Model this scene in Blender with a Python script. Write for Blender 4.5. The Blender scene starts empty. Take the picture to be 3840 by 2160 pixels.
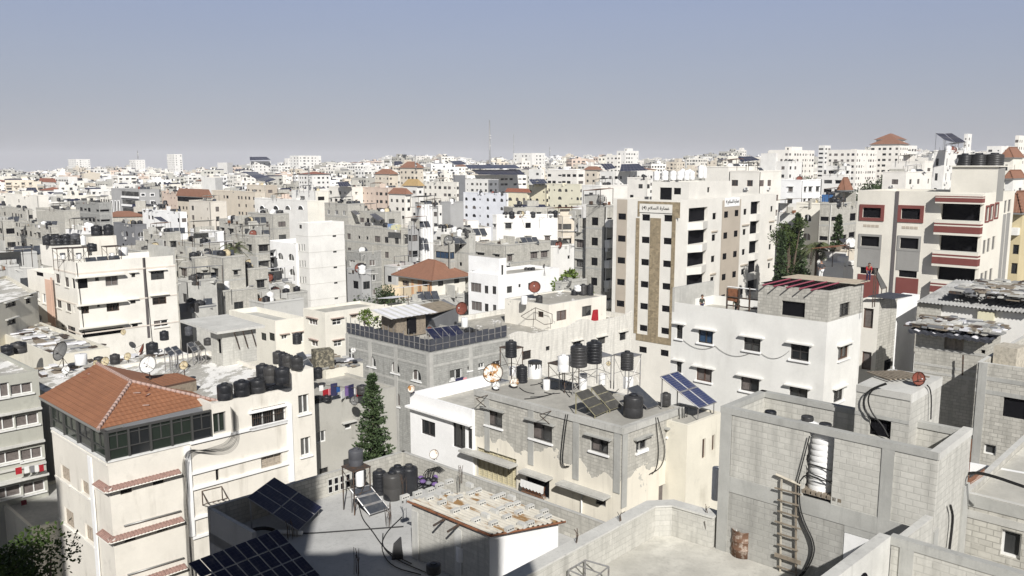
import bpy, math, random
from math import sin, cos, pi, radians, hypot, atan2, sqrt, tan
from mathutils import Vector, Matrix
random.seed(7)
R = random.Random(11)
SC = bpy.context.scene
COL = SC.collection
# ---------------------------------------------------------------- camera geometry (real lens, real height)
FPX, CAMH, HY = 3100.0, 36.0, 620.0
PITCH = math.atan((1080 - HY) / FPX)
FW = Vector((0, cos(PITCH), -sin(PITCH))); UP = Vector((0, sin(PITCH), cos(PITCH)))
def ray(p):
    return FW + Vector((1, 0, 0)) * ((p[0] - 1920) / FPX) + UP * ((1080 - p[1]) / FPX)
def view(x0, y0, s):
    return lambda a, b: (x0 + a / s, y0 + b / s)
B1, B2, B3, B4, B5 = [view(x, 1300, 1.6844) for x in (0, 700, 1500, 2400, 2880)]
M1, M2, M3, M4, M5, M6 = [view(x, 820, 2.415) for x in (0, 700, 1400, 2100, 2500, 3040)]
T1, T2, T3, T4, T5, T6 = view(0, 500, 3.15), view(650, 500, 3.15), view(1300, 420, 3.15), view(1900, 500, 3.15), view(2550, 480, 3.15), view(3140, 460, 3.15)
Z1, Z2, Z3, Z4, Z5 = view(1500, 1850, 4.675), view(1300, 1680, 4.293), view(2080, 1850, 3.578), view(3300, 1850, 4.674), view(700, 1850, 4.293)
Y1, Y2, Y3, Y4 = view(1780, 1250, 2.683), view(0, 1500, 2.196), view(3380, 1080, 3.45), view(1280, 1180, 3.15)
def atd(p, d):                      # the point of a sight line at horizontal distance d
    r = ray(p); k = d / hypot(r.x, r.y); return Vector((r.x * k, r.y * k, CAMH + r.z * k))
def atz(p, z):                      # ... on the level z
    r = ray(p); k = (z - CAMH) / r.z; return Vector((r.x * k, r.y * k, z))
def proj(P):
    v = Vector(P) - Vector((0, 0, CAMH)); f = v.dot(FW)
    return (1920 + FPX * v.x / f, 1080 - FPX * v.dot(UP) / f)
def unit(a):
    return Vector((cos(radians(a)), sin(radians(a))))
def v2(p): return Vector((p[0], p[1]))
def meet(p, C, t):                  # where the vertical plane of a sight line crosses the line C + u t
    r = ray(p); den = t.x * r.y - t.y * r.x
    return (C.y * r.x - C.x * r.y) / den
# ---------------------------------------------------------------- materials
MATS = {}
def new_mat(name):
    m = bpy.data.materials.new(name); m.use_nodes = True
    return m, m.node_tree, m.node_tree.nodes['Principled BSDF']
def N(nt, typ, **k):
    n = nt.nodes.new(typ)
    for a, b in k.items():
        if a in ('inp',):
            for i, v in b.items(): n.inputs[i].default_value = v
        else: setattr(n, a, b)
    return n
def L(nt, a, b): nt.links.new(a, b)
def rgba(c): return (c[0], c[1], c[2], 1)
def mixc(nt, fac, a, b, mode='MIX'):
    n = N(nt, 'ShaderNodeMix', data_type='RGBA', blend_type=mode)
    for s, v in ((0, fac), (6, a), (7, b)):
        if hasattr(v, 'links') or hasattr(v, 'is_output'): L(nt, v, n.inputs[s])
        else: n.inputs[s].default_value = v if s == 0 else rgba(v)
    return n.outputs[2]
def ramp(nt, src, p0, p1, v0=0, v1=1):
    n = N(nt, 'ShaderNodeMapRange', clamp=True, inp={1: p0, 2: p1, 3: v0, 4: v1}); L(nt, src, n.inputs[0]); return n.outputs[0]
def noise(nt, scale, detail=4, rough=.6, vec=None, stretch=None):
    if vec is None:
        vec = N(nt, 'ShaderNodeNewGeometry').outputs['Position']
    if stretch:
        mp = N(nt, 'ShaderNodeMapping'); mp.inputs['Scale'].default_value = stretch; L(nt, vec, mp.inputs[0]); vec = mp.outputs[0]
    n = N(nt, 'ShaderNodeTexNoise', inp={'Scale': scale, 'Detail': detail, 'Roughness': rough}); L(nt, vec, n.inputs['Vector']); return n.outputs['Fac']
def bump(nt, bsdf, h, strength=.3, dist=.02):
    b = N(nt, 'ShaderNodeBump', inp={'Strength': strength, 'Distance': dist}); L(nt, h, b.inputs['Height']); L(nt, b.outputs[0], bsdf.inputs['Normal'])
def mul(c, k): return tuple(x * k for x in c)
def plaster(name, c, dirt=.5, dark=.55):
    if name in MATS: return MATS[name]
    m, nt, b = new_mat(name); MATS[name] = m
    a = noise(nt, .35, 5); s = noise(nt, 1.3, 3, .6, stretch=(1.3, 1.3, .2)); f = noise(nt, 6, 3)
    col = mixc(nt, ramp(nt, a, .35, .7), mul(c, 1.03), mul(c, .9))
    sm_ = N(nt, 'ShaderNodeMath', operation='MULTIPLY'); L(nt, ramp(nt, s, .5, .74, 0, min(.75, dirt * .8)), sm_.inputs[0]); L(nt, ramp(nt, noise(nt, .28, 4), .46, .62), sm_.inputs[1])
    col = mixc(nt, sm_.outputs[0], col, (c[0] * dark, c[1] * dark * .97, c[2] * dark * .92))
    col = mixc(nt, ramp(nt, f, .4, .75, 0, .14), col, mul(c, .72))
    col = mixc(nt, ramp(nt, noise(nt, .8, 6, .7), .58, .66, 0, .3 * dirt + .06), col, mul(c, .66)); col = mixc(nt, ramp(nt, noise(nt, .55, 4, .6, stretch=(1, 1, .5)), .6, .64, 0, .22), col, mul(c, 1.1))
    L(nt, col, b.inputs['Base Color']); b.inputs['Roughness'].default_value = .92; b.inputs['Specular IOR Level'].default_value = .2
    bump(nt, b, f, .12, .02)
    return m
def block_color(nt, c, cm, bw=.4, bh=.2, mortar=.018, var=.22):
    uv = N(nt, 'ShaderNodeUVMap').outputs[0]
    br = N(nt, 'ShaderNodeTexBrick', offset=.5, inp={'Color1': rgba(mul(c, 1 - var)), 'Color2': rgba(mul(c, 1 + var * .5)), 'Mortar': rgba(cm), 'Scale': 1, 'Mortar Size': mortar, 'Mortar Smooth': .25, 'Bias': .1, 'Brick Width': bw, 'Row Height': bh})
    wob = noise(nt, 1.4, 3); wmix = N(nt, 'ShaderNodeVectorMath', operation='ADD'); wv = N(nt, 'ShaderNodeCombineXYZ')
    L(nt, ramp(nt, wob, 0, 1, -.012, .012), wv.inputs[1]); L(nt, uv, wmix.inputs[0]); L(nt, wv.outputs[0], wmix.inputs[1]); L(nt, wmix.outputs[0], br.inputs['Vector'])
    a = noise(nt, .5, 5); s = noise(nt, 1.6, 3, .6, stretch=(2, 2, .2)); f = noise(nt, 9, 3); q = noise(nt, 2.2, 4)
    col = mixc(nt, ramp(nt, a, .3, .7, 0, .55), br.outputs['Color'], mul(c, .82))
    col = mixc(nt, ramp(nt, noise(nt, 1.1, 5, .65), .53, .6, 0, .75), col, mul(c, .93))
    col = mixc(nt, ramp(nt, q, .56, .72, 0, .5), col, mul(c, 1.18))
    col = mixc(nt, ramp(nt, s, .48, .74, 0, .7), col, mul(c, .58))
    col = mixc(nt, ramp(nt, f, .45, .8, 0, .3), col, mul(c, .6))
    return col, br.outputs['Fac'], f
def blocks(name, c, cm=None, **k):
    if name in MATS: return MATS[name]
    m, nt, b = new_mat(name); MATS[name] = m
    col, fac, f = block_color(nt, c, cm or mul(c, .62), **k)
    L(nt, col, b.inputs['Base Color']); b.inputs['Roughness'].default_value = .95; b.inputs['Specular IOR Level'].default_value = .15
    inv = N(nt, 'ShaderNodeMath', operation='SUBTRACT', inp={0: 1.0}); L(nt, fac, inv.inputs[1])
    bump(nt, b, inv.outputs[0], .5, .012)
    return m
def concrete(name, c, patch=.5, light=1.25, scale=.5):
    if name in MATS: return MATS[name]
    m, nt, b = new_mat(name); MATS[name] = m
    a = noise(nt, scale, 6, .62); g = noise(nt, scale * 5, 5, .65); s = noise(nt, 22, 2); st = noise(nt, 2.5, 3, .6, stretch=(2, 2, .25))
    col = mixc(nt, ramp(nt, a, .38, .66), mul(c, .84), mul(c, 1.06))
    col = mixc(nt, ramp(nt, g, .5, .72, 0, patch), col, mul(c, light))
    col = mixc(nt, ramp(nt, st, .54, .8, 0, .6), col, mul(c, .6))
    col = mixc(nt, ramp(nt, s, .5, .8, 0, .25), col, mul(c, .6))
    L(nt, col, b.inputs['Base Color']); b.inputs['Roughness'].default_value = .95; b.inputs['Specular IOR Level'].default_value = .15
    bump(nt, b, g, .25, .03)
    return m
def roofmat(name, c, white=0.):
    if name in MATS: return MATS[name]
    m, nt, b = new_mat(name); MATS[name] = m
    a = noise(nt, .22, 6, .65); g = noise(nt, 1.1, 6, .7); s = noise(nt, 7, 4, .7)
    col = mixc(nt, ramp(nt, a, .35, .68), mul(c, .72), mul(c, 1.12))
    col = mixc(nt, ramp(nt, g, .42, .62, 0, .7), col, mul(c, .68))
    if white: col = mixc(nt, ramp(nt, noise(nt, .6, 7, .72, stretch=(1, .5, 1)), .62 - white * .3, .66 - white * .3), col, (.78, .77, .74))
    col = mixc(nt, ramp(nt, s, .55, .75, 0, .5), col, mul(c, .45))
    L(nt, col, b.inputs['Base Color']); b.inputs['Roughness'].default_value = .95; b.inputs['Specular IOR Level'].default_value = .15
    bump(nt, b, s, .3, .03)
    return m
def flat(name, c, rough=.6, metal=0., spec=.3, var=.0, vs=3., vc=None, vt=(.45, .65)):
    if name in MATS: return MATS[name]
    m, nt, b = new_mat(name); MATS[name] = m
    b.inputs['Base Color'].default_value = rgba(c); b.inputs['Roughness'].default_value = rough; b.inputs['Metallic'].default_value = metal; b.inputs['Specular IOR Level'].default_value = spec
    if var: L(nt, mixc(nt, ramp(nt, noise(nt, vs, 5, .65), vt[0], vt[1], 0, var), c, vc or mul(c, .5)), b.inputs['Base Color'])
    return m
def tilemat(name, c):
    if name in MATS: return MATS[name]
    m, nt, b = new_mat(name); MATS[name] = m
    uv = N(nt, 'ShaderNodeUVMap').outputs[0]
    br = N(nt, 'ShaderNodeTexBrick', offset=.5, inp={'Color1': rgba(mul(c, .93)), 'Color2': rgba(mul(c, 1.06)), 'Mortar': rgba(mul(c, .8)), 'Scale': 1, 'Mortar Size': .02, 'Mortar Smooth': .3, 'Brick Width': .3, 'Row Height': .36}); L(nt, uv, br.inputs[0])
    col = mixc(nt, ramp(nt, noise(nt, .7, 5), .4, .7, 0, .5), br.outputs['Color'], mul(c, .7))
    col = mixc(nt, ramp(nt, noise(nt, 5, 4), .6, .75, 0, .5), col, (c[0] * 1.2, c[1] * 1.35, c[2] * 1.5))
    L(nt, col, b.inputs['Base Color']); b.inputs['Roughness'].default_value = .8
    wv = N(nt, 'ShaderNodeTexWave', wave_type='BANDS', bands_direction='X', inp={'Scale': 1.05}); L(nt, uv, wv.inputs[0])
    bump(nt, b, wv.outputs['Fac'], .5, .03)
    return m
def solarmat(name, c, lines, cell=.16):
    if name in MATS: return MATS[name]
    m, nt, b = new_mat(name); MATS[name] = m
    uv = N(nt, 'ShaderNodeUVMap').outputs[0]
    br = N(nt, 'ShaderNodeTexBrick', offset=0., inp={'Color1': rgba(c), 'Color2': rgba(mul(c, 1.25)), 'Mortar': rgba(lines), 'Scale': 1, 'Mortar Size': .006, 'Mortar Smooth': .1, 'Brick Width': cell, 'Row Height': cell}); L(nt, uv, br.inputs[0])
    col = mixc(nt, ramp(nt, noise(nt, 2, 4), .5, .8, 0, .25), br.outputs['Color'], (.25, .24, .22))
    L(nt, col, b.inputs['Base Color']); b.inputs['Roughness'].default_value = .3; b.inputs['Specular IOR Level'].default_value = .35
    return m
def peel(name, blk, pl, zb):        # old render that has come off the block wall above a ragged line
    if name in MATS: return MATS[name]
    m, nt, b = new_mat(name); MATS[name] = m
    col, fac, f = block_color(nt, blk, mul(blk, .62))
    pos = N(nt, 'ShaderNodeNewGeometry').outputs['Position']; sx = N(nt, 'ShaderNodeSeparateXYZ'); L(nt, pos, sx.inputs[0])
    n1 = noise(nt, .75, 6, .55); n2 = noise(nt, .35, 2)
    h = N(nt, 'ShaderNodeMath', operation='MULTIPLY_ADD', inp={1: 3.6, 2: -1.8}); L(nt, n1, h.inputs[0])
    s = N(nt, 'ShaderNodeMath', operation='ADD'); L(nt, h.outputs[0], s.inputs[0]); L(nt, sx.outputs[2], s.inputs[1])
    k = ramp(nt, s.outputs[0], zb - .03, zb + .03, 1, 0)
    d = ramp(nt, noise(nt, 1.4, 3, .6, stretch=(2, 2, .16)), .54, .8, 0, .5)
    pc = mixc(nt, d, mixc(nt, ramp(nt, noise(nt, .4, 5), .35, .7), pl, mul(pl, .86)), mul(pl, .55))
    holes = ramp(nt, noise(nt, .9, 5, .6), .67, .69, 0, 1)
    pc = mixc(nt, holes, pc, mul(blk, .95))
    L(nt, mixc(nt, k, col, pc), b.inputs['Base Color']); b.inputs['Roughness'].default_value = .93; b.inputs['Specular IOR Level'].default_value = .15
    bump(nt, b, k, .6, .03)
    return m
GREY = (.50, .485, .435)
BLK = blocks('grey_blockwork', GREY)
BLKL = blocks('pale_blockwork', (.54, .53, .485), (.455, .45, .41), var=.11)
BLKD = blocks('dark_blockwork', (.35, .35, .335))
STONE = blocks('cream_stonework', (.74, .72, .66), (.62, .60, .54), bw=.55, bh=.27, var=.08)
RUBBLE = blocks('brown_stone_cladding', (.33, .27, .18), (.24, .20, .14), bw=.38, bh=.24, mortar=.012, var=.45)
CON = concrete('weathered_concrete', (.47, .465, .435))
CONL = concrete('pale_concrete', (.58, .575, .54), patch=.35, light=1.15)
CONB = concrete('beam_concrete', (.41, .41, .385), patch=.3)
CREAM = plaster('cream_plaster', (.755, .72, .645), .8)
CREAM2 = plaster('ivory_plaster', (.78, .755, .69), .35)
CREAMD = plaster('stained_cream_plaster', (.68, .65, .56), 1.)
WHITE = plaster('white_plaster', (.76, .75, .715), .35)
WHITE2 = plaster('bright_white_plaster', (.87, .87, .86), .16)
WARM = plaster('warm_white_plaster', (.78, .755, .70), .25)
BEIGE = plaster('beige_plaster', (.63, .57, .475), .3)
TAN = plaster('tan_plaster', (.47, .415, .345), .2)
PINK = plaster('pinkish_plaster', (.62, .51, .43), .4)
YELLOW = plaster('yellow_plaster', (.74, .69, .52), .3)
OCHRE = plaster('ochre_plaster', (.57, .49, .31), .3)
ORANGE = plaster('orange_plaster', (.60, .36, .20), .3)
GREYP = plaster('grey_plaster', (.40, .40, .395), .5)
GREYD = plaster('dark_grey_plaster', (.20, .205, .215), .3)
REDP = plaster('brick_red_paint', (.20, .068, .06), .2)
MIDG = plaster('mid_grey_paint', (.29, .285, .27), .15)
BLUEW = plaster('cool_white_plaster', (.74, .76, .80), .25)
ROOF = roofmat('dusty_flat_roof', (.47, .455, .41))
ROOFW = roofmat('whitewashed_flat_roof', (.50, .485, .44), .42)
ROOFP = roofmat('patchy_flat_roof', (.45, .43, .38), .18)
TERR = roofmat('terrace_screed', (.58, .565, .51))
SCREED = concrete('grey_roof_screed', (.49, .49, .475), patch=.15, light=1.1, scale=.25)
TILE = tilemat('terracotta_tiles', (.285, .125, .064))
TILE2 = tilemat('faded_terracotta_tiles', (.255, .125, .078))
CANT = flat('dull_rose_tile', (.31, .20, .17), .85, var=.5, vs=5)
TILEB = tilemat('brown_tiles', (.27, .10, .06))
CAPT = flat('ridge_tile_clay', (.42, .30, .26), .85, var=.5, vs=4)
def vary(m, c2, k=.8):
    nt = m.node_tree; b = nt.nodes['Principled BSDF']; oi = N(nt, 'ShaderNodeObjectInfo'); ns = noise(nt, .33, 1); s = N(nt, 'ShaderNodeMath', operation='ADD'); L(nt, oi.outputs['Random'], s.inputs[0]); L(nt, ns, s.inputs[1]); f = N(nt, 'ShaderNodeMath', operation='FRACT'); L(nt, s.outputs[0], f.inputs[0])
    i = b.inputs['Base Color']; old = i.links[0].from_socket if i.links else tuple(i.default_value[:3]); L(nt, mixc(nt, ramp(nt, f.outputs[0], .45, 1, 0, k), old, c2), i)
    return m
GLASS = flat('dark_window_glass', (.018, .02, .022), .12, spec=.5)
vary(GLASS, (.11, .11, .105))
GLASSB = flat('bluish_window_glass', (.03, .06, .11), .12, spec=.5)
GLASSG = flat('green_tinted_glass', (.022, .03, .024), .08, spec=.5)
CURT = flat('net_curtain_behind_glass', (.16, .14, .13), .5, var=.6, vs=5)
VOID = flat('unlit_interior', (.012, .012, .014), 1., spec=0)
FRW = flat('white_frame_paint', (.74, .74, .72), .5, var=.3)
FRD = flat('dark_bronze_frame', (.05, .047, .045), .45)
FRG = flat('grey_aluminium', (.30, .30, .29), .4, .4)
FRB = flat('brown_wood_frame', (.10, .06, .045), .6)
SHUT = flat('weathered_wood_shutter', (.38, .33, .27), .85, var=.6, vs=6)
BSHUT = flat('buff_shutter_paint', (.52, .47, .32), .7, var=.3, vs=3)
BLACK = flat('black_polyethylene', (.017, .018, .021), .42, spec=.4, var=.35, vs=1.2, vc=(.045, .046, .05))
vary(BLACK, (.075, .072, .068), .75)
GREYT = flat('faded_black_polyethylene', (.07, .072, .08), .55, spec=.3, var=.4, vs=1.5, vc=(.12, .12, .13))
WTANK = flat('white_polyethylene', (.78, .78, .77), .5, var=.3, vs=2, vc=(.6, .6, .58))
STEEL = flat('galvanised_steel', (.33, .33, .33), .5, .5, var=.5, vs=3, vc=(.16, .12, .09))
DARKM = flat('dark_rusty_steel', (.07, .062, .056), .7, .2, var=.6, vs=5, vc=(.16, .08, .04))
RUST = flat('rusted_sheet', (.24, .105, .055), .9, var=.8, vs=3, vc=(.09, .045, .03))
RUSTW = flat('rust_eaten_white_paint', (.66, .63, .57), .8, var=1, vs=2.2, vc=(.36, .18, .06), vt=(.5, .56))
DISHW = flat('white_dish_paint', (.70, .70, .68), .5, var=.4, vs=3, vc=(.5, .48, .44))
DISHG = flat('grey_dish_mesh', (.17, .17, .165), .7, .2, var=.5, vs=3)
DISHT = flat('yellowed_dish_paint', (.55, .47, .31), .7, var=.6, vs=4)
DISHR = flat('red_brown_dish_paint', (.20, .062, .042), .7, var=.5, vs=3)
CABLE = flat('black_cable', (.015, .015, .015), .6)
PIPE = flat('white_pvc_pipe', (.70, .69, .65), .5)
FRK = flat('grey_bronze_frame', (.075, .075, .072), .5, .2)
SOL = solarmat('navy_solar_cells', (.008, .010, .034), (.055, .06, .09))
SOLB = solarmat('blue_solar_cells', (.014, .022, .075), (.22, .24, .30))
SOLG = solarmat('dusty_collector_glass', (.055, .054, .05), (.09, .085, .075), .11)
SOLD = solarmat('slate_collector_glass', (.045, .05, .06), (.06, .065, .075), .3)
WOOD = flat('weathered_timber', (.26, .22, .17), .9, var=.7, vs=5)
WOODP = flat('pale_timber', (.50, .46, .38), .9, var=.6, vs=6)
SHEET = flat('dark_blue_sheeting', (.055, .06, .075), .6, var=.5, vs=1.5, vc=(.09, .09, .10))
TARPW = flat('white_plastic_sheet', (.72, .72, .74), .5, var=.4, vs=1.4, vc=(.5, .5, .54))
TARPB = flat('blue_tarpaulin', (.03, .10, .30), .5, var=.4, vs=1)
REDC = flat('red_cloth', (.38, .02, .03), .9, var=.4, vs=3)
PINKC = flat('pink_cloth', (.70, .30, .33), .9)
NAVYC = flat('navy_cloth', (.03, .03, .08), .9)
WHITEC = flat('white_cloth', (.72, .72, .70), .9)
PURPC = flat('purple_cloth', (.16, .10, .26), .9, var=.6, vs=5)
MAGM = flat('dull_red_primer', (.24, .06, .085), .7)
SKIN = flat('skin', (.33, .19, .13), .6)
HAIR = flat('dark_hair', (.015, .012, .010), .7)
# ---------------------------------------------------------------- mesh builder
class MB:
    def __init__(s): s.v = []; s.f = []; s.m = []; s.u = []; s.mats = []; s.sm = []
    def mi(s, m):
        if m not in s.mats: s.mats.append(m)
        return s.mats.index(m)
    def face(s, pts, m, uv=None, smooth=False):
        i = len(s.v); s.v += [tuple(p) for p in pts]; s.f.append(tuple(range(i, i + len(pts)))); s.m.append(s.mi(m)); s.sm.append(smooth)
        if uv is None:
            a, b, c = (Vector(p) for p in pts[:3]); n = (b - a).cross(c - a)
            if abs(n.z) > .6 * n.length:
                uv = [(p[0] * .7071 + p[1] * .7071, -p[0] * .7071 + p[1] * .7071) for p in pts]
            else:
                t = Vector((-n.y, n.x)); t = t.normalized() if t.length > 0 else Vector((1, 0))
                uv = [(p[0] * t.x + p[1] * t.y, p[2]) for p in pts]
        s.u += uv
    def prism(s, poly, z0, z1, m, mtop=None, bottom=True):
        n = len(poly)
        for i in range(n):
            a, b = poly[i], poly[(i + 1) % n]
            s.face([(a[0], a[1], z0), (b[0], b[1], z0), (b[0], b[1], z1), (a[0], a[1], z1)], m)
        s.face([(p[0], p[1], z1) for p in poly], mtop or m)
        if bottom: s.face([(p[0], p[1], z0) for p in reversed(poly)], m)
    def obox(s, P, t, n, a, b, m, mtop=None):      # oriented box: a = (u0,n0,z0), b = (u1,n1,z1) along t, n and up, from P
        q = lambda u, w: (P[0] + t[0] * u + n[0] * w, P[1] + t[1] * u + n[1] * w)
        poly = [q(a[0], a[1]), q(b[0], a[1]), q(b[0], b[1]), q(a[0], b[1])]
        if t[0] * n[1] - t[1] * n[0] < 0: poly.reverse()
        s.prism(poly, a[2], b[2], m, mtop)
    def box(s, c, d, m, rz=0.):
        t = (cos(rz), sin(rz)); n = (-t[1], t[0])
        s.obox((c[0], c[1]), t, n, (-d[0] / 2, -d[1] / 2, c[2] - d[2] / 2), (d[0] / 2, d[1] / 2, c[2] + d[2] / 2), m)
    def hexa(s, bot, top, m, mtop=None):            # eight free corners, bottom ring counter-clockwise
        k = len(bot)
        for i in range(k):
            j = (i + 1) % k; s.face([bot[i], bot[j], top[j], top[i]], m)
        s.face(top, mtop or m); s.face(list(reversed(bot)), m)
    def tube(s, pts, r, m, n=6, cap=True):
        pts = [Vector(p) for p in pts]; rings = []
        for i, p in enumerate(pts):
            d = (pts[min(i + 1, len(pts) - 1)] - pts[max(i - 1, 0)])
            d = d.normalized() if d.length > 1e-9 else Vector((0, 0, 1))
            a = d.cross(Vector((0, 0, 1)) if abs(d.z) < .9 else Vector((1, 0, 0))).normalized(); b = d.cross(a)
            rr = r[i] if isinstance(r, (list, tuple)) else r
            rings.append([p + (a * cos(2 * pi * k / n) + b * sin(2 * pi * k / n)) * rr for k in range(n)])
        for i in range(len(rings) - 1):
            for k in range(n):
                s.face([rings[i][k], rings[i + 1][k], rings[i + 1][(k + 1) % n], rings[i][(k + 1) % n]], m, smooth=n > 5)
        if cap: s.face(rings[0], m); s.face(list(reversed(rings[-1])), m)
    def lathe(s, prof, m, n=20, M=None, smooth=True, flip=False):
        M = M or Matrix.Identity(4); g = [[M @ Vector((r * cos(2 * pi * k / n), r * sin(2 * pi * k / n), z)) for k in range(n)] for r, z in prof]
        for i in range(len(prof) - 1):
            for k in range(n):
                q = [g[i][k], g[i][(k + 1) % n], g[i + 1][(k + 1) % n], g[i + 1][k]]
                if prof[i][0] < 1e-6: q = [g[i][k], g[i + 1][(k + 1) % n], g[i + 1][k]]
                elif prof[i + 1][0] < 1e-6: q = [g[i][k], g[i][(k + 1) % n], g[i + 1][k]]
                s.face(q[::-1] if flip else q, m, smooth=smooth)
    def mesh(s, name):
        me = bpy.data.meshes.new(name); me.from_pydata(s.v, [], s.f)
        for m in s.mats: me.materials.append(m)
        me.polygons.foreach_set('material_index', s.m); me.polygons.foreach_set('use_smooth', s.sm)
        uv = me.uv_layers.new(name='UVMap'); uv.data.foreach_set('uv', [c for q in s.u for c in q])
        if any(s.sm):                                # weld so that smooth shading is smooth
            import bmesh
            bm = bmesh.new(); bm.from_mesh(me); bmesh.ops.remove_doubles(bm, verts=bm.verts, dist=1e-5); bm.to_mesh(me); bm.free()
        me.update(); return me
def link(name, data, parent=None, loc=(0, 0, 0), rz=0., rot=None):
    o = bpy.data.objects.new(name, data); COL.objects.link(o); o.location = loc; o.rotation_euler = rot or (0, 0, rz)
    if parent is not None: o.parent = parent
    return o
def tag(o, label=None, cat=None, group=None, kind=None):
    for k, v in (('label', label), ('category', cat), ('group', group), ('kind', kind)):
        if v: o[k] = v
    return o
def root(name, label, cat, loc, rz=0., group=None):
    return tag(link(name, None, None, loc, rz), label, cat, group)
def part(name, mb, parent, label=None):              # a part whose mesh was built in world coordinates
    o = link(name, mb.mesh(name), parent)
    if parent is not None:
        ax = parent; off = Vector((0, 0, 0))
        while ax is not None: off += ax.location; ax = ax.parent
        o.location = -off
    if label: o['label'] = label
    return o
SAZ, SEL, SUNS, SKYS, EXPO, HAZE = 8., 36., 4.9, .12, .22, .0001
CBX, CBX2, CBZ, CBZ2 = 4.2, -4., 45.3, 52.
SKYMIX = .92
SKYC = [(2.9, 2.87, 3.12, 1), (2.55, 2.75, 3.4, 1), (2.2, 2.6, 3.8, 1), (.62, .72, 1.0, 1), (.30, .36, .52, 1)]
# ---------------------------------------------------------------- walls, windows, buildings
class Wall:
    def __init__(s, A, B):
        s.A, s.B = v2(A), v2(B); d = s.B - s.A; s.L = d.length; s.t = d / s.L; s.n = Vector((s.t.y, -s.t.x)); s.rz = atan2(s.t.y, s.t.x)
    def uv(s, p):
        r = ray(p); den = r.x * s.n.x + r.y * s.n.y; k = (s.A.x * s.n.x + s.A.y * s.n.y) / den
        return ((r.x * k - s.A.x) * s.t.x + (r.y * k - s.A.y) * s.t.y, CAMH + r.z * k)
    def rect(s, vw, x0, y0, x1, y1):
        xc, yc = (x0 + x1) / 2, (y0 + y1) / 2
        return (s.uv(vw(x0, yc))[0], s.uv(vw(x1, yc))[0], s.uv(vw(xc, y1))[1], s.uv(vw(xc, y0))[1])
    def P(s, u, w=0., z=0.):
        return Vector((s.A.x + s.t.x * u + s.n.x * w, s.A.y + s.t.y * u + s.n.y * w, z))
    def box(s, mb, u0, u1, z0, z1, w0, w1, m, mtop=None):
        mb.obox(s.A, s.t, s.n, (u0, w0, z0), (u1, w1, z1), m, mtop)
def wall_faces(mb, W, z0, z1, opens, m, rev=.16, mrev=None, zf=None):
    mrev = mrev or m
    ops = []
    for o in opens:
        u0, u1, a, b = max(o[0], .06), min(o[1], W.L - .06), max(o[2], z0 + .05), min(o[3], z1 - .05)
        if u1 - u0 > .1 and b - a > .1: ops.append((u0, u1, a, b) + tuple(o[4:]))
    us = sorted({0., W.L} | {x for o in ops for x in o[:2]}); zs = sorted({z0, z1} | {x for o in ops for x in o[2:4]})
    Q = lambda u0, u1, a, b, w=0.: [W.P(u0, w, a), W.P(u1, w, a), W.P(u1, w, b), W.P(u0, w, b)]
    for j in range(len(zs) - 1):
        zc = (zs[j] + zs[j + 1]) / 2; run = None
        for i in range(len(us) - 1):
            uc = (us[i] + us[i + 1]) / 2; op = any(o[0] < uc < o[1] and o[2] < zc < o[3] for o in ops)
            if not op: run = us[i] if run is None else run
            if run is not None and (op or i == len(us) - 2):
                e = us[i] if op else us[i + 1]
                q = Q(run, e, zs[j], zs[j + 1]); mb.face(q, m, [(run, zs[j]), (e, zs[j]), (e, zs[j + 1]), (run, zs[j + 1])]); run = None
    for o in ops:
        u0, u1, a, b = o[:4]; kind = o[4] if len(o) > 4 else 'void'; arch = len(o) > 5 and o[5]
        d = rev if kind != 'void' else (min(rev, .14) if u1 - u0 < 2.7 else max(rev, .5))
        P = W.P
        mb.face([P(u0, 0, a), P(u1, 0, a), P(u1, -d, a), P(u0, -d, a)], mrev); mb.face([P(u0, -d, b), P(u1, -d, b), P(u1, 0, b), P(u0, 0, b)], mrev)
        mb.face([P(u0, 0, a), P(u0, -d, a), P(u0, -d, b), P(u0, 0, b)], mrev); mb.face([P(u1, -d, a), P(u1, 0, a), P(u1, 0, b), P(u1, -d, b)], mrev)
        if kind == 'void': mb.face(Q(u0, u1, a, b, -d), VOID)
        if arch:
            r = (u1 - u0) / 2; h = min(r, b - a - .1); uc = (u0 + u1) / 2
            arc = [(uc - r * cos(pi * k / 10), b - h + h * sin(pi * k / 10)) for k in range(11)]
            mb.face([P(u0, .002, b)] + [P(u, .002, z) for u, z in arc[:6]], m, [(u0, b)] + arc[:6]); mb.face([P(u1, .002, b)] + [P(u, .002, z) for u, z in reversed(arc[5:])], m, [(u1, b)] + arc[:4:-1])
    return ops
WCACHE = {}
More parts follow.
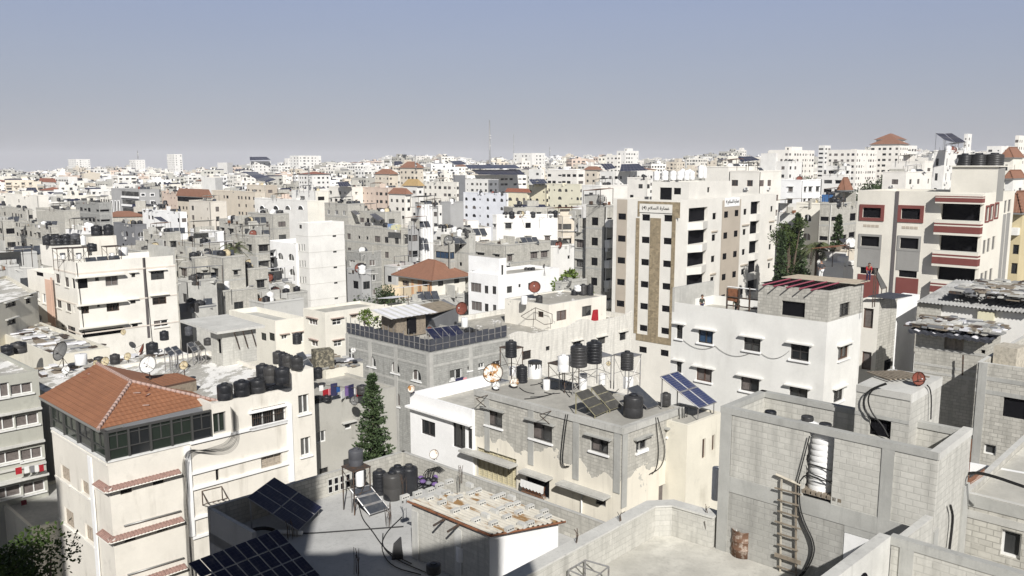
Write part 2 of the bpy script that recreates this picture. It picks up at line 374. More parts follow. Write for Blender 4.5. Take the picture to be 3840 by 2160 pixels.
def window_meshes(kind, w, h, fm):
    key = (kind, round(w * 5), round(h * 5), fm.name)
    if key in WCACHE: return WCACHE[key]
    w, h = max(round(w * 5) / 5, .2), max(round(h * 5) / 5, .2)
    a, f = MB(), MB()
    gm = {'blue': GLASSB, 'curtain': CURT, 'green': GLASSG}.get(kind, GLASS)
    if kind in ('shutter', 'beige'):
        SHUT = globals()['SHUT'] if kind == 'shutter' else BSHUT
        k = max(2, round(w / .42))
        for i in range(k):
            x0, x1 = w * i / k + .02, w * (i + 1) / k - .02
            n = max(3, int(h / .14))
            for j in range(n):
                z0 = h * j / n; a.face([(x0, 0, z0), (x1, 0, z0), (x1, .035, z0 + h / n * .95), (x0, .035, z0 + h / n * .95)], SHUT)
            f.box((x0, -.01, h / 2), (.05, .05, h), SHUT); f.box((x1, -.01, h / 2), (.05, .05, h), SHUT)
        f.box((w / 2, .0, .03), (w, .05, .06), SHUT); f.box((w / 2, .0, h - .03), (w, .05, .06), SHUT)
        a.face([(0, .06, 0), (w, .06, 0), (w, .06, h), (0, .06, h)], VOID)
    else:
        k = 1 if w < .75 else 2 if w < 2. else 3 if w < 3.2 else max(3, round(w / 1.1))
        for i in range(k):                          # sashes of a slider, one ajar now and then
            a.face([(w * i / k, .03 * (i % 2), 0), (w * (i + 1) / k, .03 * (i % 2), 0), (w * (i + 1) / k, .03 * (i % 2), h), (w * i / k, .03 * (i % 2), h)], gm if not (kind == 'mixed' and i % 3 == 0) else CURT)
        t = .07
        for x in [t / 2] + [w * i / k for i in range(1, k)] + [w - t / 2]: f.box((x, -.01, h / 2), (t, .09, h), fm)
        f.box((w / 2, -.012, t / 2), (w, .09, t), fm); f.box((w / 2, -.012, h - t / 2), (w, .09, t), fm)
        if kind in ('grid', 'bars'):
            if kind == 'grid': f.box((w / 2, -.02, h * .55), (w, .05, .05), fm)
            else:
                for i in range(1, int(w / .15)): f.box((w * i / int(w / .15), -.1, h / 2), (.022, .022, h), DARKM)
                for z in (.1, .5, .9): f.box((w / 2, -.1, h * z), (w, .02, .025), DARKM)
    WCACHE[key] = (a.mesh('pane'), f.mesh('frame'), w, h)
    return WCACHE[key]
MCACHE = {}
def window_mesh_one(kind, w, h, fm, hood):
    key = (kind, round(w * 5), round(h * 5), fm.name, hood.name if hood else 0)
    if key in MCACHE: return MCACHE[key]
    w, h = max(round(w * 5) / 5, .2), max(round(h * 5) / 5, .2); a = MB()
    gm = {'blue': GLASSB, 'curtain': CURT}.get(kind, GLASS); k = 1 if w < .75 else 2 if w < 2.2 else 3
    a.face([(0, 0, 0), (w, 0, 0), (w, 0, h), (0, 0, h)], gm); t = .08
    for x in [t / 2] + [w * i / k for i in range(1, k)] + [w - t / 2]: a.box((x, -.02, h / 2), (t, .08, h), fm)
    a.box((w / 2, -.022, t / 2), (w, .08, t), fm); a.box((w / 2, -.022, h - t / 2), (w, .08, t), fm)
    if hood: a.box((w / 2, -.26, h + .16), (w + .5, .38, .1), hood); a.box((w / 2, -.2, -.06), (w + .2, .2, .08), hood)
    MCACHE[key] = (a.mesh('window'), w, h); return MCACHE[key]
BLDS = []
FOOT = []                                            # (centre, radius) of every built footprint, so the filler keeps clear
class Bld:
    def __init__(s, label, C=None, Lp=None, Rp=None, d=None, z=None, aL=137., aR=44., lenL=None, lenR=None, z0=0., name='building', cat='building', group=None, near=False, pts=None, z1=None):
        if pts:                                      # pts: left, corner, right (2-D)
            s.Lp, s.C, s.Rp = (v2(p) for p in pts); s.z1 = z1
        else:
            Cw = atd(C, d) if d else atz(C, z)
            s.C = v2(Cw); s.z1 = z1 if z1 is not None else Cw.z
            tl, tr = unit(aL), unit(aR)
            s.Lp = s.C + tl * max(1.2, lenL if lenL else meet(Lp, s.C, tl)); s.Rp = s.C + tr * max(1.2, lenR if lenR else meet(Rp, s.C, tr))
        s.Bk = s.Lp + s.Rp - s.C; s.z0 = z0; s.near = near
        s.WL, s.WR = Wall(s.Lp, s.C), Wall(s.C, s.Rp)
        s.root = root(name, label, cat, (s.C.x, s.C.y, z0), group=group); s.label = label
        s.op = {'L': [], 'R': []}; s.zr = s.z1
        c = (s.Lp + s.Rp) / 2; FOOT.append((c, max((s.Lp - c).length, (s.C - c).length)))
        BLDS.append(s); s.roofs = MB()
    def W(s, side): return s.WL if side == 'L' else s.WR
    def win(s, side, vw, *rects, kind='slide', fm=None, hood=None, sill=None, arch=False):
        for q in rects: s.winu(side, s.W(side).rect(vw, *q), kind, fm, hood, sill, arch)
    def winu(s, side, r, kind='slide', fm=None, hood=None, sill=None, arch=False):
        s.op[side].append((r[0], r[1], r[2], r[3], kind, arch, fm or FRD, hood, sill))
    def shell(s, m, mR=None, roof=None, ph=.9, pt=.2, cap=None, rev=.16, mrev=None, mb_extra=None):
        mb = MB(); mR = mR or m; cap = cap or m; s.zr = s.z1 - ph; s.m = m
        for side, mm in (('L', m), ('R', mR)):
            W = s.W(side); ops = wall_faces(mb, W, s.z0, s.z1, s.op[side], mm, rev, mrev)
            for o in ops:
                if o[4] != 'void': s.place_window(W, o, rev)
        for a, b in ((s.Rp, s.Bk), (s.Bk, s.Lp)): wall_faces(mb, Wall(a, b), s.z0, s.z1, [], m)
        ring = [s.Lp, s.C, s.Rp, s.Bk]
        if ph > 0:
            cen = (s.Lp + s.Rp) / 2; W1, W2 = s.WL, s.WR
            inn = [s.Lp - W1.n * pt + W1.t * pt, s.C - W1.n * pt - W1.t * pt, s.Rp - W2.n * pt - W2.t * pt, s.Bk + W1.n * pt + W1.t * pt]
            for i in range(4):
                j = (i + 1) % 4
                mb.face([(*ring[i], s.z1), (*ring[j], s.z1), (*inn[j], s.z1), (*inn[i], s.z1)], cap)
                mb.face([(*inn[j], s.zr), (*inn[i], s.zr), (*inn[i], s.z1), (*inn[j], s.z1)], m)
        else: inn = ring
        part('wall', mb, s.root); rb = MB(); rb.face([(*p, s.zr) for p in inn], roof or ROOF); part('roof', rb, s.root)
        return s
    def place_window(s, W, o, rev):
        w, h = o[1] - o[0], o[3] - o[2]; loc = W.P(o[0], -rev, o[2]) - s.root.location
        if s.near:
            a, f, mw, mh = window_meshes(o[4], w, h, o[6]); q = link('window', a, s.root, loc, W.rz); q.scale = (w / mw, 1, h / mh); link('frame', f, q)
            if o[7]:
                b = MB(); W.box(b, o[0] - .28, o[1] + .28, o[3] + .06, o[3] + .15, 0, .27, o[7]); part('hood', b, s.root)
            if o[8]:
                b = MB(); W.box(b, o[0] - .1, o[1] + .1, o[2] - .1, o[2] - .003, -.12, .12, o[8]); part('sill', b, s.root)
        else:
            a, mw, mh = window_mesh_one(o[4], w, h, o[6], o[7]); q = link('window', a, s.root, loc, W.rz); q.scale = (w / mw, 1, h / mh)
    def band(s, side, z, h, proj, m, u0=0., u1=None, name='band'):
        b = MB(); W = s.W(side); W.box(b, u0, W.L if u1 is None else u1, z, z + h, 0, proj, m); return part(name, b, s.root)
    def auto(s, style='std', fl=3.05, sides='LR', bay=2.7, fm=None, hood=None, top=None, nf=5, seed=None, skip=.12, kind='slide', ww=1.25, wh=1.2):
        rr = random.Random(seed if seed is not None else int(abs(s.C.x * 31 + s.C.y * 17)))
        for side in sides:
            W = s.W(side)
            n = max(1, int((W.L - .6) / bay)); cols = []
            for i in range(n):
                uc = (i + .5 + rr.uniform(-.12, .12)) * W.L / n; cols.append((uc, ww * rr.choice((.55, 1, 1, 1.15, 1.5)), rr.random()))
            for k in range(nf):
                zc = s.z1 - (top if top is not None else 2.5) - k * fl
                if zc < s.z0 + 1.2: break
                for uc, w, q in cols:
                    if rr.random() < skip: continue
                    hh = wh * (.55 if w < .8 else 1)
                    if style == 'wide': w = min(W.L / n * .72, 3.2)
                    if style == 'slot': w, hh = .55, 1.5
                    kd = 'void' if (style == 'raw' or (style == 'wide' and rr.random() < .6)) else rr.choice((kind, kind, 'curtain')) if rr.random() < .8 else 'void'
                    s.winu(side, (uc - w / 2, uc + w / 2, zc - hh / 2, zc + hh / 2), kd, fm or FRD, hood if style != 'arch' else None, None, style == 'arch')
        return s
    def pent(s, fu, fv, lu, lv, h, m, opens=True):    # a stair house on the roof, given as fractions of the two walls
        P = lambda a, b: s.C + (s.Lp - s.C) * a + (s.Rp - s.C) * b
        mb = MB(); q = [P(fu + lu, fv), P(fu, fv), P(fu, fv + lv), P(fu + lu, fv + lv)]
        for i in range(4):
            W = Wall(q[i], q[(i + 1) % 4]); o = [(W.L * .3, W.L * .3 + .9, s.zr + .1, s.zr + 2.), ] if (opens and i == 0 and h > 2.3 and W.L > 2) else []
            wall_faces(mb, W, s.zr, s.zr + h, o, m)
        mb.face([(*p, s.zr + h) for p in q], ROOF); part('stair_house', mb, s.root); return (P(fu + lu / 2, fv + lv / 2), s.zr + h)
    def at(s, a, b):                                  # a point of the roof by fractions from the near corner
        p = s.C + (s.Lp - s.C) * a + (s.Rp - s.C) * b; return Vector((p.x, p.y, s.zr))
def hip_roof(parent, quad, ze, zr, over=.5, m=TILE, ridge=None, caps=True, name='roof'):
    # quad: left, corner, right, back (2-D); eaves at ze, ridge at zr along the longer side
    q = [v2(p) for p in quad]; c = (q[0] + q[2]) / 2
    q = [p + (p - c).normalized() * over * 1.41 for p in q]
    a, b = (q[1] - q[0]).length, (q[2] - q[1]).length; mb = MB()
    if abs(a - b) < 1.2: r0 = r1 = c
    elif a > b: m0, m1 = (q[1] + q[2]) / 2, (q[0] + q[3]) / 2; t = (m1 - m0).normalized(); r0, r1 = m0 + t * b / 2, m1 - t * b / 2
    else: m0, m1 = (q[0] + q[1]) / 2, (q[2] + q[3]) / 2; t = (m1 - m0).normalized(); r0, r1 = m0 + t * a / 2, m1 - t * a / 2
    E = [Vector((*p, ze)) for p in q]; A, Bv = Vector((*r0, zr)), Vector((*r1, zr))
    def slope(*p):
        o = p[0]; t = (p[1] - p[0]); t = t.normalized(); n = t.cross(p[-1] - p[0]); w = n.cross(t).normalized()
        mb.face(p, m, [((x - o).dot(t), (x - o).dot(w)) for x in p])
    if r0 == r1:
        for i in range(4): slope(E[i], E[(i + 1) % 4], A)
        ed = [(E[i], A) for i in range(4)]
    elif a > b: slope(E[0], E[1], A, Bv); slope(E[1], E[2], A); slope(E[2], E[3], Bv, A); slope(E[3], E[0], Bv); ed = [(E[1], A), (E[2], A), (E[0], Bv), (E[3], Bv), (A, Bv)]
    else: slope(E[0], E[1], A); slope(E[1], E[2], Bv, A); slope(E[2], E[3], Bv); slope(E[3], E[0], A, Bv); ed = [(E[0], A), (E[1], A), (E[2], Bv), (E[3], Bv), (A, Bv)]
    mb.face([Vector((*p, ze - .02)) for p in reversed(q)], FRG)
    for i in range(4):
        W = Wall(q[i], q[(i + 1) % 4]); W.box(mb, 0, W.L, ze - .2, ze - .025, -.12, 0, FRG)
    o = part(name, mb, parent)
    if caps:
        k = MB()
        for p, r in ed:
            n = max(2, int((r - p).length / .35))
            for i in range(n):
                x, y = p.lerp(r, i / n), p.lerp(r, (i + .92) / n); k.tube([x + Vector((0, 0, .03)), y + Vector((0, 0, .05))], [.12, .085], CAPT if m is TILE else m, 6)
        part('ridge_tile', k, o)
    return o, E, A, Bv
# ---------------------------------------------------------------- rooftop things
PC = {}
def cached(key, fn):
    if key not in PC: PC[key] = fn()
    return PC[key]
def tank_meshes(kind, n):
    def make():
        a, b = MB(), MB(); m = {'black': BLACK, 'plain': BLACK, 'grey': GREYT, 'white': WTANK, 'ribwhite': WTANK, 'heater': WTANK, 'drum': WTANK}[kind]
        if kind in ('black', 'ribwhite'):             # ribbed side, shoulder, short neck; unit radius and height
            pr = [(.0, 0), (.97, 0), (1, .02)]
            k = 6 if kind == 'black' else 9
            for i in range(k):
                z = .05 + i * .78 / k; e = .78 / k
                pr += [(1, z), (1, z + e * .62), (.945, z + e * .7), (.945, z + e * .9)]
            pr += [(1, .83), (.99, .85), (.9, .885), (.45, .925), (.43, .93)]
        elif kind in ('heater', 'drum'): pr = [(0, 0), (.98, 0), (1, .02), (1, .965), (.95, .985), (0, 1)]
        else: pr = [(0, 0), (.96, 0), (1, .02), (1, .4), (.975, .42), (.975, .45), (1, .47), (1, .84), (.93, .885), (.5, .93), (.48, .935)]
        a.lathe(pr, m, n)
        if kind not in ('heater', 'drum'): b.lathe([(.43, .925), (.44, .985), (.40, 1.0), (.34, .985), (0, .985)], m, max(8, n // 2))
        else: b.lathe([(.1, 1.0), (.1, 1.03), (0, 1.03)], STEEL, 6)
        return a.mesh('body'), b.mesh('lid')
    return cached(('tank', kind, n), make)
def tank(P, r, h, kind, label, group=None, n=20, small=False):
    a, b = tank_meshes(kind, n); o = root('water_tank' if kind not in ('heater',) else 'hot_water_cylinder', label, 'water tank', P, R.uniform(0, 6), group)
    q = link('body', a, o); w = link('lid', b, o); q.scale = w.scale = (r, r, h); return o
def stand(P, w, h, label, rz=.78, plat=.06, d=None, m=None, legs=None, braces=True):
    o = root('tank_stand', label, 'metal stand', P); d = d or w; t = Vector((cos(rz), sin(rz), 0)); n = Vector((-t.y, t.x, 0)); P = Vector(P); m = m or DARKM
    for a, b in ((-1, -1), (1, -1), (1, 1), (-1, 1)):
        k = MB(); Q = P + t * (a * w * .46) + n * (b * d * .46); k.tube([Q, Q + Vector((0, 0, h))], .035, m, 5); part('leg', k, o)
    k = MB(); k.box(P + Vector((0, 0, h - plat / 2)), (w, d, plat), m, rz); part('platform', k, o)
    if braces:
        k = MB()
        for a, b, c, e in ((-1, -1, 1, -1), (1, -1, 1, 1), (1, 1, -1, 1)):
            p0 = P + t * (a * w * .46) + n * (b * d * .46); p1 = P + t * (c * w * .46) + n * (e * d * .46)
            k.tube([p0 + Vector((0, 0, h * .15)), p1 + Vector((0, 0, h * .9))], .018, m, 4); k.tube([p0 + Vector((0, 0, h * .45)), p1 + Vector((0, 0, h * .45))], .018, m, 4)
        part('brace', k, o)
    return Vector((P.x, P.y, P.z + h))
def dish(P, r, az, el, label, m=None, pole=.7, back=None, group=None, n=22, arm=True):
    az += 26 if 212 < az < 251 else 0; m = m or DISHW; back = back or m; o = root('satellite_dish', label, 'satellite dish', P, group=group); P = Vector(P)
    ax = Vector((cos(radians(az)) * cos(radians(el)), sin(radians(az)) * cos(radians(el)), sin(radians(el)))); M = Matrix.Translation(P + Vector((0, 0, pole))) @ ax.to_track_quat('Z', 'Y').to_matrix().to_4x4()
    dp = r * .28; pr = [(r * k / 6, dp * (k / 6) ** 2) for k in range(7)]
    k = MB(); k.lathe(pr, m, n, M); k.lathe([(a, z - .02) for a, z in pr], back, n, M, flip=True); k.lathe([(r, dp - .02), (r * 1.015, dp), (r, dp)], back, n, M); part('reflector', k, o)
    if arm:
        k = MB(); f = M @ Vector((0, 0, r * 1.0))
        for q in range(3): k.tube([M @ Vector((r * .93 * cos(q * 2.094 + 1.57), r * .93 * sin(q * 2.094 + 1.57), dp * .9)), f], max(.012, r * .016), DARKM, 4)
        k.lathe([(0, 0), (r * .09, 0), (r * .09, r * .2), (0, r * .2)], DISHW, 8, M @ Matrix.Translation((0, 0, r * .92))); part('feed_arm', k, o)
    k = MB(); k.tube([P, P + Vector((0, 0, pole * .8)), P + Vector((0, 0, pole)) - ax * .03], max(.03, r * .05), DARKM, 6)
    for q in range(3): k.tube([P + Vector((0, 0, pole * .6)), P + Vector((cos(q * 2.1) * r * .55, sin(q * 2.1) * r * .55, .02))], max(.015, r * .025), DARKM, 4)
    part('mount', k, o); return o
def solar(bl, br, tr, tl, nc, nr, label, zr=None, m=None, fm=None, gap=.03, legs=True, group=None, name='solar_array', cat='solar array', fw=.035):
    m = m or SOL; fm = fm or STEEL; bl, br, tr, tl = (Vector(p) for p in (bl, br, tr, tl)); zr = bl.z if zr is None else zr
    o = root(name, label, cat, (bl + br) / 2 - Vector((0, 0, ((bl + br) / 2).z - zr)), group=group)
    S = lambda a, b, w=0.: (bl.lerp(br, a)).lerp(tl.lerp(tr, a), b) + nn * w
    nn = (br - bl).cross(tl - bl).normalized()
    if nn.z < 0: nn = -nn
    LA, LB = (br - bl).length, (tl - bl).length
    for i in range(nc):
        for j in range(nr):
            k = MB(); a0, a1, b0, b1 = i / nc + gap / LA, (i + 1) / nc - gap / LA, j / nr + gap / LB, (j + 1) / nr - gap / LB
            k.face([S(a0, b0, .02), S(a1, b0, .02), S(a1, b1, .02), S(a0, b1, .02)], m, [(a0 * LA, b0 * LB), (a1 * LA, b0 * LB), (a1 * LA, b1 * LB), (a0 * LA, b1 * LB)])
            for e0, e1 in (((a0, b0), (a1, b0)), ((a1, b0), (a1, b1)), ((a1, b1), (a0, b1)), ((a0, b1), (a0, b0))): k.tube([S(*e0), S(*e1)], fw, fm, 4)
            k.face([S(a0, b1, -.03), S(a1, b1, -.03), S(a1, b0, -.03), S(a0, b0, -.03)], FRG)
            part('module', k, o)
    if legs:
        for a in ((.06, .94) if LA < 6 else (.05, .5, .95)):
            for b in (.05, .95):
                p = S(a, b, -.04)
                if p.z - zr > .12: k = MB(); k.tube([p, Vector((p.x, p.y, zr))], .035, fm, 5); part('leg', k, o)
    return o
def cable(pts, r, label, m=None, sag=0., name='cable', cat='cable'):
    pts = [Vector(p) for p in pts]; q = []
    for i in range(len(pts) - 1):
        a, b = pts[i], pts[i + 1]; n = 8 if sag else 1
        for k in range(n + (i == len(pts) - 2)):
            f = k / n; p = a.lerp(b, f); q.append(p - Vector((0, 0, sag * 4 * f * (1 - f))))
    if not sag and len(q) > 2:                       # round the corners of a lying or hanging cable
        for _ in range(2):
            w = [q[0]]
            for a, b in zip(q, q[1:]): w += [a.lerp(b, .25), a.lerp(b, .75)]
            q = w + [q[-1]]
    k = MB(); k.tube(q, r, m or CABLE, 5); o = part(name, k, None); return tag(o, label, cat)
def single(name, mb, label, cat, group=None, kind=None):
    o = part(name, mb, None); return tag(o, label, cat, group, kind)
def on_root(name, label, cat, P, group=None): return root(name, label, cat, P, group=group)
# ---------------------------------------------------------------- vegetation
def leafmat(name, c, c2):
    m, nt, b = new_mat(name); col = mixc(nt, ramp(nt, noise(nt, 1.1, 4), .35, .65), c, c2); col = mixc(nt, ramp(nt, noise(nt, 7, 3), .4, .7, 0, .5), col, mul(c, .6))
    L(nt, col, b.inputs['Base Color']); b.inputs['Roughness'].default_value = .6; b.inputs['Specular IOR Level'].default_value = .2; return m
PINE = leafmat('dark_pine_needles', (.045, .072, .032), (.08, .115, .05))
LEAF = leafmat('bright_leaf', (.085, .135, .026), (.15, .20, .045))
LEAFD = leafmat('dark_leaf', (.028, .048, .018), (.06, .09, .03))
PALM = leafmat('palm_leaf', (.085, .105, .045), (.14, .15, .07))
BARK = flat('bark', (.13, .10, .075), .95, var=.6, vs=6)
def leaf(mb, p, d, ln, w, m, rr):
    a = d.cross(Vector((rr.uniform(-1, 1), rr.uniform(-1, 1), rr.uniform(-1, 1)))); a = a.normalized() * w if a.length > 1e-6 else Vector((w, 0, 0))
    mb.face([p - a * .4, p + d * ln * .5 - a, p + d * ln, p + d * ln * .5 + a], m)
def conifer(P, h, rad, label, seed, dens=1., name='pine_tree', base=.08, m=None):
    rr = random.Random(seed); o = root(name, label, 'tree', P); P = Vector(P); m = m or PINE
    k = MB(); k.tube([P, P + Vector((0, 0, h * .5)), P + Vector((0, 0, h))], [h * .017, h * .011, .02], BARK, 7); part('trunk', k, o)
    k = MB(); nb = int(h * (30 if dens >= 1 else 16))
    for b in range(nb):
        u = (b + rr.random()) / nb; z = h * (base + (1 - base) * (1 - (1 - u) ** 1.25)); f = 1 - (z / h - base) / (1 - base); ln = (rad * (f ** .85) * rr.uniform(.86, 1.04) + .14); a = rr.uniform(0, 6.283); d = Vector((cos(a), sin(a), rr.uniform(-.25, .15)))
        n = max(3, int(ln / .14 * dens))
        for i in range(n):
            s = (i + .4 + rr.random() * .5) / n; q = P + Vector((0, 0, z)) + d * ln * s + Vector((0, 0, ln * .3 * s * s)); sp = .06 + .16 * ln * (1 - abs(s - .6))
            for _ in range(6):
                e = (d * .6 + Vector((rr.uniform(-.9, .9), rr.uniform(-.9, .9), rr.uniform(-.1, .9)))).normalized()
                leaf(k, q + Vector((rr.uniform(-sp, sp), rr.uniform(-sp, sp), rr.uniform(-.08, .08))), e, rr.uniform(.16, .36) * (.65 + .5 * f) * (1 if dens >= 1 else 1.6), (.055 if dens >= 1 else .13), m, rr)
    part('crown', k, o); return o
def leafy(P, h, rad, label, seed, m=None, n=2600, name='broadleaf_tree', size=.3, zf=.55, lumps=14):
    rr = random.Random(seed); o = root(name, label, 'tree', P); P = Vector(P); m = m or LEAFD
    t, k = MB(), MB(); t.tube([P, P + Vector((.1, .1, h * .35)), P + Vector((0, 0, h * .6))], [h * .03, h * .022, h * .012], BARK, 7); cs = []
    for i in range(lumps):
        a = rr.uniform(0, 6.28); q = sqrt(rr.random()) * rad * .8; zz = h * zf + (rr.random() ** .8) * h * (.95 - zf); c = P + Vector((cos(a) * q, sin(a) * q, zz)); cs.append((c, rad * rr.uniform(.25, .5)))
        t.tube([P + Vector((0, 0, h * rr.uniform(.3, .55))), P.lerp(c, .5) + Vector((0, 0, h * .22)), c], [h * .012, h * .008, .015], BARK, 5)
    part('trunk', t, o)
    for i in range(n):
        c, r = rr.choice(cs); v = Vector((rr.gauss(0, 1), rr.gauss(0, 1), rr.gauss(0, .8))); v.normalize(); p = c + v * r * (rr.random() ** .5) * rr.choice((1, 1, 1.15))
        leaf(k, p, (v * .6 + Vector((rr.uniform(-1, 1), rr.uniform(-1, 1), rr.uniform(-.6, .8)))).normalized(), size * rr.choice((.5, .7, 1, 1, 1.3)), size * .3, m, rr)
    part('crown', k, o); return o
def palm(P, h, rad, label, seed, nf=34):
    rr = random.Random(seed); o = root('palm_tree', label, 'tree', P); P = Vector(P)
    k = MB(); k.tube([P + Vector((0, 0, h * i / 8)) for i in range(9)], [.27 - .01 * i + .02 * (i % 2) for i in range(9)], BARK, 9); part('trunk', k, o); k = MB(); top = P + Vector((0, 0, h))
    for i in range(nf):
        a = rr.uniform(0, 6.28); e = rr.uniform(-.25, 1.25); d = Vector((cos(a), sin(a), 0)); pts = []
        for j in range(9):
            s = j / 8; pts.append(top + d * rad * s * cos(e * .8) * .95 + Vector((0, 0, rad * (sin(e) * s - .75 * s * s))))
        k.tube(pts, [.035 - .003 * j for j in range(9)], PALM, 4)
        for j in range(1, 24):
            s = j / 24 * 8; q = pts[int(s)].lerp(pts[min(int(s) + 1, 8)], s % 1); dd = (pts[min(int(s) + 1, 8)] - pts[int(s)]).normalized(); sd = dd.cross(Vector((0, 0, 1))).normalized()
            for g in (-1, 1):
                e2 = (sd * g + dd * .7 + Vector((0, 0, rr.uniform(-.35, .1)))).normalized(); ln = rad * .2 * (1 - abs(j / 24 - .45)); n = e2.cross(dd).normalized()
                w = dd * .035; k.face([q - w, q + e2 * ln * .6 - w * 1.2, q + e2 * ln, q + e2 * ln * .6 + w * 1.2, q + w], PALM)
    part('crown', k, o); return o
# ---------------------------------------------------------------- people
def person(P, yaw, label, shirt, trousers, pose='stand', h=1.72, sk=SKIN):
    o = root('person', label, 'person', P, yaw); s = h / 1.72
    bone = {'hip': (0, 0, .93), 'waist': (0, .01, 1.08), 'chest': (0, 0, 1.32), 'neck': (0, 0, 1.47), 'chin': (0, -.02, 1.53)}
    if pose == 'bend': bone.update(waist=(0, -.06, 1.06), chest=(0, -.2, 1.26), neck=(0, -.3, 1.38), chin=(0, -.35, 1.43))
    cx, cy, cz = bone['chest']; rad = {'hip': (.15, .11), 'waist': (.135, .10), 'chest': (.165, .115), 'neck': (.055, .055), 'chin': (.06, .06)}
    ed = [('hip', 'waist'), ('waist', 'chest'), ('chest', 'neck'), ('neck', 'chin')]
    for g, sg in (('l', 1), ('r', -1)):
        bone.update({'hp' + g: (.095 * sg, 0, .88), 'kn' + g: (.105 * sg, -.03, .48), 'an' + g: (.11 * sg, .02, .09), 'to' + g: (.12 * sg, -.14, .03)})
        el = (.27 * sg, -.02, cz - .22); ha = (.24 * sg, -.14, cz - .44)
        if pose == 'akimbo': el = (.36 * sg, .04, cz - .20); ha = (.19 * sg, -.08, cz - .36)
        if pose == 'bend': el = (.2 * sg, cy - .18, cz - .24); ha = (.15 * sg, cy - .36, cz - .42)
        bone.update({'sh' + g: (.19 * sg, cy, cz + .07), 'el' + g: el, 'ha' + g: ha, 'fi' + g: (ha[0], ha[1] - .04, ha[2] - .1)})
        rad.update({'hp' + g: (.095, .095), 'kn' + g: (.062, .062), 'an' + g: (.042, .042), 'to' + g: (.036, .03), 'sh' + g: (.065, .065), 'el' + g: (.042, .042), 'ha' + g: (.03, .022), 'fi' + g: (.028, .014)})
        ed += [('hip', 'hp' + g), ('hp' + g, 'kn' + g), ('kn' + g, 'an' + g), ('an' + g, 'to' + g), ('chest', 'sh' + g), ('sh' + g, 'el' + g), ('el' + g, 'ha' + g), ('ha' + g, 'fi' + g)]
    def skin(name, keys, edges, mat, grow=0.):
        me = bpy.data.meshes.new(name); ix = {k: i for i, k in enumerate(keys)}
        me.from_pydata([tuple(c * s for c in bone[k]) for k in keys], [(ix[a], ix[b]) for a, b in edges], []); me.materials.append(mat); q = link(name, me, o)
        md = q.modifiers.new('Skin', 'SKIN'); md.use_smooth_shade = True
        sv = me.skin_vertices[0].data if me.skin_vertices else None
        if sv is None:
            bpy.context.view_layer.objects.active = q; sv = me.skin_vertices[0].data
        for k, i in ix.items(): sv[i].radius = ((rad[k][0] + grow) * s, (rad[k][1] + grow) * s); sv[i].use_root = (i == 0)
        sd = q.modifiers.new('Sub', 'SUBSURF'); sd.levels = sd.render_levels = 1; return q
    skin('body', list(bone), ed, sk)
    skin('trousers', ['hip', 'hpl', 'knl', 'anl', 'hpr', 'knr', 'anr'], [e for e in ed if set(e) <= {'hip', 'hpl', 'knl', 'anl', 'hpr', 'knr', 'anr'}], trousers, .014)
    skin('shirt', ['chest', 'waist', 'hip', 'shl', 'ell', 'shr', 'elr'], [e for e in ed if set(e) <= {'chest', 'waist', 'hip', 'shl', 'ell', 'shr', 'elr'}], shirt, .018)
    c = Vector(bone['chin']) * s + Vector((0, -.01, .1)); k = MB(); k.lathe([(0, -.125), (.05, -.11), (.078, -.05), (.085, .02), (.075, .08), (.04, .115), (0, .125)], sk, 12, Matrix.Translation(c))
    k.box(c + Vector((0, -.09, -.015)), (.03, .04, .05), sk); k.box(c + Vector((.085, 0, -.01)), (.02, .045, .06), sk); k.box(c + Vector((-.085, 0, -.01)), (.02, .045, .06), sk)
    for x in (-.03, .03): k.box(c + Vector((x, -.078, .015)), (.022, .012, .012), HAIR)
    k.box(c + Vector((0, -.076, -.06)), (.045, .012, .01), REDP); link('head', k.mesh('head'), o)
    k = MB(); k.lathe([(.088, .0), (.094, .05), (.078, .1), (.04, .128), (0, .135)], HAIR, 12, Matrix.Translation(c + Vector((0, .012, .003)))); link('hair', k.mesh('hair'), o)
    return o
# ================================================================ the near buildings
ORD = 'first second third fourth fifth sixth seventh eighth ninth tenth eleventh twelfth'.split()
def tk(vw, xc, yb, yt, w, z, kind, label, group=None, n=20, d=None):
    p = vw(xc, yb); P = atd(p, d) if d else atz(p, z); s = vw(1, 0)[0] - vw(0, 0)[0]
    dist = hypot(P.x, P.y); sl = (P - Vector((0, 0, CAMH))).length; r = w * s / 2 * sl / FPX
    dr = Vector((P.x, P.y, 0)).normalized(); Q = P + dr * r * .9; t = ray(vw(xc, yt)); h = CAMH + t.z * hypot(Q.x, Q.y) / hypot(t.x, t.y) - P.z
    return tank(Q, r, max(h, r * .8), kind, label, group, n)
def row_tanks(vw, items, z, kind, place, group, d=None, n=16):
    for i, (xc, yb, yt, w) in enumerate(items):
        kd = kind if isinstance(kind, str) else kind[i]
        col = {'black': 'ribbed black', 'plain': 'smooth black', 'grey': 'faded grey', 'white': 'white', 'ribwhite': 'ribbed white', 'heater': 'white', 'drum': 'white'}[kd]
        tk(vw, xc, yb, yt, w, z, kd, f'{col} tank {place}, {ORD[i]} from left' if len(items) > 1 else f'{col} water tank {place}', group if len(items) > 1 else None, n, d)
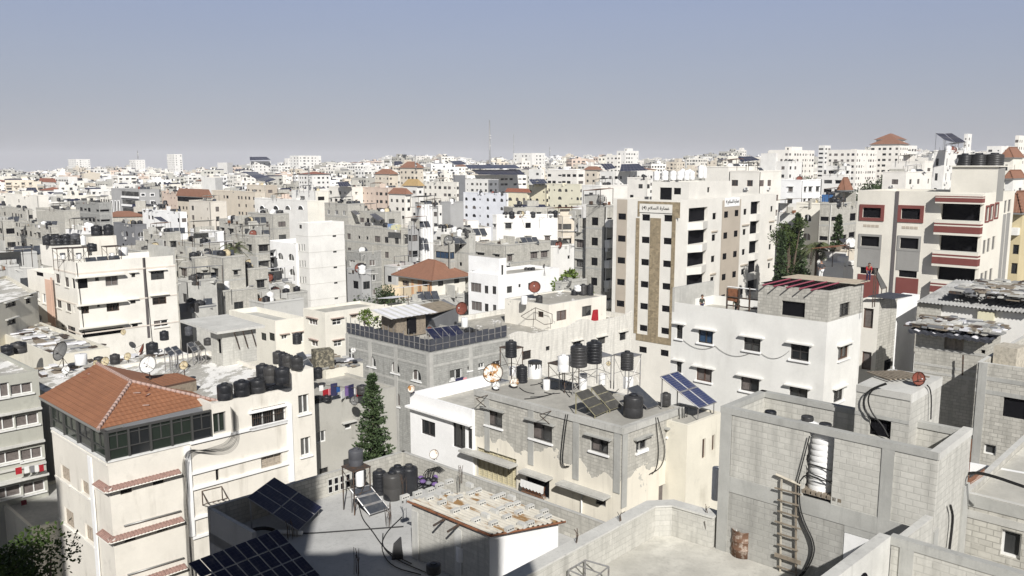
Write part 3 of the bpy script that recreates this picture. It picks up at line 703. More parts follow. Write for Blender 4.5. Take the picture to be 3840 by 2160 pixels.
# ---- house with the red tiled roof
h1 = Bld('cream house with glazed top storey under a damaged terracotta hip roof', B1(680, 730), B1(325, 520), B1(1345, 590), d=50, near=True, name='tiled_roof_house', cat='house')
H1L, H1R, H1C = h1.Lp.copy(), h1.Rp.copy(), h1.C.copy(); zg = h1.z1; ze = h1.WR.uv(B1(660, 540))[1]
h1.win('R', B1, (760, 885, 835, 930), (965, 835, 1035, 870), (785, 1185, 855, 1230), (990, 1130, 1060, 1165), fm=FRD)
h1.win('L', B1, (385, 758, 440, 848), (515, 850, 560, 932), (410, 1032, 465, 1138), (540, 1135, 595, 1232), kind='shutter', sill=CREAM2)
h1.shell(CREAM, ph=0, roof=CON)
g, fr = MB(), MB()                                    # glazed storey
for W in (h1.WL, h1.WR):
    nb = 4 if W is h1.WL else 5
    for i in range(nb):
        a, b = W.L * i / nb, W.L * (i + 1) / nb
        k = MB(); k.face([W.P(a, -.1, zg + .05), W.P(b, -.1, zg + .05), W.P(b, -.1, ze - .1), W.P(a, -.1, ze - .1)], GLASSG if (i + nb) % 3 else GLASS); part('window', k, h1.root)
        W.box(fr, a - .06, a + .06, zg, ze, -.16, .02, FRK); W.box(fr, a + .07, b - .07, zg + .62, zg + .67, -.14, -.04, FRK); W.box(fr, a + .07, b - .07, zg + 1.42, zg + 1.46, -.14, -.04, FRK)
        W.box(fr, (a + b) / 2 - .03, (a + b) / 2 + .03, zg + .68, ze - .1, -.135, -.045, FRK)
    W.box(fr, W.L - .06, W.L, zg, ze, -.16, .021, FRK); W.box(fr, .0, W.L, zg - .04, zg + .06, -.17, .06, FRW); W.box(fr, 0, W.L, ze - .12, ze - .01, -.165, .025, FRK)
part('window_frame', fr, h1.root)
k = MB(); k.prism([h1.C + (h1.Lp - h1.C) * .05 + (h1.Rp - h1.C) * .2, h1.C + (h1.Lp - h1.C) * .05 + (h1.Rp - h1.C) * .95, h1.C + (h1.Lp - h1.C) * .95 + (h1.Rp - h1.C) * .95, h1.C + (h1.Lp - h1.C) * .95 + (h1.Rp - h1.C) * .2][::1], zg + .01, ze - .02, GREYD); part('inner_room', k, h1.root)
E0, E1, E2 = (atz(B1(*p), ze) for p in ((245, 315), (620, 525), (1390, 350))); E3 = E0 + E2 - E1; ra = E1 + (E0 - E1) * .34 + (E2 - E1) * .45; rb = (E0 + E3) / 2; ra.z = rb.z = ze + 1.5
rm = MB()
def slope(mb, p, m):
    t = (p[1] - p[0]).normalized(); n = t.cross(p[-1] - p[0]); w = n.cross(t).normalized(); mb.face(p, m, [((x - p[0]).dot(t), (x - p[0]).dot(w)) for x in p])
def tile_slope(mb, p, m, step=.34):                   # courses that really step, so that the tiles throw small shadows
    a, b, c, d = p if len(p) == 4 else (p[0], p[1], p[2], p[2]); t = (b - a).normalized(); n = t.cross(d - a).normalized(); n = n if n.z > 0 else -n
    w = n.cross(t); hgt = abs((d - a).dot(w)); w = w if (d - a).dot(w) > 0 else -w; k = max(2, int(hgt / step))
    for i in range(k):
        f, g2 = i / k, (i + 1) / k; q = [a.lerp(d, f) + n * .035, b.lerp(c, f) + n * .035, b.lerp(c, g2) + n * .008, a.lerp(d, g2) + n * .008]
        mb.face(q, m, [((x - a).dot(t), (x - a).dot(w)) for x in q]); mb.face([a.lerp(d, f), b.lerp(c, f), q[1], q[0]], m, [(0, 0), (.1, 0), (.1, .02), (0, .02)])
tile_slope(rm, [E0, E1, ra, rb], TILE); tile_slope(rm, [E1, E2, ra], TILE); tile_slope(rm, [E2, E3, rb, ra], TILE); rm.face([E3, E0, rb], CREAMD); rm.face([p - Vector((0, 0, .03)) for p in (E3, E2, E1, E0)], FRG)
for a, b in ((E0, E1), (E1, E2), (E2, E3)): W = Wall(a, b); W.box(rm, 0, W.L, ze - .17, ze - .002, -.1, .01, FRG)
ro = part('roof', rm, h1.root)
for a, b in ((E1, ra), (E2, ra), (ra, rb)):
    n = int((b - a).length / .3)
    for i in range(n): k = MB(); k.tube([a.lerp(b, i / n) + Vector((0, 0, .04)), a.lerp(b, (i + .93) / n) + Vector((0, 0, .07))], [.12, .085], CAPT, 8); part('ridge_tile', k, ro)
for q in range(9):                                     # slipped tiles lying loose in the slope
    p = E1.lerp(E2, R.uniform(.35, .8)).lerp(ra, R.uniform(.3, .75)) if q < 6 else E0.lerp(E1, .4).lerp(rb, R.uniform(.6, .9)); k = MB(); k.box(p + Vector((0, 0, .07)), (R.uniform(.25, .5), .12, .03), CAPT if q % 2 else TILEB, R.uniform(0, 3)); part('slipped_tile', k, ro)
for zo in (0, 3.0, 6.0):                               # little tiled canopies over the bathroom windows
    W = h1.WR; za = W.uv(B1(700, 905))[1] - zo; u1 = W.uv(B1(1130, 790))[0]; o = None
    for W, a, b in ((h1.WR, -.3, u1), (h1.WL, h1.WL.L - 1.5, h1.WL.L + .3)):
        k = MB(); k.hexa([W.P(a, 0, za), W.P(a, .42, za), W.P(b, .42, za), W.P(b, 0, za)], [W.P(a, 0, za + .24), W.P(a, .4, za + .06), W.P(b, .4, za + .06), W.P(b, 0, za + .24)], CREAM2, CANT)
        n = int((b - a) / .2)
        for i in range(n): u = a + (b - a) * (i + .5) / n; k.tube([W.P(u, .02, za + .24), W.P(u, .42, za + .07)], .042, CANT, 6)
        part('tiled_canopy', k, h1.root)
for s_, z_, u0_, u1_ in (('L', h1.WL.uv(B1(470, 905))[1], 0, 6.6), ('L', h1.WL.uv(B1(500, 1190))[1], 0, 6.6), ('L', zg - .25, 0, 8.8)): h1.band(s_, z_, .12, .05, CREAM2, u0_, u1_)
W = h1.WL; k = MB(); u_ = W.uv(B1(572, 750))[0]; W.box(k, u_ - .25, u_ + .25, 0, zg - .3, 0, .07, WHITE2); part('pilaster', k, h1.root)
k = MB(); u_ = W.uv(B1(597, 850))[0]; k.tube([W.P(u_, .1, zg - 2.2), W.P(u_, .1, 2)], .05, PIPE, 6); part('drain_pipe', k, h1.root)
W = h1.WR
for zo in (0, 3.0): k = MB(); a = W.uv(B1(780, 1130)); b = W.uv(B1(1140, 1035)); k.tube([W.P(a[0], .08, a[1] - zo), W.P(b[0], .08, b[1] - zo)], .055, FRG, 6); part('waste_pipe', k, h1.root)
# rear lean-to with its own strip of tiles
k = MB(); LA = [atz(B1(*p), ze + .9) for p in ((880, 190), (1030, 250), (1240, 205), (1120, 165))]; k.hexa([p - Vector((0, 0, .12)) for p in LA], LA, FRB, TILE); part('lean_to_roof', k, h1.root)
k = MB(); k.prism([LA[0].xy, LA[1].xy, LA[2].xy, LA[3].xy], ze - .6, ze + .77, WOOD); part('lean_to_wall', k, h1.root)
# right wing with the white plaster mouldings, its roof is the wide pale flat roof behind
W0 = Wall(H1C, H1C + unit(44) * 40); uR = meet(B2(812, 480), H1C, unit(44)); zw = W0.uv(B2(300, 335))[1]
rC = H1C + unit(44) * h1.WR.L; h1b = Bld('', pts=(rC + unit(137) * 14.5, rC, H1C + unit(44) * uR), z1=zw, near=True, name='wing', cat='wing'); bpy.data.objects.remove(h1b.root); h1b.root = h1.root
h1b.win('R', B2, (410, 378, 628, 496), kind='bars', fm=FRW, sill=WHITE2); h1b.win('R', B2, (470, 662, 600, 758), (32, 792, 150, 885), kind='shutter', sill=WHITE2); h1b.win('R', B2, (168, 415, 250, 545), kind='green', fm=FRG)
h1b.win('R', B2, (706, 302, 774, 424), (721, 572, 784, 690), (96, 1068, 130, 1150), fm=FRW, sill=WHITE2)
h1b.win('R', B2, (155, 775, 205, 850), kind='void')
h1b.shell(CREAM, ph=.22, pt=.25, roof=ROOFW, rev=.2)
W = h1b.WR
def mould(vw, p, q, h=.16, pr=.14):
    a, b = W.uv(vw(*p)), W.uv(vw(*q)); k = MB()
    if abs(a[0] - b[0]) > abs(a[1] - b[1]): W.box(k, min(a[0], b[0]), max(a[0], b[0]), (a[1] + b[1]) / 2 - h / 2, (a[1] + b[1]) / 2 + h / 2, 0, pr, WHITE2)
    else: W.box(k, (a[0] + b[0]) / 2 - .16, (a[0] + b[0]) / 2 + .16, min(a[1], b[1]), max(a[1], b[1]), 0, pr + .003, WHITE2)
    part('moulding', k, h1.root)
for p, q in (((12, 630), (22, 1200)), ((645, 365), (660, 850)), ((20, 612), (640, 462)), ((30, 805), (638, 640)), ((35, 895), (645, 735)), ((35, 1195), (330, 1130)), ((40, 1080), (320, 1010)), ((390, 420), (640, 360)), ((390, 515), (640, 465))): mould(B2, p, q)
k = MB(); a = W.uv(B2(655, 200)); W.box(k, a[0], W.L, zw + .003, W.uv(B2(730, 145))[1], -1.0, .002, CREAM); part('raised_pier', k, h1.root)
zwr = h1b.zr
row_tanks(B2, [(245, 345, 228, 92), (352, 322, 208, 98), (452, 300, 195, 98)], zwr + .2, 'plain', 'on parapet edge behind the tiled roof', 'tanks along the parapet of the tiled roof house')
row_tanks(B2, [(482, 218, 105, 78), (532, 232, 118, 82), (606, 240, 126, 92)], zwr + .8, 'plain', 'on the low rack beside the pier', 'tanks on the rack beside the pier')
row_tanks(B2, [(580, 112, 25, 66), (612, 128, 32, 60), (642, 140, 46, 66), (698, 152, 55, 74)], W.uv(B2(730, 145))[1] + .02, 'plain', 'clustered on top of the raised pier', 'tanks on top of the pier')
stand(atz(B2(560, 250), zwr), 3.2, .7, 'low rusty steel rack carrying three black tanks beside the pier', rz=.78, d=1.5)
k = MB()
for i in range(7):                                      # the bundle of cables down the corner of the mouldings
    x = i * 4 - 12; pts = [h1b.WR.P(*(lambda u, z: (u, .25 + .03 * i, z))(*W.uv(B2(p[0] + x * (1 if j < 4 else .85), p[1] + i * (5 if j < 5 else 0))))) for j, p in enumerate([(278, 375), (285, 450), (290, 540), (250, 600), (180, 625), (90, 650), (20, 640), (-25, 690), (-28, 800), (-18, 900), (-20, 1000), (-5, 1150), (0, 1300), (15, 1449)])]
    q = pts
    for _ in range(2): q = [q[0]] + [z for a, b in zip(q, q[1:]) for z in (a.lerp(b, .25), a.lerp(b, .75))] + [q[-1]]
    k.tube(q, .014, CABLE, 4)
single('cable_bundle', k, 'black bundle of cables sagging down the cream wall with white mouldings', 'cable')
k = MB(); q = [W.uv(B2(*p)) for p in ((95, 912), (220, 882), (100, 962), (235, 930))]; d0 = .75
A_, B_, C_, D_ = W.P(q[0][0], .03, q[0][1]), W.P(q[1][0], .03, q[1][1]), W.P(q[0][0], d0, q[0][1] - .55), W.P(q[1][0], d0, q[1][1] - .55); E_, F_ = W.P(q[0][0], .03, q[0][1] - .9), W.P(q[1][0], .03, q[1][1] - .9)
for a, b in ((A_, B_), (A_, C_), (B_, D_), (C_, D_), (C_, E_), (D_, F_), (A_, E_), (B_, F_)): k.tube([a, b], .03, DARKM, 4)
for i in range(1, 4): k.tube([C_.lerp(D_, i / 4), E_.lerp(F_, i / 4)], .015, DARKM, 4)
single('drying_rack', k, 'empty rusty clothes drying rack jutting from the cream wall', 'drying rack')
# ---- centre building: block storey over peeling render
h2 = Bld('half plastered grey block building with peeling cream render and crowded tank roof', B3(1410, 515), B3(470, 270), B4(275, 345), z=21.8, near=True, name='apartment_house', cat='house')
PEEL = peel('peeling_render_on_blocks', GREY, (.78, .735, .63), 18.95)
h2.win('L', B3, (542, 402, 645, 505), (822, 482, 960, 594), (1202, 577, 1315, 670), kind='mixed', fm=FRD, hood=CONB, sill=WHITE2)
h2.win('R', B3, (1492, 580, 1556, 660), kind='slide', fm=FRD, hood=CONB, sill=WHITE2); h2.win('R', B4, (168, 515, 205, 560), (0, 578, 40, 645), kind='slide', fm=FRD, hood=CONB, sill=WHITE2)
h2.win('L', B3, (487, 672, 735, 858), kind='beige', fm=TAN); h2.win('L', B3, (1237, 928, 1300, 1003), kind='slide', fm=FRD); h2.win('L', B3, (797, 812, 943, 938), kind='void')
h2.win('R', B4, (118, 862, 215, 975), kind='mixed', fm=FRB)
h2.shell(PEEL, ph=.12, pt=.3, roof=ROOF, cap=CON, mrev=CON)
for side, us in (('L', (0.1, .42, .72, .97)), ('R', (.03, .97))):
    W = h2.W(side)
    for f in us: k = MB(); W.box(k, f * W.L - .22, f * W.L + .22, 18.0 if side == 'L' else 17.2, 21.79, 0, .05, CONB); part('column', k, h2.root)
    k = MB(); W.box(k, 0, W.L, 21.45, 21.83, 0, .08, CON); part('roof_beam', k, h2.root)
W = h2.WL
for p, q, pr in (((430, 642), (740, 742), .8), ((1040, 862), (1325, 928), .75), ((800, 785), (960, 815), .7)):
    a, b = W.uv(B3(*p)), W.uv(B3(*q)); k = MB(); W.box(k, a[0] - .1, b[0] + .1, (a[1] + b[1]) / 2 - .06, (a[1] + b[1]) / 2 + .06, 0, pr, CON); part('hood', k, h2.root)
k = MB(); a, b = W.uv(B3(797, 815)), W.uv(B3(943, 940))
n = 16
for i in range(n + 1): u = a[0] + (b[0] - a[0]) * i / n; k.tube([W.P(u, .42, a[1] - .1), W.P(u, .5, (a[1] + b[1]) / 2), W.P(u, .3, b[1] - .15)], .018, RUST, 4)
for z in (a[1] - .3, b[1] + .1, b[1] - .1): k.tube([W.P(a[0], .44, z), W.P(b[0], .44, z)], .02, RUST, 4)
part('window_grille', k, h2.root)
k = MB(); n = 14
for i in range(n):
    u0, u1 = a[0] + (b[0] - a[0]) * i / n, a[0] + (b[0] - a[0]) * (i + 1) / n; z1 = a[1] - .05; k.face([W.P(u0, .55, z1 - .42 - .08 * (i % 2)), W.P(u1, .55, z1 - .42 - .08 * ((i + 1) % 2)), W.P(u1, .5, z1), W.P(u0, .5, z1)], WHITEC)
part('awning_cloth', k, h2.root)
k = MB(); u_ = W.uv(B3(1155, 900)); k.tube([W.P(u_[0], .1, u_[1]), W.P(u_[0], .1, u_[1] - 3)], .06, PIPE, 6); part('drain_pipe', k, h2.root)
for px in ((560, 305), (960, 405)):
    a = W.uv(B3(*px)); k = MB(); k.tube([W.P(a[0], .05, a[1]), W.P(a[0] - .1, 1.0, a[1] - .05)], .03, DARKM, 5); k.tube([W.P(a[0], .05, a[1] - .9), W.P(a[0] - .1, .95, a[1] - .1)], .03, DARKM, 5); part('wall_bracket', k, h2.root)
for i, x in enumerate((1055, 1068)):
    q = [h2.WL.P(*(lambda u, z: (u, .12, z))(*W.uv(B3(x + dx, y)))) for dx, y in ((0, 425), (-14, 520), (-25, 620), (-35, 720), (-20, 760), (10, 750))]; cable(q, .025, f'{("outer", "inner")[i]} of two black hoses hanging down the grey block wall between windows')
W = h2.WR
for i, (x, dx) in enumerate(((90, 20), (100, 50), (232, 8), (250, 14), (262, 0), (275, -6))):
    q = [W.P(*(lambda u, z: (u, .1 + .03 * i, z))(*W.uv(B4(x + dx * s, y)))) for s, y in ((0, 445 if i < 2 else 380), (.6, 560), (1, 660), (.5, 760), (-1 if i < 2 else 0, 800 if i < 2 else 960))]; cable(q, .025, f'{ORD[i]} black cable along the right corner wall of the peeling building')
# white annex left of it
tL = unit(137); aC = h2.Lp + h2.WL.n * .18; uA = meet(B3(62, 300), aC, tL); zA = Wall(aC + tL * uA, aC).uv(B3(260, 345))[1]
h2a = Bld('low bright white annex with dark framed windows beside the peeling block building', pts=(aC + tL * uA, aC, aC + unit(44) * 7), z1=zA, near=True, name='annex', cat='house')
h2a.win('L', B3, (133, 468, 222, 562), kind='slide', fm=FRD); h2a.win('L', B3, (333, 487, 412, 643), (426, 517, 464, 648), kind='slide', fm=FRD)
h2a.shell(WHITE2, ph=.85, roof=ROOF); h2a.band('L', h2a.WL.uv(B3(160, 408))[1], .14, .35, WHITE2, -.15, None, 'ledge')
# ---- roof things of the centre building
z2 = h2.zr + .01
pt = stand(atz(Y1(370, 480), z2), 1.15, 2.35, 'tall rusty stand under the lone ribbed tank by the fenced roof', m=DARKM); tk(Y1, 366, 250, 66, 118, pt.z, 'black', 'ribbed black tank alone on a tall rusty stand near the fenced roof')
pt = stand(atz(Y1(1110, 560), z2), 3.3, 2.2, 'wide steel stand carrying a pair of big ribbed black tanks', rz=.55, d=1.6, m=STEEL)
tk(Y1, 1046, 350, 104, 172, pt.z, 'black', 'big ribbed black tank on the wide stand, nearer one of the pair'); tk(Y1, 1200, 312, 66, 160, pt.z, 'black', 'big ribbed black tank on the wide stand, farther one of the pair')
pt = stand(atz(Y1(895, 560), z2), 1.5, 1.75, 'thin stand under the tall white tank beside the pair of black tanks', m=DARKM); tk(Y1, 895, 395, 212, 122, pt.z, 'white', 'tall white tank with grey lid beside the big black pair')
pt = stand(atz(Y1(1530, 560), z2), 1.3, 2.3, 'single stand under the ribbed tank in front of the stone clad tower', m=STEEL); tk(Y1, 1532, 378, 175, 130, pt.z, 'black', 'ribbed black tank on a stand before the stone clad tower')
tk(Y1, 1593, 860, 608, 195, z2, 'plain', 'large smooth black tank standing on the corner of the peeling building'); tk(Y1, 1920, 735, 592, 102, z2 + .1, 'plain', 'small black tank at the right edge of the peeling building roof')
tk(Y1, 475, 505, 315, 115, z2, 'black', 'ribbed black tank lying low behind the big rusty dish'); tk(Y1, 606, 462, 280, 140, z2, 'drum', 'white drum smeared with black tar on the crowded roof')
for xc, yb, yt, w, lb in ((382, 430, 335, 80, 'behind the rusty dish'), (722, 575, 465, 72, 'standing free in the middle of the roof'), (1090, 575, 405, 82, 'under the big black pair'), (1282, 530, 402, 66, 'behind the dusty collectors'), (1515, 560, 440, 46, 'with a yellow band, behind the slate collector'), (1567, 560, 440, 60, 'with a blue band, behind the slate collector')):
    tk(Y1, xc, yb, yt, w, z2, 'heater', f'white hot water cylinder {lb}')
def drips(vw, xc, yb, yt, w, z, n=9):
    P = atz(vw(xc, yb), z); t = ray(vw(xc, yt)); dr = Vector((P.x, P.y, 0)).normalized(); r = w / 2.683 / 2 * (P - Vector((0, 0, CAMH))).length / FPX; c = P + dr * r * .9; h = CAMH + t.z * hypot(c.x, c.y) / hypot(t.x, t.y) - z
    k = MB()
    for i in range(40):
        a = 2 * pi * i / 40; b = 2 * pi * (i + 1) / 40; dz = h * (.12 + .45 * max(0, R.random() - .3)); k.face([c + Vector((cos(a) * r * 1.012, sin(a) * r * 1.012, h - dz)), c + Vector((cos(b) * r * 1.012, sin(b) * r * 1.012, h - dz)), c + Vector((cos(b) * r * 1.012, sin(b) * r * 1.012, h * 1.0)), c + Vector((cos(a) * r * 1.012, sin(a) * r * 1.012, h * 1.0))], BLACK)
    return k, c, r, h
k, c, r, h = drips(Y1, 606, 462, 280, 140, z2); k.lathe([(r * 1.013, h), (r * .7, h + .06), (0, h + .08)], BLACK, 20, Matrix.Translation(c)); o = [q for q in bpy.data.objects if q.get('label', '').startswith('white drum')][0]; part('tar_coating', k, o)
def collector(a, b, c_, d, zl, zh, nc, nr, label, m, fm):
    return solar(atz(Y1(*a), zl), atz(Y1(*b), zl), atz(Y1(*c_), zh), atz(Y1(*d), zh), nc, nr, label, z2, m, fm, .03, fw=.022, name='solar_collector', cat='solar collector')
collector((1215, 838), (1355, 775), (1140, 555), (1005, 600), z2 + .15, z2 + 1.35, 1, 3, 'dusty yellow framed solar collector, nearer of two tilted over the grey roof', SOLG, flat('yellowed_frame', (.26, .24, .15), .8))
collector((1365, 778), (1490, 735), (1275, 510), (1165, 545), z2 + .15, z2 + 1.35, 1, 3, 'dusty yellow framed solar collector, farther of two tilted over the grey roof', SOLG, MATS['yellowed_frame'])
collector((1740, 760), (1862, 720), (1640, 515), (1530, 552), z2 + .1, z2 + 1.3, 1, 1, 'slate grey flat solar collector leaning behind the large smooth tank', SOLD, STEEL)
solar(atz(Y1(2262, 760), z2 + .3), atz(Y1(2442, 695), z2 + .3), atz(Y1(2040, 382), z2 + 2.0), atz(Y1(1860, 435), z2 + 2.0), 2, 2, 'bright blue gridded solar array on the corner by the yellow annex', z2 - 2.6, SOLB, STEEL)
def dpx(vw, xc, yc, w, z, az, el, label, m=None, back=None, arm=True, pole=.6, n=22, d=None):
    p = vw(xc, yc + w * .55); P = atd(p, d) if d else atz(p, z); r = w * (vw(1, 0)[0] - vw(0, 0)[0]) / 2 * (P - Vector((0, 0, CAMH))).length / FPX
    if d and z is not None: P.z = z
    return dish(P, r, az, el, label, m, max(pole * r * 2, r * .85), back, None, n, arm)
dpx(Y1, 190, 415, 205, z2, 232, 32, 'largest rusty dish on the peeling building with a three legged feed', RUSTW, DISHG); dpx(Y1, 222, 530, 84, z2, 225, 28, 'small grey dish standing in front of the largest rusty dish', DISHW); dpx(Y1, 402, 500, 95, z2, 230, 30, 'white and rust dish beside the small grey dish', RUSTW)
dpx(Y4, 832, 880, 95, zA + .05, 225, 25, 'peeling dark dish on the corner of the white annex', RUSTW, DISHR, arm=False); dpx(Y1, 1345, 305, 46, z2 + 1.5, 240, 20, 'small tan dish on a post beside the big black tanks', DISHT)
for i in range(9):
    a, b = [(450, 545), (560, 640), (700, 590), (780, 610), (640, 500), (560, 520), (960, 640), (1290, 640), (820, 540)][i], [(600, 605), (800, 600), (860, 600), (500, 660), (690, 510), (700, 480), (900, 560), (1450, 560), (1010, 600)][i]
    cable([atz(Y1(*a), z2 + .04), atz(Y1((a[0] + b[0]) / 2 + R.uniform(-30, 30), (a[1] + b[1]) / 2 + 15), z2 + .03), atz(Y1(*b), z2 + .04)], .022, f'{ORD[i]} black hose lying across the crowded tank roof')
# yellow annex right of it with the white cylinder
h2y = Bld('narrow pale yellow annex with two slit windows between grey block buildings', B4(300, 498), B4(262, 520), B4(520, 450), d=46.5, near=True, lenL=3, name='annex', cat='house')
h2y.win('R', B4, (393, 582, 414, 705), (455, 558, 473, 655), kind='slide', fm=FRB); h2y.shell(plaster('pale_yellow_plaster', (.74, .705, .60), .9), ph=.1, roof=ROOF)
tk(B4, 483, 975, 760, 62, 12, 'drum', 'tall dull white cylinder standing behind the terrace corner', d=37); dpx(B4, 462, 715, 72, 17, 225, 20, 'small yellow dish on a white cylinder beside the block enclosure', DISHT, d=36.5); dpx(B4, 400, 930, 150, 13.2, 170, 30, 'big dark grey dish seen from behind below the terrace corner', DISHG, d=37)
# ---- foreground roof in the shade with its low block parapet
z3 = 18.8; zp = 20.05
bk, lf, rt = atz(B2(1370, 655), zp), atz(B2(130, 1010), zp), atz(B3(1310, 1110), zp); tb = (rt - bk).xy.normalized(); tl_ = (lf - bk).xy.normalized()
h3 = root('flat_roofed_building', 'grey building with low block parapet, roof crowded with solar panels and a shed', 'building', (0, 30, 0))
p0, p1, p2, p3 = lf.xy, lf.xy + tb * 17, bk.xy + tb * 17, bk.xy
k = MB()
wall_faces(k, Wall(p0, p1), 0, z3, [], GREYP)
for a, b in ((p1, p2), (p2, p3), (p3, p0)): wall_faces(k, Wall(a, b), 0, z3, [], BLK)
part('wall', k, h3); k = MB(); k.face([(*p, z3) for p in (p0, p1, p2, p3)], SCREED); part('roof', k, h3)
for a, b, z, m in ((p2, p3, zp, BLK), (p3, p0, zp, BLK), (p0, p0 + tb * 4.0, zp - .05, GREYP), (p0 + tb * 4.0, p0 + tb * 5.2, z3 + .85, GREYP)):
    W = Wall(a, b); k = MB()
    for w0, w1, fl in ((0, .2, 1),):
        k.face([W.P(0, 0, z3 - .5), W.P(W.L, 0, z3 - .5), W.P(W.L, 0, z), W.P(0, 0, z)], m, [(0, 0), (W.L, 0), (W.L, z - z3 + .5), (0, z - z3 + .5)])
        k.face([W.P(W.L, -.2, z3), W.P(0, -.2, z3), W.P(0, -.2, z), W.P(W.L, -.2, z)], m, [(0, 0), (W.L, 0), (W.L, z - z3), (0, z - z3)]); k.face([W.P(0, 0, z), W.P(W.L, 0, z), W.P(W.L, -.2, z), W.P(0, -.2, z)], CON)
        k.face([W.P(0, 0, z3), W.P(0, 0, z), W.P(0, -.2, z), W.P(0, -.2, z3)], m); k.face([W.P(W.L, 0, z3), W.P(W.L, -.2, z3), W.P(W.L, -.2, z), W.P(W.L, 0, z)], m)
    part('parapet', k, h3)
z3 += .01
# block shed with the corrugated sheets
sC = atz(B3(565, 1190), z3 + 2.5).xy; sL = sC + unit(138) * meet(B3(75, 985), sC, unit(138)); sR = sC + unit(42) * meet(B3(1000, 1105), sC, unit(42))
shed = root('block_shed', 'block and white render shed under rusty corrugated sheets weighted with loose blocks', 'shed', (*sC, z3)); sB = sL + sR - sC; WSL, WSR = Wall(sL, sC), Wall(sC, sR)
zC = WSL.uv(B3(565, 1190))[1]; zL = WSL.uv(B3(80, 990))[1]; zR = WSR.uv(B3(1000, 1108))[1]; zB = zL + zR - zC
k = MB(); ou = WSL.uv(B3(565, 1250))[0] + .02
def quadwall(A, B, za, zb, m): W = Wall(A, B); k.face([W.P(0, 0, z3), W.P(W.L, 0, z3), W.P(W.L, 0, zb), W.P(0, 0, za)], m, [(0, z3), (W.L, z3), (W.L, zb), (0, za)])
quadwall(sL, sC, zL, zC, BLKL); quadwall(sC, sR, zC, zR, WHITE2); quadwall(sR, sB, zR, zB, BLK); quadwall(sB, sL, zB, zL, BLK)
part('wall', k, shed)
for u in (.2, WSL.L * .62): k = MB(); WSL.box(k, u - .2, u + .2, z3, zL - .3 if u < 1 else (zL + zC) / 2 - .3, 0, .04, CONL); part('column', k, shed)
k = MB(); o4 = .22; pl = lambda a, b, w=0.: Vector((*(sC + (sL - sC) * b + (sR - sC) * a), zC + (zL - zC) * b + (zR - zC) * a + .06 + w)); nC = 60
CORR, nt_, b_ = new_mat('painted_corrugated_sheet'); r1 = N(nt_, 'ShaderNodeMapping'); r1.inputs['Rotation'].default_value = (0, 0, radians(-137)); L(nt_, N(nt_, 'ShaderNodeNewGeometry').outputs['Position'], r1.inputs[0])
L(nt_, mixc(nt_, ramp(nt_, noise(nt_, 1.0, 5, .6, r1.outputs[0], (.45, 2.6, .3)), .535, .60), mixc(nt_, ramp(nt_, noise(nt_, 2, 4), .4, .7), (.57, .54, .47), (.48, .45, .38)), (.25, .15, .065)), b_.inputs['Base Color']); b_.inputs['Roughness'].default_value = .7
for i in range(nC):                                      # corrugations run with the fall, along the left wall
    a0, a1 = -.03 + 1.08 * i / nC, -.03 + 1.08 * (i + 1) / nC; w0, w1 = (.05 * (1 + sin(i * 1.5708 + .4)), .05 * (1 + sin((i + 1) * 1.5708 + .4)))
    k.face([pl(a0, -.045, w0), pl(a1, -.045, w1), pl(a1, 1.03, w1), pl(a0, 1.03, w0)][::-1] if False else [pl(a0, -.045, w0), pl(a1, -.045, w1), pl(a1, 1.03, w1), pl(a0, 1.03, w0)], CORR)
ro = part('corrugated_roof', k, shed); k = MB()
for a, b in (((-.03, -.045), (-.03, 1.03)), ((1.05, -.045), (1.05, 1.03)), ((-.03, -.045), (1.05, -.045))): k.tube([pl(*a, -.01), pl(*b, -.01)], .05, RUST, 5)
part('rusty_edge', k, ro)
for u_ in (.32, .5):
    k = MB(); P = pl(-.02, 1 - u_ - .12 * 0, -.12); W = WSL; uu = W.L * u_
    k.tube([W.P(uu + .7, -.1, zL + (zC - zL) * u_ - .0), W.P(uu + .7, .75, zL + (zC - zL) * u_ - .12)], .05, DARKM, 5); part('rafter_end', k, shed)
hb = 0
def hollow_block(P, rz, idx, place):
    o = root('concrete_block', f'loose pale concrete block {place}', 'block', P, rz, 'blocks weighting the corrugated shed roof')
    q = cached('cblock', lambda: (lambda m: (m.box((0, 0, .095), (.4, .19, .19), CONL), [m.box((x, -.096, .1), (.07, .006, .05), VOID) for x in (-.12, 0, .12)], m.mesh('block_body'))[-1])(MB())); link('block_body', q, o); return o
BP = [(30, 968), (110, 945), (190, 922), (250, 893), (310, 868), (185, 975), (265, 1005), (325, 980), (240, 960), (290, 940), (370, 970), (440, 890), (490, 925), (445, 945), (350, 1055), (410, 1035), (515, 1005), (600, 970), (640, 955), (705, 970), (480, 1115), (540, 1085), (590, 1135), (595, 1060), (635, 1045), (675, 1095), (690, 1020), (750, 1065), (735, 1010), (820, 1030), (770, 1145), (820, 1135), (880, 1095), (910, 1060), (930, 1095), (690, 1170)]
WP = ['over the column end', 'beside the tank end', 'along the upper rust edge', 'tilted on the far ridge', 'at the far corner', 'with dark holes toward the wall', 'on the shaded eave', 'half over a rust streak', 'beside a broken one', 'broken at one corner', 'standing on end', 'near the bent rods', 'by the gap in the sheets', 'in the second row', 'on the eave above the first rafter', 'paired on the eave', 'mid slope on white sheet', 'near the parapet', 'on the far sheet edge', 'leaning on another', 'above the second rafter', 'in the eave row', 'nearest the white wall corner', 'on a tan sheet', 'paired in mid slope', 'on the rust band', 'in the upper row', 'turned crosswise', 'with slots toward the sky', 'by the curled strip', 'on the gable edge', 'second on the gable edge', 'near the gable rods', 'at the far gable end', 'last on the far gable', 'at the lowest corner']
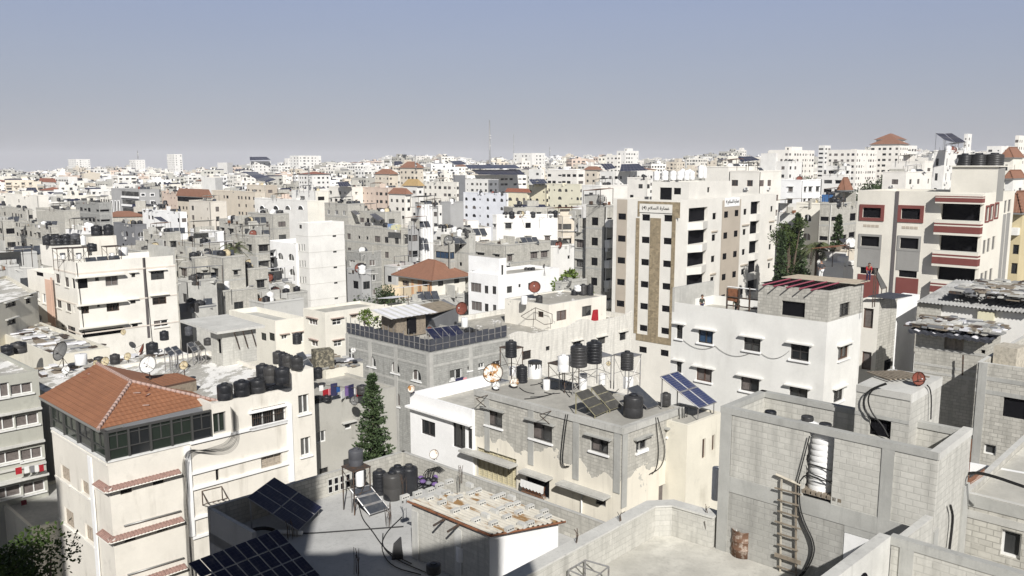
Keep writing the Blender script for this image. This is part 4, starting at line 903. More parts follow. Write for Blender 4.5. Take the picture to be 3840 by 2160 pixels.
for i, p in enumerate(BP):
    r = ray(B3(*p)); n_ = (pl(1, 0) - pl(0, 0)).cross(pl(0, 1) - pl(0, 0)); o_ = Vector((0, 0, CAMH)); kk = (pl(0, 0) - o_).dot(n_) / r.dot(n_); P = o_ + r * kk
    hollow_block(P + Vector((0, 0, .04)), R.choice((.75, .75, .77, 2.34, .72)), i, WP[i])
tk(Z2, 152, 335, 0, 228, z3 + 2.3, 'grey', 'faded grey tank high on a thin stand above the white cylinder', d=40.3); stand(atd(Z2(160, 620), 40.4).xy.to_3d() + Vector((0, 0, z3)), 1.05, 2.3, 'thin steel stand holding the faded grey tank over a white cylinder', m=DARKM); tk(Z2, 215, 625, 360, 130, z3 + .1, 'drum', 'bright white cylinder under the faded grey tank', d=39.9)
for xc, yb, yt, w, kd, lb in ((535, 770, 335, 215, 'black', 'ribbed black tank half hidden behind the front tanks by the block parapet'), (745, 860, 375, 300, 'plain', 'frontmost smooth black tank of the group beside the corrugated shed'), (830, 800, 275, 270, 'plain', 'rearmost smooth black tank of the group beside the corrugated shed'), (1010, 775, 262, 275, 'plain', 'smooth black tank of the group closest to the corrugated shed')): tk(Z2, xc, yb, yt, w, z3, kd, lb, n=28)
solar(atz(Z2(370, 1085), z3 + .12), atz(Z2(690, 980), z3 + .12), atz(Z2(370, 590), z3 + 1.25), atz(Z2(45, 660), z3 + 1.25), 1, 3, 'small slate solar collector in front of the faded grey tank', z3, SOLD, STEEL, name='solar_collector', cat='solar collector')
solar(atz(Z5(1800, 610), z3 + .35), atz(Z5(2185, 225), z3 + .35), atz(B2(552, 825), z3 + 1.9), atz(Z5(960, 70), z3 + 1.9), 3, 2, 'navy solar array of six modules on posts in the shaded roof', z3, SOL, STEEL, fw=.025)
a_, b_, c_ = atz(Z5(1455, 575), z3 + 1.9), atz(Z5(10, 1125), z3 + 1.9), atz(Z5(1870, 1020), z3 + .75); vd = (c_ - a_) * 1.95
solar(b_ + vd, a_ + vd, a_, b_, 8, 4, 'largest navy solar array at the bottom edge of the shaded roof', z3, SOL, FRG, fw=.02)
dpx(Z2, 1412, 110, 150, zp, 232, 30, 'flaking brown dish on a leaning rod at the block parapet', RUSTW, DISHR, arm=False)
tk(Z1, 1078, 1215, 925, 178, z3, 'heater', 'pale lilac water cylinder hung on the shaded shed wall', d=hypot(*WSL.P(WSL.L * .6, .35).xy))
tk(Z1, 590, 1449, 1215, 250, z3, 'plain', 'dark tank in the shade at the foot of the shed wall', d=29.5)
def rebar(P, n, h, label, s=.1):
    k = MB()
    for i in range(n):
        q = Vector(P) + Vector((R.uniform(-s, s), R.uniform(-s, s), 0)); k.tube([q, q + Vector((R.uniform(-.04, .04), R.uniform(-.04, .04), h * .6)), q + Vector((R.uniform(-.12, .12), R.uniform(-.12, .12), h * R.uniform(.8, 1.1)))], .012, DARKM, 4)
    return single('rebar_tuft', k, label, 'rebar')
rebar(atz(Z2(700, 1250), z3), 8, 1.15, 'rusty rods sprouting from the roof before the small collector', .22); rebar(atz(Z2(930, 880), z3 + 2.3), 5, 1.3, 'rusty rods at the tank corner of the shed', .1); rebar(atz(Z2(1830, 570), zp), 5, .95, 'rusty rods rising from the block parapet behind the shed', .12); rebar(atz(Z5(1650, 720), z3), 7, .9, 'rusty rods between the two navy arrays', .2); rebar(atz(B2(1085, 1440), z3), 7, 1.1, 'rusty rods at the bottom of the shaded roof', .2); rebar(atz(B2(885, 900), z3), 4, .8, 'rusty rods beside the patterned breeze blocks', .1)
cable([atz(Z5(1020, 610), z3 + .15), atz(Z5(1250, 520), z3 + .3), atz(Z5(1420, 600), z3 + .1), atz(Z5(1800, 655), z3 + .05), atz(Z5(2570, 600), z3 + .05), atz(B2(1370, 1135), z3 + .05)], .03, 'black cable running across the shaded roof to the shed')
for i, pp in enumerate((((1090, 1010), (1110, 1090), (1170, 1160), (1230, 1250), (1290, 1310), (1420, 1370)), ((1360, 1075), (1250, 1180), (1225, 1280), (1290, 1390), (1480, 1440)), ((1240, 1180), (1235, 1270), (1330, 1350), (1520, 1430)), ((1130, 1040), (1080, 1000), (1085, 950)))): cable([atz(B2(*p), z3 + .05) for p in pp], .025, f'{ORD[i]} dark hose looping over the roof toward the shed')
k = MB(); cable([atz(Z5(1040, 650), z3 + .2), atz(Z5(1060, 580), z3 + .5), atz(Z5(1250, 550), z3 + .5), atz(Z5(1400, 590), z3 + .2)], .09, 'thick black hose coiled behind the largest navy array')
k = MB(); P = atz(Z5(1560, 625), z3 + .15); k.tube([atz(Z5(1480, 620), z3 + .12), atz(Z5(1860, 640), z3 + .12)], .11, PIPE, 8); single('pvc_pipe', k, 'grey plastic pipe lying under the navy arrays', 'pipe')
k = MB(); W = Wall(p2, p3); 
for i in range(6): u = W.L - 1.6 - i * .32; 
b0 = atz(B2(900, 905), z3); W = Wall(p3, p0)
a = W.uv(B2(965, 850)); k = MB()
for i in range(5):
    u = a[0] - .9 + i * .36; W.box(k, u, u + .3, a[1] - .42, a[1] + .4, -.235, -.205, CONL); W.box(k, u + .05, u + .25, a[1] - .36, a[1] - .05, -.24, -.236, VOID); W.box(k, u + .05, u + .25, a[1] + .04, a[1] + .34, -.24, -.236, VOID)
part('breeze_block_panel', k, h3)
k = MB(); P = atz(B2(1335, 1330), z3); k.hexa([P + Vector((x, y, 0)) for x, y in ((-.25, -.25), (.25, -.2), (.2, .25), (-.3, .2))], [P + Vector((x, y, .8 + x)) for x, y in ((-.12, -.15), (.18, -.1), (.1, .15), (-.2, .1))], BLACK); single('black_bag', k, 'crumpled black bag against the shaded side of the shed', 'bag')
k = MB(); P = atz(Z2(1300, 640), z3)
for i in range(26): k.lathe([(0, 0), (.16, .05), (.2, .12), (.1, .2), (0, .22)], R.choice((PURPC, BLACK, BLACK, GREYD)), 6, Matrix.Translation(P + Vector((R.uniform(-.6, .6), R.uniform(-.35, .35), R.uniform(0, .45)))))
single('bag_heap', k, 'heap of purple and dark bags behind the corrugated shed', 'rubbish', kind='stuff')
for i in range(5): a = atz(Z2(1180 + i * 40, 600 + 10 * i), z3); cable([a, a + Vector((.3, .1, .9 + .1 * i)), a + Vector((.9, -.2, 1.0)), a + Vector((1.5, -.3, .3))], .025, f'{ORD[i]} black pipe arching over the bag heap behind the shed')
# ---- terrace with the low block parapet
zt = 22.6
tp = [atz(Z3(*p), zt + 1.15).xy for p in ((0, 905), (1345, 180), (1580, 170), (2115, 325), (2232, 262))]
d0 = (tp[0] - tp[1]).normalized(); tp[0] = tp[1] + d0 * 12
tr = root('terrace_building', 'pale roof terrace ringed by a low block parapet with a smooth cap', 'building', (5, 24, 0))
k = MB(); fl = [tp[0], tp[0] + Vector((12, -9)), Vector((18.5, 17)), Vector((12.6, 23.2)), tp[4] + Vector((.2, .1)), tp[3], tp[2], tp[1]]
k.face([(*p, zt) for p in fl], TERR); part('roof', k, tr)
def thickwall(par, pts, z0, z1, th, m, cap, name='parapet', over=.05):     # inner line left to right as seen from inside
    n = len(pts); nor = []
    for i in range(n):
        a = (pts[i] - pts[i - 1]).normalized() if i else None; b = (pts[i + 1] - pts[i]).normalized() if i < n - 1 else None
        na, nb = (Vector((-q.y, q.x)) if q is not None else None for q in (a, b)); v = (na or nb) if not (na and nb) else (na + nb) / (1 + na.dot(nb)); nor.append(v)
    ou = [p + q * th for p, q in zip(pts, nor)]
    for i in range(n - 1):
        k = MB(); a, b, c, d = pts[i], pts[i + 1], ou[i + 1], ou[i]; l = (b - a).length
        k.face([(*a, z0), (*b, z0), (*b, z1), (*a, z1)], m, [(0, 0), (l, 0), (l, z1 - z0), (0, z1 - z0)]); k.face([(*c, z0 - 6), (*d, z0 - 6), (*d, z1), (*c, z1)], m); k.face([(*a, z1), (*b, z1), (*c, z1), (*d, z1)], m)
        if i == 0: k.face([(*d, z0), (*a, z0), (*a, z1), (*d, z1)], m)
        if i == n - 2: k.face([(*b, z0), (*c, z0), (*c, z1), (*b, z1)], m)
        part(name, k, par)
        e = [p - q * over for p, q in zip((a, b), nor[i:i + 2])]; f = [p + q * (th + over) for p, q in zip((a, b), nor[i:i + 2])]
        k = MB(); k.hexa([(*e[0], z1 + .002), (*e[1], z1 + .002), (*f[1], z1 + .002), (*f[0], z1 + .002)], [(*e[0], z1 + .07), (*e[1], z1 + .07), (*f[1], z1 + .07), (*f[0], z1 + .07)], cap); part('cap', k, par)
thickwall(tr, tp, zt, zt + 1.13, .42, BLKL, CONL)
k = MB()
for a, b in zip(tp, tp[1:]): k.face([(*(a + Vector((.3, .3))), 0), (*(b + Vector((.3, .3))), 0), (*(b + Vector((.3, .3))), zt), (*(a + Vector((.3, .3))), zt)][::-1], GREYP)
part('wall', k, tr)
for i, (x, y, h) in enumerate(((2030, 700, .9), (405, 860, .5), (880, 370, .35), (300, 660, .45), (2040, 260, .25))): rebar(atz(Z3(x, y), zt + (1.2 if i in (2, 3, 4) else .6 if i == 1 else 0)), 3, h, f'{ORD[i]} bent rusty rod tuft on the pale terrace parapet', .05)
# rusty barrel
P = atz(B4(640, 1338), zt); bl = root('barrel', 'rust eaten barrel full of scrap timber at the block wall', 'barrel', P + Vector((.1, .3, 0))); c = bl.location.copy()
k = MB(); k.lathe([(0, 0), (.37, 0), (.37, .27), (.39, .29), (.37, .31), (.37, .56), (.39, .58), (.37, .6), (.37, .93), (.385, .95), (.355, .95), (.34, .82), (0, .78)], RUST, 22, Matrix.Translation(c)); part('drum', k, bl).data.materials[0] = flat('flaking_barrel_rust', (.15, .085, .055), .95, var=1, vs=6, vc=(.36, .30, .25), vt=(.5, .62))
k = MB()
for i in range(14): a = R.uniform(0, 6.28); q = c + Vector((cos(a) * .18, sin(a) * .18, .7)); k.tube([q, q + Vector((R.uniform(-.2, .2), R.uniform(-.2, .2), R.uniform(.15, .3)))], R.uniform(.02, .05), R.choice((WHITEC, CON, WOOD)), 5)
part('scrap', k, bl); k = MB(); q = c + Vector((.1, 0, .6)); k.tube([q, q + Vector((.22, 0, .75))], .035, WOODP, 4); k.tube([c + Vector((-.2, 0, .6)), c + Vector((-.24, .1, 1.25))], .025, WOODP, 4); part('timber', k, bl)
# welded frame at the bottom edge
fr_ = root('metal_frame', 'grey welded steel table frame without a top on the terrace', 'metal frame', atz(B3(1190, 1449), zt)); k = MB(); zf_ = zt + .75
q = [atz(B3(*p), zf_) for p in ((1065, 1410), (1170, 1348), (1318, 1390), (1210, 1475))]
for a, b in zip(q, q[1:] + q[:1]): k.tube([a, b], .03, STEEL, 4)
k.tube([q[0].lerp(q[1], .5), q[3].lerp(q[2], .5)], .025, STEEL, 4); part('top_rail', k, fr_)
for a in q: k = MB(); k.tube([a, Vector((a.x, a.y, zt))], .03, STEEL, 4); part('leg', k, fr_)
# ---- grey block tank enclosure with ladder
z5 = 27.8; Lh, Ch, Rh = (atz(p, z5).xy for p in (B4(515, 375), B5(1080, 670), B5(1245, 505)))
W5, W5R = Wall(Lh, Ch), Wall(Ch, Ch + unit(46) * (Rh - Ch).length); zfl = 25.5
e5 = root('tank_enclosure', 'grey block tank enclosure on the roof with a gap showing white tanks', 'building', (*Ch, zt)); FOOT.append((Ch + Vector((0, 3)), 5))
def wbox(W, u0, u1, z0, z1, m, name, w0=-.18, w1=0.):
    k = MB(); W.box(k, u0, u1, z0, z1, w0, w1, m); return part(name, k, e5)
uo0 = W5.uv(B4(1035, 650))[0]; uo1 = W5.uv(B4(1222, 700))[0]; uc = W5.uv(B5(757, 800))[0]; zb = zfl - .12
wbox(W5, .42, uo0, zb, z5 - .22, BLKL, 'block_wall'); wbox(W5, uo1, uc - .16, zb, z5 - .22, BLKL, 'block_wall'); wbox(W5, uc + .16, W5.L - .02, zb, z5 - .22, BLKL, 'block_wall')
k = MB(); u = uo0                                       # ragged broken edge of the gap
for i in range(13):
    z0 = zb + i * .2; e = [.0, .06, .2, .12, .32, .25, .1, .3, .34, .45, .62, .8, .95][i]; W5.box(k, u, u + .02 + e * .22, z0, min(z0 + .198, z5 - .23), -.17, -.01, BLKL)
part('broken_edge', k, e5)
for u, z0 in ((.2, zt), (uc, zt)): wbox(W5, u - .2, u + .2 if u < 1 else u + .16, z0, z5 - .22, CONB, 'column', -.2, .03)
wbox(W5, -.02, W5.L, z5 - .22, z5, CONB, 'top_beam', -.24, .035); wbox(W5, .4, W5.L, zb - .55, zb - .002, CONB, 'middle_beam', -.24, .025)
uv_ = W5.uv; ud0, ud1 = uv_(B4(1288, 1250))[0], uv_(B4(1535, 1250))[0]; uh0, uh1 = uv_(B5(790, 1110))[0], uv_(B5(1020, 1110))[0]; zbm = zb - .552
wbox(W5, .4, ud0 - .02, zt, zbm, blocks('stained_blockwork', (.40, .395, .365), (.35, .345, .32), var=.12), 'block_wall', -.2, 0)
wbox(W5, ud1 + .02, uh0, zt, zbm, CON, 'block_wall', -.2, .004); wbox(W5, ud0 - .02, ud1 + .02, zt + 2.0, zbm, CONB, 'lintel', -.2, .012); wbox(W5, uh0, W5.L, zbm - .25, zbm - .002, BLKL, 'block_wall', -.2, .002)
dr_ = root('metal_door', 'white sheet metal double door in the block enclosure wall', 'door', W5.P((ud0 + ud1) / 2, 0, zt)); k = MB(); um = ud0 + (ud1 - ud0) * .68
k = MB(); W5.box(k, ud0, um - .01, zt + .02, zt + 1.98, -.06, .02, WTANK); o = part('door_leaf', k, dr_); k = MB(); W5.box(k, um - .14, um - .1, zt + .95, zt + 1.15, .02, .06, DARKM); part('handle', k, o)
k = MB(); W5.box(k, um + .01, ud1, zt + .02, zt + 1.9, -.1, -.03, WTANK); part('door_leaf', k, dr_); k = MB(); W5.box(k, ud0, um, zt + .8, zt + .83, .021, .03, FRG); part('rail', k, dr_)
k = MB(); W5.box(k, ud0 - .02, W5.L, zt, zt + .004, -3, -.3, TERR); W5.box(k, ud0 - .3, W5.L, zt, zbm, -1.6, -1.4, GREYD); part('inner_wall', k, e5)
wbox(W5R, 0, W5R.L, 20, z5 - .22, BLKL, 'block_wall', -.18, 0); wbox(W5R, -.02, W5R.L, z5 - .22, z5 + .002, CONL, 'top_beam', -.24, .036); wbox(W5R, .02, .4, 18, zb, CONB, 'column', -.2, .05); wbox(W5R, W5R.L - .5, W5R.L + .1, 18, zb + .6, CONB, 'column', -.2, .06)
t44 = unit(46); uB = meet(B4(772, 280), Lh, t44); Bl = Lh + t44 * max(2.5, uB); WB1 = Wall(Bl, Lh); WB2 = Wall(Bl + (Ch - Lh), Bl)
for W in (WB1, WB2): wbox(W, .02, W.L, zfl - 3, z5 - .2, BLKL, 'block_wall', -.18, 0); wbox(W, 0, W.L, z5 - .2, z5 - .001, CONB, 'top_beam', -.22, .02)
k = MB(); k.face([(*p, zfl) for p in (Lh, Ch, Ch + (Bl - Lh), Bl)], CON); k.face([(*p, zb - .01) for p in (Bl, Ch + (Bl - Lh), Ch, Lh)], CON); part('floor', k, e5)
Wo = Wall(W5.P(0, -1.15).xy, W5.P(W5.L, -1.15).xy)
for x, top, lb in ((1172, 484, 'showing through the gap in the block wall'), (1058, 438, 'half hidden by the broken block wall edge'), (825, 405, 'deepest inside the block enclosure')):
    Wo = Wall(W5.P(0, -.6 if x > 1100 else -1.15).xy, W5.P(W5.L, -.6 if x > 1100 else -1.15).xy); p = Wo.P(Wo.uv(B4(x, top))[0], 0, zfl); o = tank(p, .46, Wo.uv(B4(x, top))[1] - zfl, 'ribwhite', 'ribbed white tank with black lid ' + lb, None, 24); q = o.children[1]; q.material_slots[0].link = 'OBJECT'; q.material_slots[0].material = BLACK
k = MB()
for i in range(9): W5.box(k, uo0 - .2 + i * .17, uo0 - .08 + i * .17, zfl, zfl + .12, -.6, .0, WOOD)
single('pallet', k, 'weathered timber pallet at the foot of the white tanks in the wall gap', 'pallet')
for i, pp in enumerate((((1050, 600), (1065, 680), (1040, 740), (1120, 760), (1200, 790)), ((1035, 620), (1030, 720), (1060, 800), (1150, 830), (1210, 870)), ((1215, 850), (1150, 850), (1050, 800), (1010, 850)))): cable([W5.P(*(lambda u, z: (u, -.1 + .05 * i, z))(*uv_(B4(*p)))) for p in pp], .022, f'{ORD[i]} black hose tangled in the gap of the block enclosure')
for i, x in enumerate((0, 12)): cable([W5.P(*(lambda u, z: (u, .12, z))(*uv_(B4(px + x, py)))) for px, py in ((1005, 850), (1003, 1000), (1040, 1110), (1095, 1220), (1100, 1300), (1060, 1390), (1010, 1449))], .024, ('thin', 'thick')[i] + ' black hose hanging from the wall gap beside the ladder')
cable([W5.P(*(lambda u, z: (u, .1, z))(*uv_(B4(1000, 860)))), W5.P(*(lambda u, z: (u, .1, z))(*uv_(B4(1080, 560))))], .02, 'short black hose rising along the broken wall edge')
# ladder
lb, lt_ = atz(B4(935, 1440), zt), W5.P(*(lambda u, z: (u, .12, z))(*uv_(B4(948, 868)))); ld = root('ladder', 'home made timber ladder leaning on the grey block wall', 'ladder', lb); t3 = Vector((*W5.t, 0))
for s_, m in ((-.27, WOODP), (.27, WOOD)): k = MB(); k.tube([lb + t3 * s_, lt_ + t3 * s_ * .9 + Vector((0, 0, .15))], .032, m, 4); part('rail', k, ld)
for i in range(8):
    f = (i + .5) / 8; k = MB(); k.box(lb.lerp(lt_, f) - Vector((*W5.n, 0)) * -.05, (.72 + .18 * (i % 3 == 1), .04, .045 if i != 1 else .13), WOOD, W5.rz + R.uniform(-.03, .03)); part('rung', k, ld)
k = MB(); k.tube([lt_ + t3 * -.45 + Vector((0, 0, .25)), lt_ + t3 * .4 + Vector((0, 0, .1))], .05, WOODP, 4); part('top_bar', k, ld)
# stair house of the enclosure with the red dish
sh = Bld('small grey block stair house with a black hatch and a red dish on top', B5(905, 300), B5(560, 240), B5(1100, 190), d=28.2, near=True, z0=zfl, name='stair_house', aR=46)
sh.win('L', B5, (636, 460, 776, 572), kind='void'); sh.shell(BLKL, ph=0, roof=CONL); sh.band('L', sh.z1 - .22, .217, .03, CON); sh.band('L', sh.WL.uv(B5(700, 455))[1], .12, .02, CONB); sh.band('R', sh.z1 - .3, .298, .02, CONL)
dpx(B5, 943, 205, 78, sh.z1, 250, 12, 'brick red dish on a rod above the small block stair house', DISHR, pole=.55)
k = MB()
for i in range(9): P = atz(B5(700 + i * 27, 205 - i * 1.5), sh.z1); k.box(P + Vector((0, 0, .12)), (.09, 1.1, .04), WOOD, .3 + .04 * i)
single('pallet', k, 'broken timber pallet lying on the small stair house roof', 'pallet')
for i, pp in enumerate((((755, 225), (640, 270), (605, 340), (640, 430), (710, 460)), ((760, 230), (670, 260), (635, 330), (670, 420), (735, 490), (770, 560)))): cable([sh.WL.P(*(lambda u, z: (u, .15, z))(*sh.WL.uv(B5(*p)))) for p in pp], .026, ('outer', 'inner')[i] + ' black hose looping down the small stair house')
cable([sh.WR.P(*(lambda u, z: (u, .1, z))(*sh.WR.uv(B5(*p)))) for p in ((985, 240), (1005, 262), (1012, 330), (1008, 455))], .022, 'black cable down the white side of the small stair house'); 
# walls at the lower right
P0 = atd(B5(778, 1195), 23.3); zq = P0.z; rw = root('parapet_wall', 'bare grey block parapet with an arched hole at the lower right roof', 'wall', (*P0.xy, 20)); tA = unit(-136); tB = unit(-43); 
WA = Wall(P0.xy, P0.xy + tA * 5)
k = MB(); qa, qb = P0.xy, P0.xy + tA * 6
k.hexa([(*p, 18) for p in (qb, qa, qa + unit(134) * -.0 + unit(-43) * -.3, qb + unit(137) * .3)], [(*p, zq) for p in (qb, qa, qa + unit(137) * .3, qb + unit(137) * .3)], CONL); part('wall', k, rw)
k = MB(); W = Wall(qb, qa); a = W.uv(B5(700, 1410)) if False else None
am = P0.xy + tA * 1.7; pts_ = [am + tA * (.42 * cos(pi * i / 10)) for i in range(11)]; k.face([Vector((*(pts_[i] + unit(-43) * .004), zq - 1.0 + .55 * sin(pi * i / 10))) for i in range(11)] + [Vector((*(pts_[10] + unit(-43) * .004), 18)), Vector((*(pts_[0] + unit(-43) * .004), 18))], VOID); part('arched_hole', k, rw)
W = Wall(P0.xy, P0.xy + tB * 9); k = MB(); W.box(k, .02, 9, 17, zq - .24, -.18, 0, BLKL); part('wall', k, rw); k = MB(); W.box(k, -.02, 9, zq - .238, zq + .002, -.22, .03, CONB); part('top_beam', k, rw)
for u in (.25, 5.2): k = MB(); W.box(k, u, u + .35, 17, zq - .24, -.2, .035, CONB); part('column', k, rw)
cable([W.P(2.2, .05, zq - .75), W.P(1.9, .3, zq - 1.3), W.P(1.7, .4, zq - 1.8)], .03, 'rod hanging on the lower right block parapet')
k = MB(); a, b = atd(B5(1045, 1075), 25.3), atd(B5(862, 1218), 23.6); k.hexa([Vector((*p, 17)) for p in (b.xy, a.xy, a.xy + unit(136) * .22, b.xy + unit(136) * .22)], [b, a, a + Vector((*unit(136), 0)) * .22, b + Vector((*unit(136), 0)) * .22], BLKL, CONL); single('stair_wall', k, 'sloping block stair wall under the tank enclosure', 'wall')
cable([W5R.P(*(lambda u, z: (u, .12, z))(*W5R.uv(B5(*p)))) for p in ((1125, 995), (1142, 1060), (1130, 1180), (1116, 1290))], .04, 'black cable hanging on the corner pier of the tank enclosure')
rb_Lp = atz(B5(1222, 915), 25.6).xy; rbk = Bld('grey block house with a dusty parapet roof beyond the tank enclosure', pts=(rb_Lp, rb_Lp + unit(-43) * 8, rb_Lp + unit(-43) * 8 + unit(46) * 9), z1=25.6, near=True, name='house', cat='house')
rbk.win('L', B5, (1470, 1165, 1600, 1335), kind='slide', fm=FRW); rbk.shell(BLK, ph=.25, pt=.2, roof=TERR, cap=CONL); rbk.band('L', 25.2, .38, .03, CONB); rbk.band('L', rbk.WL.uv(B5(1400, 1110))[1], .25, .03, CON)
W = Wall(atd(B5(1245, 745), 33).xy, atd(B5(1245, 745), 33).xy + unit(-35) * 9); k = MB(); W.box(k, 0, 9, 18, atd(B5(1245, 735), 33).z, -.2, 0, WHITE2); single('white_wall', k, 'low streaked white wall behind the dusty block roof', 'wall')
for i, o in enumerate((0, 8)): cable([atz(B5(x, y + o), 26.2 + dz) for x, y, dz in ((1240, 805, -.3), (1300, 790, .3), (1400, 805, .5), (1617, 880, .5))], .03, ('upper', 'lower')[i] + ' black cable swinging over the dusty block roof')
k = MB()
for x, y in ((1240, 730), (1262, 700)): P = atz(B5(x, y + 180), 25.6); k.tube([P, P + Vector((0, 0, 1.6))], .015, RUST, 4)
for j in range(5): P = atz(B5(1250, 850 + j * 9), 25.6); k.tube([P, P + Vector((.7, .2, .35))], .014, RUST, 4)
single('rebar_tuft', k, 'rusty rod cage leaning behind the enclosure on the dusty roof', 'rebar')
# ---- grey block building at the right edge with black holes
g1L = atd(B5(1322, 95), 48).xy; zz = atd(B5(1322, 95), 48).z; g1 = Bld('grey block building with big black empty openings at the right edge', pts=(g1L, g1L + unit(-43) * 14, g1L + unit(-43) * 14 + unit(46) * 12), z1=zz, near=True)
g1.win('L', B5, (1482, 325, 1640, 455), kind='void'); g1.win('L', B5, (1362, 618, 1440, 682), kind='slide', fm=FRW); g1.shell(BLK, ph=.5, cap=CONL)
for y in (215, 300): g1.band('L', g1.WL.uv(B5(1400, y))[1], .22, .02, CONB)
k = MB(); g1.WL.box(k, .1, .5, 0, zz - .01, 0, .05, CONB); part('column', k, g1.root)
# ---- rubble roofed house behind it
ru = Bld('grey block house whose patched sheet roof is heaped with rubble', Y3(1115, 645), Y3(195, 560), Y3(1290, 600), d=56, near=True, name='house', cat='house')
ru.win('L', Y3, (555, 625, 810, 815), kind='shutter', fm=WOOD); ru.win('L', Y3, (1030, 800, 1085, 850), kind='void'); ru.shell(BLK, ph=0, roof=ROOF)
for y in (795, 1015, 1110): ru.band('L', ru.WL.uv(Y3(400, y))[1], .16, .02, CON)
P = lambda a, b, z=0.: Vector((*(ru.C + (ru.Lp - ru.C) * a + (ru.Rp - ru.C) * b), ru.z1 + z))
k = MB(); ru2 = MB()
for i in range(30):
    a0, a1 = -.12 + 1.16 * i / 30, -.12 + 1.16 * (i + 1) / 30; z0, z1_ = .16 + .05 * sin(i * 2.1), .16 + .05 * sin((i + 1) * 2.1); k.face([P(a0, -.35, z0 - .1), P(a0, 1.1, z0 + .1), P(a1, 1.1, z1_ + .1), P(a1, -.35, z1_ - .1)][::-1], SHEET if i % 7 < 5 else TARPW)
    k.face([P(a0, -.35, z0 - .1), P(a1, -.35, z1_ - .1), P(a1, -.33, z1_ - .3), P(a0, -.33, z0 - .3)], SHEET)
part('sheet_roof', k, ru.root)
def rubble(fn, n, label, mats, zr=(.0, .35), ln=(.3, 2.2)):
    k = MB()
    for i in range(n):
        p = fn(); m = R.choice(mats); l = R.uniform(*ln) * R.uniform(.3, 1); k.box(p + Vector((0, 0, R.uniform(*zr))), (l, R.uniform(.12, .6) * (1 if R.random() < .7 else 1.8), R.uniform(.03, .16)), m, R.choice((.77, .77, 2.35, 2.3, R.uniform(0, 3.1))))
    return single('rubble', k, label, 'rubble', kind='stuff')
RM = (CON, CONL, CON, WOOD, WOOD, BLK, BLKD, DARKM, GREYD, TARPW)
rubble(lambda: P(R.uniform(-.1, 1.05), R.uniform(-.2, 1.05), .25), 420, 'rubble, planks and loose blocks weighing down the lower patched roof', RM, (.0, .3), (.2, 1.3))
ru3 = Bld('low shack with a long corrugated roof under scrap, behind the rubble roof', Y3(1700, 345), Y3(215, 195), Y3(1800, 330), d=63, near=True, name='shack', cat='house', lenR=9)
ru3.win('L', Y3, (285, 345, 400, 440), kind='grid', fm=FRW); ru3.win('L', Y3, (600, 365, 660, 415), kind='blue'); ru3.shell(WHITE, ph=0, roof=ROOF); W = ru3.WL; k = MB(); n = 120
for i in range(n): u0, u1 = W.L * i / n, W.L * (i + 1) / n; k.face([W.P(u0, .5, ru3.z1 + .12 + .05 * sin(i * 1.57)), W.P(u1, .5, ru3.z1 + .12 + .05 * sin((i + 1) * 1.57)), W.P(u1, -9, ru3.z1 + .75 + .05 * sin((i + 1) * 1.57)), W.P(u0, -9, ru3.z1 + .75 + .05 * sin(i * 1.57))], flat('grey_asbestos_sheet', (.36, .36, .35), .9, var=.7, vs=1))
part('corrugated_roof', k, ru3.root); k = MB(); a, b = W.uv(Y3(1005, 290)), W.uv(Y3(1205, 430)); W.box(k, a[0], b[0], b[1], a[1], .02, .3, plaster('ribbed_cream_sheet', (.66, .63, .46), .3)); part('sheet_panel', k, ru3.root)
k = MB(); a = W.uv(Y3(215, 210)); W.box(k, 0, W.uv(Y3(520, 300))[0], a[1] - 3.4, ru3.z1 - .02, .0, .15, BLK); part('block_panel', k, ru3.root)
rubble(lambda: W.P(R.uniform(2, W.L), -R.uniform(.3, 8), ru3.z1 + .75), 480, 'broken boards and scrap strewn over the long corrugated roof', RM, (.0, .4), (.25, 1.6))
k = MB(); Pq = atd(Y3(1395, 900), 50); k.box(Pq + Vector((0, 0, -.3)), (1.3, 1.1, 1.9), WOODP, .7); single('wooden_crate', k, 'torn pale timber crate standing on the right block roof', 'crate')
k = MB(); k.tube([ru.WL.P(ru.WL.uv(Y3(830, 850))[0], .5, ru.WL.uv(Y3(830, 850))[1]), ru.WL.P(ru.WL.uv(Y3(820, 1110))[0], .5, ru.WL.uv(Y3(820, 1110))[1])], .05, DARKM, 5); single('steel_post', k, 'dark steel post standing at the rubble roofed house wall', 'post')
# ---- white building with block penthouse
h4 = Bld('white plastered building with hooded windows and a grey block room on its roof', M5(1455, 940), M5(50, 765), M5(1770, 868), d=55.5, near=True, name='apartment_house', cat='house')
WH4 = plaster('chalky_white_plaster', (.74, .735, .70), .3)
h4.win('L', M5, (88, 960, 143, 1088), (697, 1080, 848, 1200), (1120, 1142, 1288, 1285), kind='grid', fm=FRD, hood=WHITE, sill=WHITE2); h4.win('L', M5, (285, 1012, 418, 1130), kind='blue', fm=FRD, hood=WHITE, sill=WHITE2)
h4.win('L', B4, (355, 136, 453, 220), kind='curtain', fm=FRB, hood=WHITE, sill=WHITE2); h4.win('L', B4, (635, 195, 752, 285), kind='mixed', fm=FRD, hood=WHITE, sill=WHITE2); h4.win('L', B4, (942, 258, 1058, 330), (230, 92, 262, 165), fm=FRD, hood=WHITE, sill=WHITE2)
h4.win('R', M5, (1555, 1145, 1650, 1270), fm=FRB, hood=WHITE, sill=WHITE2); h4.win('R', B4, (1225, 262, 1285, 345), fm=FRD, hood=WHITE, sill=WHITE2)
h4.shell(WH4, ph=.7, pt=.2, roof=ROOF)
W = Wall(h4.Bk, h4.Lp); k = MB(); W.box(k, 0, W.L, h4.zr, h4.z1 + 1.1, -.2, -.001, CON); part('back_parapet', k, h4.root)
up = h4.WL.uv(M5(820, 850))[0]; zpt = h4.WL.uv(M5(1458, 662))[1]; zb4 = h4.z1 + .002
